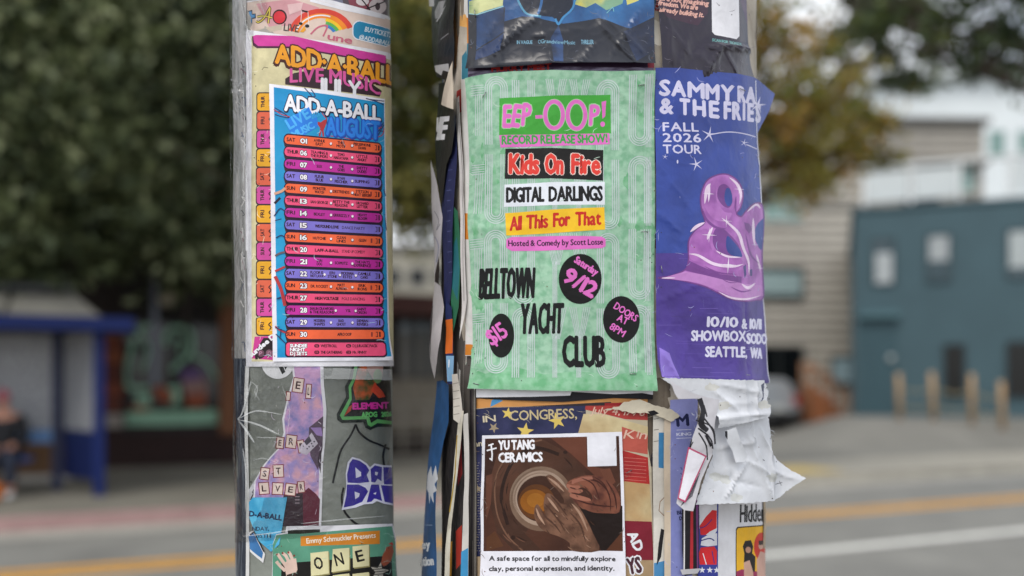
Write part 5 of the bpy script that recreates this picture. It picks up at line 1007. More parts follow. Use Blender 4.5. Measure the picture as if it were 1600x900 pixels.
# strip under it
a = Art(rough=.35, bump=.3); a.poly([(732, 80), (1021, 80), (1021, 122), (732, 128)], '#39283f'); a.poly([(732, 112), (880, 104), (1021, 106), (1021, 122), (732, 128)], pm('#8f86a0', rough=.35, scale=18, hex2='#46384f', stretch=(2, 2, 9), bump=.3)); a.text('HURRY MEET', (768, 112), (862, 108), 9.5, '#c23a3c', bold=1); a.rect(1012, 98, 1022, 106, '#9c2f40')
a.sheet('purple_strip_poster', RP, 'strip of a purple poster with red lettering showing above the green flyer', 'poster', .0022, amp=.001, seed=22)
# black and white layers peeking out under the green flyer
a = Art(rough=.5, bump=.2); a.poly([(741, 590), (1020, 590), (1020, 617), (1003, 614), (960, 616), (893, 612), (891, 618), (830, 620), (741, 621)], WHT); a.sheet('white_flyer', RP, 'white flyer edge peeking out below the green flyer', 'flyer', .0046, amp=.0006, seed=23)
a = Art(rough=.5, bump=.2); a.poly([(739, 590), (1020, 590), (1020, 624), (960, 622), (880, 628), (790, 625), (739, 622)], '#1e1d22'); a.poly([(886, 600), (893, 600), (894, 622), (886, 624)], '#141418'); a.sheet('black_flyer', RP, 'black flyer edge below the white edge under the green flyer', 'flyer', .0036, amp=.0006, seed=24)
a = Art(rough=.6, bump=.2); a.poly([(744, 610), (1012, 610), (1012, 646), (744, 650)], '#cf9356'); a.poly([(768, 626), (774, 622), (786, 626), (766, 636)], '#4f8fc0'); a.poly([(764, 638), (955, 628), (955, 652), (764, 652)], '#352f32'); a.poly([(945, 630), (1000, 628), (1000, 652), (945, 652)], '#9e2a2e'); a.sheet('orange_flyer', RP, 'orange and black flyer strip showing above the flag poster', 'flyer', .0024, amp=.0006, seed=25)
a = Art(rough=.65, bump=.3); a.poly(torn([(940, 641), (968, 635), (975, 628), (1000, 624), (1024, 634), (1050, 640), (1062, 650), (1048, 659), (1020, 646), (985, 645), (965, 640)], 1.2, 4), pm('#c9c0ac', rough=.7, bump=.4, bscale=70)); a.poly([(1012, 643), (1022, 641), (1030, 646), (1018, 650)], '#17161a'); a.sheet('torn_cream_strip', RP, 'torn cream paper strip above the right corner of the flag poster', 'paper scrap', .0075, amp=.0018, seed=26)

# --- green flyer
a = Art(rough=.55, bump=.35, bscale=30)
o_ = [(728.4, 123.5), (760, 117), (800, 113), (860, 110.5), (925, 111), (1021, 113), (1023.5, 300), (1023.5, 611), (960, 610), (880, 611), (800, 609), (735, 607), (736, 595), (738, 540), (736, 430), (733, 250)]
a.poly(o_, pm('#9dc4a9', rough=.55, scale=105, hex2='#7cae8d', bump=.35, bscale=30, c2pos=(.40, .64)))
gm = pm('#68a97a', rough=.55, scale=80, hex2='#8cbd9a', bump=.35, bscale=30, c2pos=(.36, .6))
rs = random.Random(11)
def blob(x, y, rx, ry, c): a.poly([(x + rx * math.cos(t) * rs.uniform(.6, 1.1), y + ry * math.sin(t) * rs.uniform(.6, 1.1)) for t in np.linspace(0, 2 * math.pi, 22, endpoint=False)], c, up=False)
a.poly([(736, 596), (738, 575), (760, 584), (800, 572), (850, 585), (900, 580), (960, 586), (1023, 575), (1023, 610.5), (960, 609.5), (880, 610.5), (800, 608.5), (735.5, 606.5)], gm)
a.up()
for k in range(60): blob(rs.choice((rs.uniform(738, 775), rs.uniform(735, 1020), rs.uniform(985, 1020))), rs.uniform(120, 600), rs.uniform(2, 9), rs.uniform(4, 16), gm); a.up()
lc = '#c0c9cb'
def U(cx, y0, y1, ro, upside, n=4, gap=3.3):     # nested U shaped lines
    for k in range(n):
        r = ro - k * gap
        if r < 2: break
        yc = y0 + ro if upside else y1 - ro
        arc_ = [(cx + r * math.cos(t), yc - r * math.sin(t) * 1.05 if upside else yc + r * math.sin(t) * 1.05) for t in np.linspace(math.pi, 0, 15)]
        pts = ([(cx - r, y1)] + arc_ + [(cx + r, y1)]) if upside else ([(cx - r, y0)] + arc_ + [(cx + r, y0)])
        a.line(pts, 1.4, lc, up=False)
a.up()
for j, y in enumerate((122, 245, 362, 478)):
    h_ = 112
    for i, cx in enumerate((776, 1000)):
        U(cx, y if not (i + j) % 2 else y - 4, y + h_ - 8, 17, (i + j) % 2 == 0)
    for i, cx in enumerate((818, 950)): U(cx, y + 4, y + h_, 17, (i + j) % 2 == 1)
    for i, cx in enumerate((868, 905)):
        for k in range(4):
            q_ = k * 3.3; a.line([(cx - 15 + q_, y + 2), (cx - 4 + q_ * .6, y + 52), (cx - 4 + q_ * .6, y + h_)], 1.1, lc, up=False); 
        a.up()
        for k in range(4):
            q_ = k * 3.3; a.line([(cx + 17 - q_, y + 2), (cx + 6 - q_ * .6, y + 52)], 1.1, lc, up=False)
        a.up()
    for k in range(4): a.line([(744 + k * 3.4, y + 26), (743 + k * 3.4, y + 90)], 1.0, lc, up=False); a.line([(1017 - k * 2.4, y), (1017 - k * 2.4, y + 108)], .9, lc, up=False)
    for k in range(5): a.line([(737, y + 14 + k * 3.6), (757, y + 12 + k * 3.6)], 1.0, lc, up=False)
a.Z(660, 0, 4.092); pk = '#dc6fc0'
a.poly([(495, 632), (850, 610), (1204, 603), (1208, 850), (850, 858), (492, 868)], '#43a23c'); a.poly([(492, 866), (850, 858), (1197, 848), (1200, 920), (500, 945)], pk)
def word(st, x0, x1, yb, h_, bold=8): a.text(st, (x0, yb), (x1, yb - 8), h_, pk, bold=bold, track=.16, jit=3, ow=5, outline='#9fd29a', vert=True)
word('EEP', 515, 698, 818, 140); a.line([(722, 748), (768, 745)], 22, pk)
for cx, ry in ((842, 98), (986, 100)):
    ring = lambda e: [(cx + (70 + e) * math.cos(t), 734 - (ry + e) * math.sin(t)) for t in np.linspace(0, 2 * math.pi, 40, endpoint=False)]
    a.line(ring(-13), 34, '#9fd29a', closed=True); a.line(ring(-13), 26, pk, closed=True)
word('P', 1068, 1138, 800, 128); a.poly([(1148, 648), (1178, 640), (1172, 740), (1154, 755)], pk); a.ell(1155, 790, 15, 17, pk)
a.Z(0, 0, 1); a.text('RECORD RELEASE SHOW!', (784, 226), (950, 222), 13, '#3f9f4a', bold=1.0, jit=.5, track=.14)
a.poly([(790, 233), (860, 231), (943, 234), (942.5, 282), (860, 279), (789, 280)], '#1a1818')
for st, x0, x1 in (('Kids', 795, 843), ('On', 851, 881), ('Fire', 892, 939)): a.text(st, (x0, 271), (x1, 272), 30, '#dd4138', bold=2.3, ow=1.1, outline='#f0d9cf', jit=.7, track=.12, vert=True)
a.poly([(788.5, 289), (860, 285), (945, 284), (945, 320), (860, 321), (788, 324)], '#e2e6ee'); a.text('DIGITAL', (791, 316.5), (851, 315), 22.5, '#1a1a1c', bold=1.6, vert=True); a.text('DARLINGS', (857, 315), (942, 313.5), 22.5, '#1a1a1c', bold=1.6, vert=True)
a.poly([(790, 334), (860, 328), (944, 324), (945, 359), (860, 365), (792, 369)], '#f0bf2a')
for st, x0, x1, y in (('All', 797, 816, 361), ('This', 822, 857, 358), ('For', 864, 891, 355), ('That', 898, 939, 353.5)): a.text(st, (x0, y), (x1, y - 1.6), 21, '#c22a22', bold=1.5, jit=.8, vert=True)
a.poly([(792, 375), (800, 371), (830, 370), (870, 369), (910, 369), (940, 370), (946, 374), (946, 385), (940, 388), (900, 390), (850, 392), (800, 393), (792, 388)], pk); a.text('Hosted & Comedy by Scott Losse', (795, 385.5), (942, 382.5), 9, '#2a1830', bold=.45, jit=.25)
a.ell(906.5, 436, 33.5, 39, '#151515'); a.text('Saturday', (896, 409), (931, 431), 10.5, pk, bold=.9); a.text('9/12', (877, 437), (926, 466), 23, pk, bold=2.2)
a.ell(783.5, 524.5, 20, 34.5, '#151515'); a.text('$15', (769, 541), (796, 523), 25, pk, bold=.8)
a.ell(971, 499, 29, 36.5, '#151515')
for st, x0, y0, x1, y1 in (('DOORS', 958, 481, 993, 503), ('AT', 963, 500, 979, 508), ('8PM', 951, 513, 973, 527)): a.text(st, (x0, y0), (x1, y1), 11, pk, bold=.5)
bk = '#141516'
a.text('BELLTOWN', (748, 467), (835, 465), 46, bk, bold=2.2, shear=.05, vert=True, track=.14, jit=.4); a.text('YACHT', (812, 521), (880, 520), 46, bk, bold=2.2, shear=.04, vert=True, track=.12); a.text('CLUB', (878, 572), (946, 572), 46, bk, bold=2.4, vert=True, track=.12)
zb, zt = (HY - 608) / F * 1.11, (HY - 113) / F * 1.11
a.wear(738, 120, 1018, 604, 60, '#c3dccb', 2); a.sheet('green_flyer', RP, 'mottled green flyer with pink hand drawn title and black discs on the wide pole', 'flyer', .0085, cell=.006, curl=.004, amp=.0020, seed=31, lift=lambda s, z: .004 * np.exp(-np.abs(z - zb) / .02) + .002 * np.exp(-np.abs(z - zt) / .015), creases=[(728, 330, 800, 400, .0014, .012), (940, 240, 1010, 120, .0016, .01), (740, 560, 800, 605, .003, .02), (985, 120, 1000, 600, .0012, .012), (800, 120, 770, 600, .0016, .018), (735, 360, 1022, 352, .0012, .003), (930, 113, 1010, 180, .0012, .003), (740, 470, 790, 440, .0012, .003), (960, 600, 1020, 540, .0014, .004), (870, 112, 878, 240, .0008, .003), (745, 130, 770, 200, .0012, .003)])

# --- flag poster
a = Art(rough=.5, bump=.2); a.Z(660, 600, 3.0)
a.poly([(192, 135), (212, 120), (330, 108), (1055, 100), (1058, 300), (1075, 400), (1080, 700), (1084, 1000), (192, 1000)], '#b9ad95'); a.poly([(212, 122), (330, 110), (765, 102), (770, 240), (770, 820), (216, 810)], pm('#232845', rough=.5, scale=30, hex2='#34365a', bump=.2)); a.poly([(216, 812), (300, 806), (300, 1000), (216, 1000)], '#b09a7d')
a.poly([(765, 102), (1054, 100), (1056, 170), (950, 165), (850, 140), (762, 120)], '#a63a36'); a.poly([(755, 140), (850, 142), (950, 170), (1057, 200), (1058, 330), (935, 300), (730, 230)], pm('#cdbd94', rough=.5, scale=16, hex2='#b39a70')); a.poly([(935, 200), (1057, 240), (1057, 330), (935, 310)], '#b5574a')
a.poly([(935, 310), (1058, 345), (1066, 470), (935, 455)], pm('#b5322e', rough=.5, scale=20, hex2='#9a2a2b')); a.poly([(940, 455), (1066, 470), (1075, 645), (940, 640)], pm('#cbb98f', rough=.5, scale=14, hex2='#b7966a')); a.poly([(940, 640), (1075, 645), (1082, 825), (945, 825)], '#7c2030'); a.poly([(945, 825), (1082, 825), (1084, 1000), (945, 1000)], '#a78d6c')
for x, y, r, rot in ((400, 138, 30, 10), (632, 172, 42, -15), (482, 222, 42, 8), (335, 205, 26, 30), (300, 300, 20, 0), (235, 395, 22, 20), (262, 492, 20, -10), (232, 610, 24, 25), (245, 720, 18, 0)): a.star(x, y, r, '#d6bb62' if x > 350 else '#9a8a72', rot=rot)
a.text('CONGRESS,', (410, 172), (725, 160), 46, '#bfae86', bold=1.2); a.text('IN', (285, 180), (345, 175), 30, '#cfc3a8', bold=.8); a.text('man', (216, 296), (282, 290), 26, '#cfc3a8', bold=1); a.text('July 4, 1776', (785, 140), (1040, 150), 34, '#d9b7a4', bold=.3, shear=.3); a.text('Kin', (940, 255), (1050, 258), 40, '#d9b7a4', bold=.6, shear=.3)
rs = random.Random(2); a.up()
for k in range(34):
    y = 370 + k * 12.5; x = 222; 
    while x < 268: l_ = rs.uniform(5, 16); a.line([(x, y), (min(x + l_, 270), y - .6)], 3.2, '#8d8784', up=False); x += l_ + 5
for y in range(345, 460, 17): a.line([(945, y), (1050, y + 8)], 2, '#c9776c')
a.text('AD', (958, 700), (1000, 790), 44, WHT, bold=4); a.text('YS', (965, 892), (1032, 880), 72, '#4a2a34', bold=5, ow=7, outline=WHT)
a.wear(736, 642, 1012, 660, 16, '#b9ad95', 9); a.sheet('flag_poster', RP, 'poster of an old flag with stars, script and red stripes, behind the pottery flyer', 'poster', .0032, amp=.0006, seed=32)

# --- pottery flyer
a = Art(rough=.5, bump=.12); a.Z(660, 600, 3.0)
a.poly([(283, 241), (610, 234), (936, 224), (946, 560), (952, 1000), (272, 1000), (274, 600)], '#e3e2ea'); a.poly([(296, 256), (610, 250), (922, 244), (938, 782), (286, 784), (288, 560)], pm('#3a2119', rough=.5, scale=10, hex2='#4a2c20'))
el = lambda cx, cy, rx, ry, n=40: [(cx + rx * math.cos(t), cy + ry * math.sin(t)) for t in np.linspace(0, 2 * math.pi, n, endpoint=False)]
a.poly([(600, 252), (770, 247), (770, 380), (860, 400), (900, 470), (820, 440), (700, 330)], '#63392a'); a.poly([(350, 330), (440, 262), (560, 258), (640, 300), (720, 360), (770, 430), (640, 500), (480, 700), (560, 782), (430, 782), (350, 700), (318, 560), (322, 430)], pm('#553628', rough=.5, scale=14, hex2='#3f281e'))
a.line([(560, 262), (440, 300), (350, 420), (345, 580), (390, 700), (470, 782)], 7, '#6f4f3e', smooth=6); a.line([(640, 330), (520, 300), (420, 370), (370, 520), (400, 660)], 16, '#2b1913', smooth=6); a.poly([(300, 430), (330, 420), (322, 560), (300, 640)], '#5f3a2c'); a.poly([(300, 720), (340, 690), (380, 760), (300, 782)], '#54331f')
a.ell(670, 320, 10, 8, '#2b1913'); a.ell(425, 720, 10, 10, '#2b1913')
a.poly([(690, 590), (937, 570), (938, 780), (840, 782), (760, 640)], '#1d110e'); a.poly([(860, 782), (937, 690), (938, 782)], '#54301f')
a.poly(el(556, 538, 148, 152), pm('#86705f', rough=.5, scale=20, hex2='#6d5545')); a.poly(el(557, 535, 128, 130), '#9c8675'); a.poly(el(556, 538, 112, 108), '#3d2419'); a.poly(el(535, 552, 86, 82), '#5a3519'); a.poly(el(525, 552, 66, 58), '#8a5318'); a.poly(el(530, 545, 40, 34), '#99611f')
a.poly([(675, 470), (700, 448), (750, 430), (800, 428), (855, 440), (890, 470), (925, 530), (922, 600), (870, 606), (800, 602), (740, 576), (700, 545), (688, 520), (745, 540), (795, 545), (788, 510), (750, 485), (700, 500)], pm('#84503d', rough=.5, scale=50, hex2='#532e26', c2pos=(.36, .66)), smooth=3)
for p in ([(690, 462), (760, 445), (830, 462), (880, 520)], [(700, 530), (760, 556), (830, 570), (900, 575)], [(860, 450), (900, 520), (910, 590)]): a.line(p, 8, '#3d1d17', smooth=5, taper=.7)
a.poly([(700, 452), (750, 434), (795, 433), (800, 446), (740, 456), (700, 470)], '#976150'); a.poly([(830, 400), (880, 395), (905, 460), (890, 470), (850, 438)], '#6b4030')
hm = pm('#7d5946', scale=55, hex2='#4b3226', c2pos=(.36, .66)); dk2 = '#4a3024'
a.poly([(580, 432), (602, 426), (640, 455), (682, 500), (704, 540), (738, 582), (772, 640), (800, 700), (828, 782), (700, 782), (690, 745), (640, 715), (600, 702), (562, 682), (536, 652), (524, 612), (528, 575), (541, 564), (556, 585), (576, 612), (568, 572), (576, 520), (592, 512), (616, 526), (652, 562), (664, 545), (640, 505), (602, 466)], hm, smooth=3)
for p in ([(556, 586), (580, 625), (620, 660), (650, 700)], [(572, 560), (600, 590), (640, 640), (668, 690)], [(600, 520), (640, 566), (680, 620)], [(650, 560), (690, 560)], [(530, 600), (545, 620)], [(690, 600), (740, 660), (765, 740)]): a.line(p, 9, dk2, smooth=5, taper=.7)
for p in ([(588, 438), (625, 465), (665, 505)], [(533, 580), (548, 620), (575, 660)], [(585, 530), (610, 560), (640, 600)], [(700, 560), (740, 610), (775, 690)]): a.line(p, 11, '#a5846f', smooth=5, taper=.8)
for k in range(7): a.line([(700 + k * 12, 660 + k * 14), (735 + k * 10, 650 + k * 16)], 3, '#5d4233')
for p in ([(676, 472), (700, 486), (740, 482)], [(684, 498), (712, 506), (752, 500)], [(690, 520), (730, 532), (790, 545)]): a.line(p, 22, '#9a6350', smooth=5, taper=.4)
for p in ([(690, 484), (722, 494)], [(696, 510), (735, 516)], [(800, 432), (850, 470), (880, 540), (880, 600)], [(745, 440), (800, 470), (830, 540)]): a.line(p, 6, '#3d1d17', smooth=5, taper=.6)
rs = random.Random(9)
for k in range(46):                              # clay streaks and creases of the printed photograph
    x, y = rs.choice([(rs.uniform(560, 700), rs.uniform(560, 690)), (rs.uniform(680, 790), rs.uniform(600, 770)), (rs.uniform(720, 900), rs.uniform(450, 590))]); l_ = rs.uniform(8, 26); g_ = rs.uniform(.5, 1.4)
    a.line([(x, y), (x + l_ * .5, y + l_ * .5 * g_ + 2), (x + l_, y + l_ * g_)], rs.uniform(2, 5), rs.choice(['#4a3024', '#95735f', '#5e3f31', '#73523f', '#38221a']), smooth=3, taper=.7)
for k in range(26):
    t_ = rs.uniform(1.6, 5.4); r_ = rs.uniform(150, 260); a.line([(545 + r_ * math.cos(t_ + d_), 530 + r_ * 1.1 * math.sin(t_ + d_)) for d_ in (0, .12, .25)] if 300 < 545 + r_ * math.cos(t_) < 900 and 270 < 530 + r_ * 1.1 * math.sin(t_ + .25) < 770 and 300 < 545 + r_ * math.cos(t_ + .25) else [(400, 700), (405, 712), (412, 720)], rs.uniform(2, 6), rs.choice(['#2f1b13', '#684738', '#4a3024', '#241410']), smooth=3, taper=.7)
for k in range(5): a.line([(556 + (116 + k * 7) * math.cos(t_), 536 + (112 + k * 7.5) * math.sin(t_)) for t_ in np.linspace(2.2 + k * .2, 5.1 - k * .1, 16)], 3, ['#b09a8a', '#7a6353', '#a58e7d', '#6a5444', '#8a7463'][k], taper=.6)
a.poly([(772, 247), (908, 244), (911, 383), (775, 387)], '#e3e3ea')
a.text('YU TANG', (356, 308), (527, 304), 42, '#ecebf0', bold=3.2, track=.1); a.text('CERAMICS', (356, 366), (565, 362), 42, '#ecebf0', bold=3.2, track=.1)
for p in ([(310, 288), (334, 280)], [(303, 312), (348, 300)], [(323, 284), (328, 330), (326, 356), (316, 348)]): a.line(p, 7, '#ecebf0')
a.text('A safe space for all to mindfully explore', (312, 828), (905, 830), 22, '#2b282c', bold=1.8); a.text('clay, personal expression, and identity.', (312, 876), (900, 874), 22, '#2b282c', bold=1.8)
a.wear(756, 682, 968, 896, 20, '#7d6a60', 8); a.sheet('pottery_flyer', RP, 'white bordered pottery class flyer showing clay covered hands shaping a bowl', 'flyer', .0075, curl=.0042, amp=.0006, seed=33, lift=lambda s, z: .0)

# --- right side of the wide pole
FL = Surf(front[2:8] + [(.318, 1.18), (.352, 1.222), (.378, 1.262), (.41, 1.31)], lean=.011, amp=.0006, seed=9)
a = Art(rough=.32, coat=.22, bump=.7, bscale=13)
a.poly([(1023, -40), (1168, -40), (1168, 60), (1169, 85), (1172, 103), (1178, 126), (1120, 122), (1036, 118), (1032, 60)], '#221a2c'); a.poly([(1024, -40), (1100, -40), (1106, 20), (1090, 40), (1040, 28), (1030, 16)], '#3a1d33'); a.poly([(1150, -40), (1168, -40), (1168, 40), (1160, 10)], '#3d1a42')
pe = '#e0aa9c'
for t, x0, y0, x1, y1 in (('We are not imagining', 1010, -1, 1107, 9), ('freedom. We are', 1026.5, 9, 1090, 15.5), ('already building it.', 1028.5, 19, 1099.5, 27)): a.text(t, (x0, y0), (x1, y1), 7.2, pe, bold=.75, shear=.12)
a.poly([(1112, -20), (1156, -20), (1154, 57), (1149, 62), (1116, 55), (1112, 50)], '#e6e5ea'); a.text('SCAN FOR TICKETS', (1111, 65), (1155, 73), 4.6, '#5f9a98', bold=.35)
a.wear(1034, 2, 1164, 112, 30, '#5e5766', 7); a.sheet('dark_purple_poster', FL, 'glossy dark purple poster with peach lettering at the top right of the wide pole', 'poster', .0065, cell=.005, amp=.0016, seed=41, creases=[(1045, 48, 1050, 100, .003, .006), (1112, 75, 1170, 82, .004, .005), (1120, 70, 1118, 120, .002, .006), (1088, 84, 1110, 110, .003, .01), (1046, 46, 1030, 0, .003, .006), (1060, 110, 1075, 60, .002, .003), (1110, 75, 1172, 80, .004, .002), (1100, 118, 1125, 75, .004, .003), (1150, 118, 1130, 80, .003, .003), (1050, 50, 1080, 90, .002, .003)], lift=lambda s, z: .0)

a = Art(rough=.42, coat=.1, bump=.3, bscale=30); bl_ = pm('#30489e', rough=.42, scale=12, hex2='#253a88', bump=.3, bscale=30, coat=.1); pu = pm('#4c3692', rough=.42, scale=14, hex2='#402d7e', bump=.3, bscale=30, coat=.1)
a.poly([(1024, 106), (1060, 106), (1100, 109), (1150, 115), (1178, 121), (1196, 134), (1210, 147), (1203, 172), (1190, 196), (1183, 210), (1185, 262), (1190, 400), (1196, 500), (1198.5, 599), (1130, 598), (1059, 594), (1031, 589), (1026, 560), (1025, 330)], bl_)
a.poly([(1025, 395.5), (1191, 395), (1196, 500), (1198.5, 599), (1130, 598), (1059, 594), (1031, 589), (1026, 560)], pu); a.poly([(1029, 543), (1046, 552), (1050, 566), (1060, 594), (1031, 589)], '#8a72cc')
lil = '#ccc9e4'
def wtext(st, xs, y0, y1, h0, h1, b):
    for ch, (x0, x1) in zip(st, xs):
        f0 = (x0 - 1031) / 150; yy = y0 + (y1 - y0) * f0 ** 1.3 if f0 > 0 else y0; f1 = (x1 - 1031) / 150; y2 = y0 + (y1 - y0) * max(f1, 0) ** 1.3
        a.text(ch, (x0, yy), (x1, y2), h0 + (h1 - h0) * f0, lil, bold=b, vert=True)
wtext('SAMMYRA', [(1030, 1048), (1049, 1073), (1075, 1103), (1104, 1126), (1127, 1148), (1152, 1165), (1164, 1181)], 148, 162, 23, 24, 2.1)
wtext('&THEFRIES', [(1031, 1053), (1062, 1079), (1083, 1104), (1109, 1126), (1132, 1143), (1144, 1158), (1160, 1164), (1167, 1178), (1180, 1189)], 176, 190, 23, 27, 2.1)
for t, y, x1 in (('FALL', 204.5, 1092), ('2026', 221.5, 1096), ('TOUR', 239.5, 1096)): a.text(t, (1036, y), (x1, y + 1), 13.5, lil, bold=.7, track=.16, shear=-.06)
def spark(x, y, r, rot=0, n=5, th=.16): a.star(x, y, r, lil, n=n, rot=rot, inner=th)
spark(1109, 210, 14, 10); spark(1163, 223, 7, 12); spark(1087, 257, 12, -15); spark(1039, 245, 5, 5); spark(1184, 164, 14, 15, th=.2); a.ell(1058, 253, 1.2, 3, lil)
a.line([(1116, 209), (1136, 206), (1158, 208), (1181, 214)], 1.6, lil, smooth=4); a.line([(1166, 226), (1183, 233)], 1.4, lil); rs = random.Random(3)
for k in range(34):                              # print banding and scuffs
    y = rs.uniform(400, 590); x = rs.uniform(1026, 1120); a.line([(x, y), (x + rs.uniform(15, 70), y + rs.uniform(-1, 2))], rs.uniform(.4, .9), rs.choice(['#5d46a6', '#43307f', '#6a55ad']))
for k in range(16):
    x = rs.uniform(1030, 1180); y = rs.uniform(120, 580); a.line([(x, y), (x + rs.uniform(-3, 3), y + rs.uniform(3, 14))], rs.uniform(.4, 1.0), '#8e90c4', taper=.6)
a.line([(1180, 126), (1183, 210), (1186, 262), (1191, 400), (1197, 500), (1199, 598)], 1.2, '#d6d6e4')
S1, S2, S3, S4 = '#9d58ab', '#bd80c4', '#74398a', '#ead2ea'
a.Z(1085, 260, 4.09)
body = [(-228, 712), (-150, 700), (-60, 660), (-40, 600), (-40, 480), (0, 410), (60, 360), (40, 280), (35, 190), (70, 100), (130, 60), (200, 48), (265, 75), (305, 130), (315, 200), (298, 265), (270, 300), (300, 320), (330, 290), (370, 245), (405, 232), (425, 250), (436, 330), (436, 520), (440, 620), (452, 830), (400, 855), (330, 862), (240, 850), (160, 815), (80, 775), (0, 750), (-100, 725)]
a.poly(body, pm(S1, rough=.42, scale=34, hex2='#b673c0', coat=.1), smooth=4)
a.line(body, 9, '#6d3683', closed=True, smooth=4); a.poly([(-30, 590), (-30, 490), (10, 425), (70, 400), (95, 450), (100, 520), (150, 570), (290, 590), (300, 640), (180, 650), (60, 620)], pm('#b26cbc', scale=30, hex2='#8f4a9e', c2pos=(.38, .62)), smooth=3); a.poly([(60, 260), (55, 190), (90, 110), (140, 80), (135, 150), (140, 220), (190, 290), (240, 300), (200, 350), (120, 340)], pm('#b672c0', scale=30, hex2='#914ca0', c2pos=(.38, .62)), smooth=3); a.poly([(-200, 712), (-60, 672), (40, 690), (160, 720), (260, 735), (300, 750), (440, 760), (450, 825), (330, 850), (240, 835), (120, 780), (0, 740)], S2); a.poly([(-40, 600), (40, 640), (160, 690), (300, 705), (300, 745), (180, 725), (40, 690), (-60, 665)], S3)
a.poly([(145, 165), (160, 125), (195, 112), (230, 140), (245, 190), (240, 240), (215, 265), (180, 250), (150, 210)], S3, smooth=4); a.poly([(192, 185), (205, 140), (230, 145), (244, 190), (240, 235), (215, 255), (195, 225)], bl_, smooth=4)
a.poly([(112, 440), (130, 400), (170, 395), (215, 430), (270, 490), (300, 560), (296, 580), (240, 575), (180, 560), (130, 530), (112, 490)], S3, smooth=4); a.poly([(195, 500), (205, 445), (240, 475), (285, 530), (300, 578), (240, 572), (205, 545)], bl_, smooth=4)
a.poly([(320, 355), (350, 365), (370, 400), (350, 430), (330, 400)], S3); a.poly([(395, 380), (425, 340), (435, 350), (435, 520), (420, 525), (400, 490), (385, 440)], bl_, smooth=4); a.poly([(310, 640), (330, 625), (335, 690), (320, 715)], '#3b2c78'); a.poly([(355, 660), (372, 655), (372, 700), (358, 700)], '#3b2c78')
for p, w_ in (([(60, 240), (75, 150), (100, 110)], 16), ([(95, 120), (85, 230)], 9), ([(225, 70), (275, 110), (300, 170), (290, 240)], 13), ([(170, 330), (220, 370), (280, 430), (310, 520), (345, 600), (350, 690)], 14), ([(-30, 420), (10, 385), (60, 360)], 14), ([(75, 470), (90, 430), (110, 390)], 13), ([(-35, 560), (20, 570), (120, 625), (240, 640), (310, 625)], 13), ([(130, 540), (200, 575), (295, 582)], 9), ([(150, 800), (230, 838), (330, 848), (430, 826)], 9), ([(375, 330), (378, 420), (385, 500)], 12), ([(340, 290), (390, 245), (415, 270)], 9), ([(300, 750), (345, 775), (395, 745)], 12), ([(400, 560), (430, 660)], 9), ([(-210, 713), (-120, 712)], 6)): a.line(p, w_ * 1.5, S4, smooth=6, taper=.8)
for p, w_ in (([(45, 270), (70, 340), (130, 390), (200, 400)], 12), ([(270, 190), (262, 250), (268, 300)], 9), ([(60, 640), (150, 680), (270, 690)], 7), ([(330, 430), (360, 560), (420, 620)], 9), ([(170, 720), (220, 742), (275, 742)], 4), ([(0, 650), (60, 672)], 5), ([(230, 770), (300, 800), (370, 790)], 7)): a.line(p, w_ * 1.4, '#7a3c8e', smooth=6, taper=.8)
for x, y, r in ((88, 176, 42), (290, 145, 36), (200, 350, 40), (88, 440, 50), (210, 630, 60), (390, 500, 26), (428, 650, 26)): a.star(x, y, r, '#f2e6f4', n=4, inner=.09, rot=3)
a.Z(0, 0, 1)
for t, x0, x1, y, h_ in (('10/10', 1105, 1154, 510, 15), ('& 10/11', 1159, 1191, 513, 15), ('SHOWBOX', 1081, 1167, 532, 15.5), ('SODO', 1167, 1199, 536.5, 15.5), ('SEATTLE,', 1103, 1168, 557, 15.5), ('WA', 1171, 1190, 559, 15.5)): a.text(t, (x0, y), (x1, y + 1), h_, '#d6d4ea', bold=1.2)
a.wear(1030, 112, 1184, 590, 46, '#a9aada', 3); a.sheet('blue_tour_poster', FL, 'blue and purple tour poster with a melting lilac ampersand on the wide pole', 'poster', .0115, cell=.005, curl=.0036, amp=.0014, seed=42, lift=lambda s, z: .003 * np.exp(-np.abs(z - .005) / .01), creases=[(1025, 330, 1060, 360, .002, .006), (1150, 150, 1135, 300, .001, .01), (1030, 545, 1060, 594, .006, .006), (1166, 480, 1168, 590, -.002, .004), (1164, 240, 1167, 480, -.001, .004), (1090, 140, 1120, 230, .0012, .003), (1030, 470, 1100, 440, .001, .003), (1060, 600, 1080, 520, .0014, .003), (1140, 330, 1190, 250, .001, .003), (1030, 260, 1080, 330, .001, .003)])

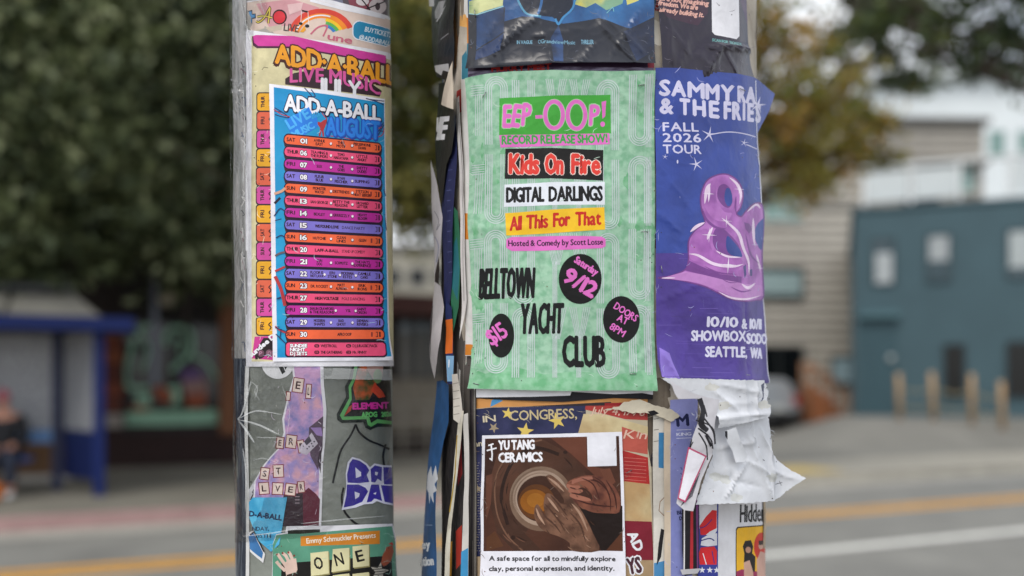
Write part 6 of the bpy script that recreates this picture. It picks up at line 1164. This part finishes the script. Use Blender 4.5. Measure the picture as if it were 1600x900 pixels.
# --- torn sheets below
WS = Surf([(.20, 1.10), (.245, 1.110), (.30, 1.138), (.345, 1.180), (.376, 1.208), (.42, 1.215), (.49, 1.23)], lean=.006, amp=.0008, seed=15)
wp = pm('#d3d5da', rough=.6, var=.05, scale=25, bump=.7, bscale=16)
a = Art(); a.Z(1010, 580, 2.811)
a.poly(torn([(250, 200), (300, 120), (440, 160), (530, 165), (540, 240), (548, 300), (545, 350), (570, 390), (640, 440), (690, 468), (640, 500), (580, 540), (530, 565), (440, 577), (300, 580), (205, 584), (240, 480), (290, 370)], 2.5, 9), wp); a.line([(545, 495), (585, 487)], 3, '#46464c'); a.line([(568, 480), (578, 500)], 3, '#46464c'); a.line([(492, 385), (506, 392)], 4, '#46464c')
a.wear(1090, 670, 1200, 780, 26, '#b9bbc2', 13, True, '#cbccc9'); a.sheet('blank_white_sheet', WS, 'blank crumpled white sheet flaring out past the right edge of the wide pole', 'paper sheet', .012, cell=.004, curl=.004, amp=.003, seed=51, creases=[(1160, 665, 1195, 780, .004, .006), (1180, 700, 1196, 780, .004, .004), (1120, 690, 1150, 786, .003, .008), (1175, 690, 1168, 650, .005, .004), (1140, 740, 1150, 786, -.004, .003), (1200, 690, 1198, 780, .006, .002), (1120, 700, 1175, 690, .004, .003), (1100, 740, 1180, 760, -.003, .004), (1165, 720, 1200, 745, .004, .003), (1200, 735, 1245, 748, .004, .003), (1130, 775, 1165, 720, .004, .0025), (1185, 670, 1205, 720, .004, .003)], lift=lambda s, z: .006 * np.clip((-.09 - z) / .06, 0, 1.5))
a = Art(); a.Z(1010, 580, 2.811); a.poly(torn([(60, 30), (520, 40), (535, 90), (528, 130), (540, 160), (525, 200), (430, 225), (305, 250), (300, 200), (230, 130), (160, 100)], 2.5, 9), wp); a.poly([(498, 145), (515, 120), (520, 50), (508, 60), (512, 110)], '#53586a')
a.wear(1090, 600, 1195, 660, 18, '#b4b6be', 14, True, '#cdccc6'); a.sheet('torn_white_sheet', WS, 'torn white sheet hanging just below the blue tour poster', 'paper sheet', .020, cell=.004, curl=.003, amp=.003, seed=52, creases=[(1020, 640, 1200, 625, .002, .006), (1100, 655, 1200, 645, .006, .003), (1165, 595, 1166, 660, .003, .003), (1110, 610, 1150, 640, .004, .004), (1120, 600, 1190, 615, .003, .003), (1185, 600, 1180, 655, .004, .003)], lift=lambda s, z: .006 * np.exp(-np.abs(z + .052) / .01))
a = Art(); a.Z(1010, 580, 2.811); a.poly([(335, 262), (380, 245), (400, 290), (450, 375), (440, 398), (400, 402), (380, 350), (350, 310)], '#dfe1e6'); a.poly([(335, 262), (345, 262), (350, 300), (338, 285)], '#2a2a30')
a.sheet('white_paper_strip', WS, 'small white paper strip stuck on the blank crumpled sheet', 'paper strip', .024, amp=.001, seed=53, lift=lambda s, z: .004 * np.sin((z + .08) * 60))
# inked sheet twisted forward, with a card
a = Art(rough=.55, bump=.3); a.Z(1010, 580, 2.811); a.poly([(100, 38), (130, 60), (200, 95), (255, 112), (320, 125), (300, 230), (290, 370), (240, 480), (205, 615), (165, 610), (130, 580), (160, 440), (200, 300), (235, 190), (225, 120), (140, 122), (125, 100)], '#c9c7cc')
for p, w_ in (([(232, 120), (245, 170), (235, 230), (262, 260)], 22), ([(240, 200), (290, 260), (300, 320)], 9), ([(225, 250), (270, 290), (290, 340)], 7), ([(215, 215), (285, 245), (300, 285)], 6), ([(228, 270), (262, 330), (270, 390)], 6), ([(205, 310), (190, 340), (200, 300)], 5), ([(255, 280), (280, 330)], 9), ([(250, 150), (262, 200)], 8)): a.line(p, w_, '#2a292e', smooth=4)
for k in range(9): a.line([(150 + k * 6, 592 - k * 5), (170 + k * 8, 560 - k * 14)], 3, '#55525a')
a.sheet('inked_sheet', WS, 'twisted sheet with black ink drawing hanging beside the blank white sheet', 'paper sheet', .026, cell=.005, amp=.003, seed=54, creases=[(1090, 640, 1112, 700, .006, .006)])
a = Art(rough=.5); a.Z(1010, 580, 2.811); a.poly([(184, 332), (266, 372), (172, 578), (136, 560)], '#b3456a'); a.poly([(188, 342), (258, 376), (170, 568), (143, 556)], '#e3e1e8'); a.sheet('small_card', WS, 'small white card with a pink border on the twisted inked sheet', 'card', .030, amp=.0006, seed=55)
a = Art(rough=.5, bump=.2); lv = pm('#8b8fc4', rough=.5, scale=10, hex2='#7a80b8'); a.poly([(1047, 625), (1090, 622), (1086, 760), (1080, 960), (1047, 960)], lv); a.poly([(1038, 640), (1048, 640), (1048, 960), (1038, 960)], '#c9b9a4')
a.text('M', (1057, 666), (1077, 664), 17, '#22274a', bold=1.6); a.text('KING', (1057, 681), (1080, 680), 4.5, '#d8daee', bold=.3); a.line([(1057, 685), (1080, 684)], .8, '#d8daee'); a.line([(1057, 672), (1080, 671)], .8, '#d8daee'); a.text('BL', (1058, 804), (1068, 803), 5.5, '#2b3058', bold=.5); a.text('D', (1062, 813), (1067, 812), 5.5, '#2b3058', bold=.5)
for k in range(6): a.line([(1064, 730 + k * 9), (1066, 734 + k * 9)], 2, '#5d639c')
a.wear(1048, 640, 1084, 900, 20, '#aeb1d8', 12); a.sheet('lavender_poster', RP, 'narrow strip of a lavender poster between the flag poster and the twisted sheet', 'poster', .006, curl=.002, amp=.001, seed=56)
a = Art(rough=.5, bump=.3); a.poly([(1021, 640), (1042, 640), (1040, 960), (1021, 960)], pm('#cfcac0', rough=.7, scale=30, bump=.4)); a.poly([(1030, 676), (1038, 676), (1038, 732), (1030, 731)], '#3f7fae'); a.poly([(1022, 880), (1040, 876), (1040, 960), (1022, 960)], '#4a86b4'); a.poly([(1033, 826), (1038, 828), (1033, 870), (1026, 884), (1029, 850)], '#1e1d20'); a.line([(1040, 776), (1032, 784), (1030, 798), (1038, 806)], 1.2, '#8d6f56')
for y in (655, 672, 690): a.line([(1022, y), (1030, y - 1)], 1, '#6d685f')
a.sheet('torn_white_strip', RP, 'torn white strip with blue patches along the right edge of the flag poster', 'paper strip', .0045, amp=.001, seed=57)
a = Art(rough=.4, bump=.3); a.poly([(1066, 770), (1093, 770), (1092, 895), (1070, 900), (1066, 860)], '#1d1b20'); a.poly([(1080, 780), (1084, 780), (1083, 890), (1078, 890)], '#b02c34'); a.poly([(1069, 780), (1071, 780), (1070, 890), (1068, 890)], '#d9d6d6'); a.poly([(1088, 780), (1092, 780), (1091, 892), (1089, 892)], '#6d3a70'); a.poly([(1063, 890), (1095, 888), (1090, 896), (1066, 898)], '#b5b3b6')
a.sheet('black_red_strip', RP, 'narrow black and red paper edge below the twisted sheet', 'paper strip', .010, amp=.001, seed=58)
a = Art(rough=.45, bump=.15); a.poly([(1090, 775), (1123, 775), (1122, 960), (1091, 960)], '#39408f'); a.Z(1010, 580, 2.811); rd2 = '#cf2b30'
a.poly([(232, 560), (310, 560), (312, 700), (300, 720), (250, 720), (235, 690)], '#dcdce2'); a.poly([(240, 720), (235, 680), (262, 640), (290, 610), (310, 612), (310, 690), (280, 705), (262, 720)], rd2); a.poly([(232, 800), (240, 775), (300, 770), (312, 790), (310, 850), (235, 850)], rd2); a.poly([(245, 735), (280, 715), (312, 712), (312, 765), (270, 770), (240, 765)], '#dcdce2')
a.line([(240, 745), (280, 735), (300, 745)], 5, '#30307a', smooth=4); a.line([(236, 690), (262, 680), (290, 650)], 4, '#30307a', smooth=4); a.line([(250, 800), (265, 850)], 4, '#dcdce2'); a.line([(290, 790), (300, 845)], 4, '#30307a')
for x in (246, 280, 310): a.star(x, 874, 15, '#dcdce2')
a.sheet('red_white_blue_poster', RP, 'strip of a red, white and blue poster with stars on the wide pole', 'poster', .005, amp=.0008, seed=59)
a = Art(rough=.45, bump=.15); a.poly([(1121, 770), (1200, 770), (1201, 960), (1121, 960)], '#dcdbdf'); a.Z(1010, 580, 2.811)
a.text('Hidden', (410, 664), (522, 658), 78, '#1b1a1d', bold=2.2, vert=True, track=.14); a.text('F', (526, 658), (534, 656), 70, '#1b1a1d', bold=2, vert=True)
a.poly([(394, 694), (400, 684), (540, 672), (560, 672), (560, 1020), (392, 1020)], '#1b1a1d'); a.poly([(398, 698), (404, 689), (540, 677), (560, 677), (560, 1020), (396, 1020)], '#eab32a'); a.poly([(396, 880), (420, 870), (560, 890), (560, 1020), (396, 1020)], '#9b3058'); a.ell(505, 770, 32, 62, '#c9382c')
a.poly([(425, 770), (435, 745), (460, 742), (470, 770), (466, 800), (480, 815), (478, 880), (440, 890), (430, 840), (432, 800)], '#241f20'); a.poly([(430, 840), (455, 830), (470, 880), (480, 1020), (430, 1020)], '#c9a08c'); a.ell(449, 785, 12, 14, '#b98a72', n=16); a.poly([(485, 830), (500, 790), (520, 800), (528, 880), (520, 960), (490, 960)], '#d0a595'); a.ell(502, 765, 10, 18, '#caa08e', n=16); a.poly([(492, 745), (512, 742), (510, 762), (494, 764)], '#3a2622')
a.sheet('yellow_picture_poster', RP, 'white poster with a yellow picture of two people on the wide pole', 'poster', .0035, curl=.0015, amp=.0006, seed=60)
a = Art(rough=.7, bump=.5); a.poly([(1192, 745), (1203, 745), (1205, 800), (1203, 850), (1206, 870), (1203, 900), (1204, 960), (1192, 960)], pm('#b5a48c', rough=.8, scale=40, hex2='#8a7a66', bump=.6)); a.sheet('frayed_paper_edge', RP, 'frayed tan paper edge at the lower right outline of the wide pole', 'paper scrap', .004, amp=.002, seed=61)

# --- edges of the paper stack on the left side of the wide pole
def flap(name, label, cat, pts, c, off, extra=None, rough=.5, coat=0.0, amp=.0015, seed=1, bump=.3, lift=None, creases=()):
    a_ = Art(rough=rough, coat=coat, bump=bump, bscale=25); a_.poly(pts, c)
    if extra: extra(a_)
    return a_.sheet(name, SD, label, cat, off, amp=amp, seed=seed, lift=lift, creases=creases, curl=.003 if off > .004 else 0)
def edges(a_):
    rs = random.Random(8)
    for k in range(30):
        x = 688 + k * 1.9; y0 = rs.choice((-40, -40, rs.uniform(0, 700))); y1 = y0 + rs.uniform(160, 620); w_ = rs.uniform(1.2, 3.2)
        a_.poly([(x + rs.uniform(-1, 1), y0), (x + w_, y0 + rs.uniform(-6, 6)), (x + w_ + rs.uniform(-1.5, 1.5), (y0 + y1) / 2), (x + w_ + rs.uniform(-1, 1), y1), (x + rs.uniform(-1, 1), y1 + rs.uniform(-8, 8)), (x + rs.uniform(-1.2, 1.2), (y0 + y1) / 2)], rs.choice(['#c9c5bd', '#aaa59c', '#28262a', '#6e6a66', '#d8d5cf', '#3a3436', '#8a5f3c', '#51637c', '#1e1c1e']))
flap('white_backing_sheet', 'long pale sheet behind the other paper edges left on the wide pole', 'paper sheet', [(690, -40), (745, -40), (745, 960), (690, 960)], '#57524e', .000, edges, seed=70)
flap('tan_sheet', 'tan sheet beside the crumpled black poster at the top left of the wide pole', 'paper sheet', [(709, -40), (727, -40), (724, 60), (722, 100), (709, 108), (708, 50)], '#a97a4f', .0020, lambda a_: (a_.poly([(716, -40), (719, -40), (717, 100), (714, 100)], '#6d4a30'), a_.poly([(712, 104), (724, 98), (724, 128), (713, 126)], '#231f1e'), a_.poly([(711, 135), (724, 130), (724, 145), (713, 146)], '#b98554')), seed=71)
flap('orange_teal_flyer', 'white flyer edge with orange and teal blocks behind the left edge of the green flyer', 'flyer', [(722, -40), (735, -40), (737, 250), (741, 556), (727, 556), (724, 330), (721, 130)], '#d6d4d0', .0030, lambda a_: (a_.rect(722, 28, 736, 68, '#d2822e'), a_.rect(722, 68, 736, 124, '#3a7d92'), a_.rect(724, 333, 734, 374, '#d2822e'), a_.poly([(733, 372), (739, 372), (740, 425), (735, 425)], '#3f8ab2'), a_.rect(727, 538, 742, 555, '#d2822e')), seed=72)
flap('white_folded_sheets', 'white folded sheet edges left of the green flyer on the wide pole', 'paper sheet', [(714, 155), (720, 150), (724, 330), (728, 470), (722, 530), (719, 400), (716, 250)], '#cfccc8', .0062, lambda a_: a_.line([(719, 160), (722, 330), (724, 470)], 1, '#7d7a77'), seed=73)
flap('green_sheet', 'green and teal sheet edge in the paper stack left of the green flyer', 'paper sheet', [(710, 320), (717, 330), (719, 400), (718, 480), (712, 520), (706, 460), (706, 400)], '#2f6a4e', .0055, lambda a_: a_.poly([(706, 390), (714, 370), (718, 420), (716, 470), (708, 450)], '#2a6a72'), seed=74)
flap('navy_sheet', 'navy sheet with small print below the black lettered poster on the wide pole', 'paper sheet', [(697, 240), (712, 178), (713, 260), (710, 340), (706, 440), (702, 505), (694, 470), (691, 340)], '#2a2f55', .0080, lambda a_: [a_.line([(699 + k % 3, 250 + k * 16), (706 + k % 2, 249 + k * 16)], 1, '#5a6290') for k in range(12)], seed=75)
flap('sketch_flyer', 'white flyer with pale sketch lines at the left outline of the wide pole', 'flyer', [(678, 250), (686, 290), (694, 340), (690, 400), (684, 470), (678, 500)], '#bfbcc0', .0070, lambda a_: (a_.line([(682, 330), (688, 345), (684, 360), (690, 350)], 1, '#6f6f7a', smooth=4), a_.line([(681, 370), (687, 385), (683, 410)], 1, '#58659a', smooth=4), a_.poly([(679, 430), (688, 400), (690, 420), (684, 470), (679, 480)], '#332b2a')), seed=76)
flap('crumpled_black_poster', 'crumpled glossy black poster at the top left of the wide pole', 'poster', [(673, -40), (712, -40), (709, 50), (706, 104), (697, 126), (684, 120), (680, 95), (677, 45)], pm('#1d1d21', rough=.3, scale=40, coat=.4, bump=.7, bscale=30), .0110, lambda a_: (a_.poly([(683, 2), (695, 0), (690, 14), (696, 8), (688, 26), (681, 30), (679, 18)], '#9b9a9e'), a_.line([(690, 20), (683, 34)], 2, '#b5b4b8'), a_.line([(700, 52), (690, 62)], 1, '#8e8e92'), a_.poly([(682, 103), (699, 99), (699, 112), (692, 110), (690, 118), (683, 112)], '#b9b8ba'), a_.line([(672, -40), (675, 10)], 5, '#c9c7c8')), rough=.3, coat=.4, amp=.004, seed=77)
flap('black_lettered_poster', 'black poster with a white letter E at the left outline of the wide pole', 'poster', [(679, 130), (690, 128), (703, 150), (712, 176), (713, 190), (705, 236), (696, 258), (689, 320), (683, 270), (678, 215)], pm('#1b1b1f', rough=.32, scale=30, coat=.3, bump=.4, bscale=22), .0130, lambda a_: (a_.poly([(683, 182), (702, 181), (701, 189), (691, 190), (690, 195), (699, 195), (698, 202), (689, 203), (688, 209), (694, 209), (693, 218), (679.5, 219)], '#dedee0'), a_.poly([(678, 183), (681, 183), (682, 206), (679, 206)], '#dedee0')), rough=.32, coat=.3, amp=.003, seed=78)
flap('curled_cream_flap', 'curled cream paper flap hanging over the black lettered poster', 'paper flap', [(709, 96), (712, 130), (713, 172), (700, 168), (687, 163), (694, 138), (700, 122)], '#cbc0ae', .020, lambda a_: a_.line([(709, 97), (711, 130), (712.5, 172)], 1.2, '#8f8678'), amp=.003, seed=79)
flap('white_curved_flap', 'white paper flap bulging from the wide pole just above the blue campaign poster', 'paper flap', [(682, 440), (691, 448), (697, 480), (698, 530), (692, 565), (684, 592), (678, 560), (680, 500)], '#b3b0b0', .012, lambda a_: a_.poly([(678, 500), (681, 470), (683, 520), (680, 560)], '#4a4546'), amp=.003, seed=80, lift=lambda s, z: .006 * np.exp(-((z - .06) / .04) ** 2))
flap('orange_blue_strip', 'orange and pale blue paper strip in the stack left of the green flyer', 'paper strip', [(699, 470), (707, 480), (710, 560), (713, 600), (703, 600), (700, 540)], '#25305a', .0095, lambda a_: (a_.poly([(699, 500), (708, 498), (709, 552), (700, 553)], '#cf6a2a'), a_.poly([(701, 556), (711, 556), (712, 596), (703, 596)], '#7faacb'), a_.line([(705, 562), (705, 574)], 1.4, '#e8eef2')), seed=81)
flap('white_folded_scrap', 'small white folded scrap at mid height on the left side of the wide pole', 'paper scrap', [(711, 585), (721, 584), (726, 640), (722, 662), (713, 655)], '#c5bfb4', .0110, lambda a_: [a_.line([(712, 600 + k * 12), (722, 598 + k * 12)], 1.2, '#8f897e') for k in range(5)], seed=82)
flap('campaign_poster', 'blue poster with a white splash and lettering, left on the wide pole', 'poster', [(679, 596), (690, 594), (701, 602), (703, 660), (697, 690), (692, 740), (690, 800), (688, 960), (666, 960), (668, 880), (672, 760), (677, 660)], pm('#2f5a8c', rough=.45, scale=16, hex2='#27496f', bump=.3), .0120, lambda a_: (a_.poly([(674, 742), (680, 728), (684, 744), (688, 726), (693, 748), (688, 756), (692, 766), (686, 770), (687, 786), (681, 774), (679, 788), (677, 770), (673, 764)], '#d5d8dc'), a_.text('ey', (667.5, 857), (680, 856), 13, '#d5d8dc', bold=.9), a_.text('ation', (665, 884), (685, 882), 14, '#d5d8dc', bold=.9), a_.line([(672, 820), (684, 820)], 1, '#7d96b4')), amp=.002, seed=83, lift=lambda s, z: .004 * np.clip(-z / .1, 0, 2))
flap('gap_shade_sheet', 'black sheet standing for the shaded gap beside the cream strip, low on wide pole', 'paper sheet', [(694, 690), (716, 640), (724, 660), (728, 700), (730, 960), (690, 960)], pm('#1c1a1b', rough=.5, scale=30, hex2='#3a3634', stretch=(20, 20, 2)), .0060, lambda a_: (a_.poly([(715, 690), (722, 680), (723, 740), (716, 760)], '#8e2c2a'), a_.poly([(712, 830), (722, 820), (722, 880), (713, 890)], '#9b3329'), a_.poly([(700, 850), (706, 845), (704, 960), (699, 960)], '#a8792c')), seed=84)  # shade of the gaps between papers, put in as a black sheet
flap('cream_curled_strip', 'long curled cream strip between dark gaps low on the left side of the wide pole', 'paper strip', [(718, 640), (725, 642), (719, 700), (711, 760), (706, 820), (703, 960), (694, 960), (697, 860), (703, 800), (709, 720)], pm('#bdb7a6', rough=.6, scale=30, hex2='#d5cfc0', bump=.4), .0150, lambda a_: a_.line([(714, 680), (710, 740), (703, 800)], 1.6, '#a88a3a'), amp=.002, seed=85)
flap('white_strip_by_flag', 'narrow white strip left of the flag poster, blue at its foot', 'paper strip', [(724, 648), (733, 645), (733, 820), (731, 960), (718, 960), (722, 860), (726, 760)], '#c9c5bf', .0130, lambda a_: a_.poly([(721, 862), (732, 856), (731, 960), (718, 960)], '#3f8cbc'), seed=86)
# --- staples
def staple(x, y, ang, surf, off, label, lng=9):
    d = Vector((math.cos(R(ang)), math.sin(R(ang)))); P = []
    for t in (-.5, .5):
        q = surf.px([(x + d.x * lng * t, y + d.y * lng * t)], off); P.append(Vector(surf.pos(q[:, 0], q[:, 1], np.array([off]))[0]))
    n = Vector((0, .006, 0)); b = MB().m(mat('#8a8a8c', rough=.3, metal=.9)); b.tube([P[0] + n, P[0], P[1], P[1] + n], .0006, 6)
    tag(b.build('staple'), label, 'staple', 'staples holding the flyers')
staple(1002, 133, -5, RP, .0125, 'steel staple near the top right corner of the green flyer'); staple(757, 148, -60, RP, .0125, 'steel staple near the top left corner of the green flyer'); staple(1008, 362, 0, RP, .012, 'steel staple at the right edge of the green flyer, at mid height')
staple(989, 584, 0, RP, .0135, 'steel staple near the bottom right corner of the green flyer'); staple(1050, 56, 35, FL, .0085, 'steel staple in the dark purple poster below its peach lettering', 12); staple(754, 363, -80, RP, .012, 'steel staple at the left edge of the green flyer, beside the yellow banner')
for x, y, g, s_, o_, l_ in ((1036, 24, 70, FL, .0085, 'steel staple beside the peach lettering of the dark purple poster'), (1160, 140, 20, FL, .0135, 'steel staple near the top right corner of the blue tour poster'), (1034, 420, 80, FL, .0135, 'steel staple at the left edge of the blue tour poster, where blue meets purple'), (1170, 586, 5, FL, .0135, 'steel staple at the bottom edge of the blue tour poster'), (742, 20, 85, RP, .0115, 'steel staple in the yellow corner of the dark blue poster'), (1008, 84, -20, RP, .0115, 'steel staple near the bottom right corner of the dark blue poster'), (744, 600, 15, RP, .0135, 'steel staple near the bottom left corner of the green flyer'), (760, 690, 50, RP, .0082, 'steel staple at the top left corner of the pottery flyer'), (966, 868, -10, RP, .0082, 'steel staple beside the caption of the pottery flyer')): staple(x, y, g, s_, o_, l_)
staple(983, 737, -30, RP, .0062, 'steel staple in the red stripe of the flag poster')
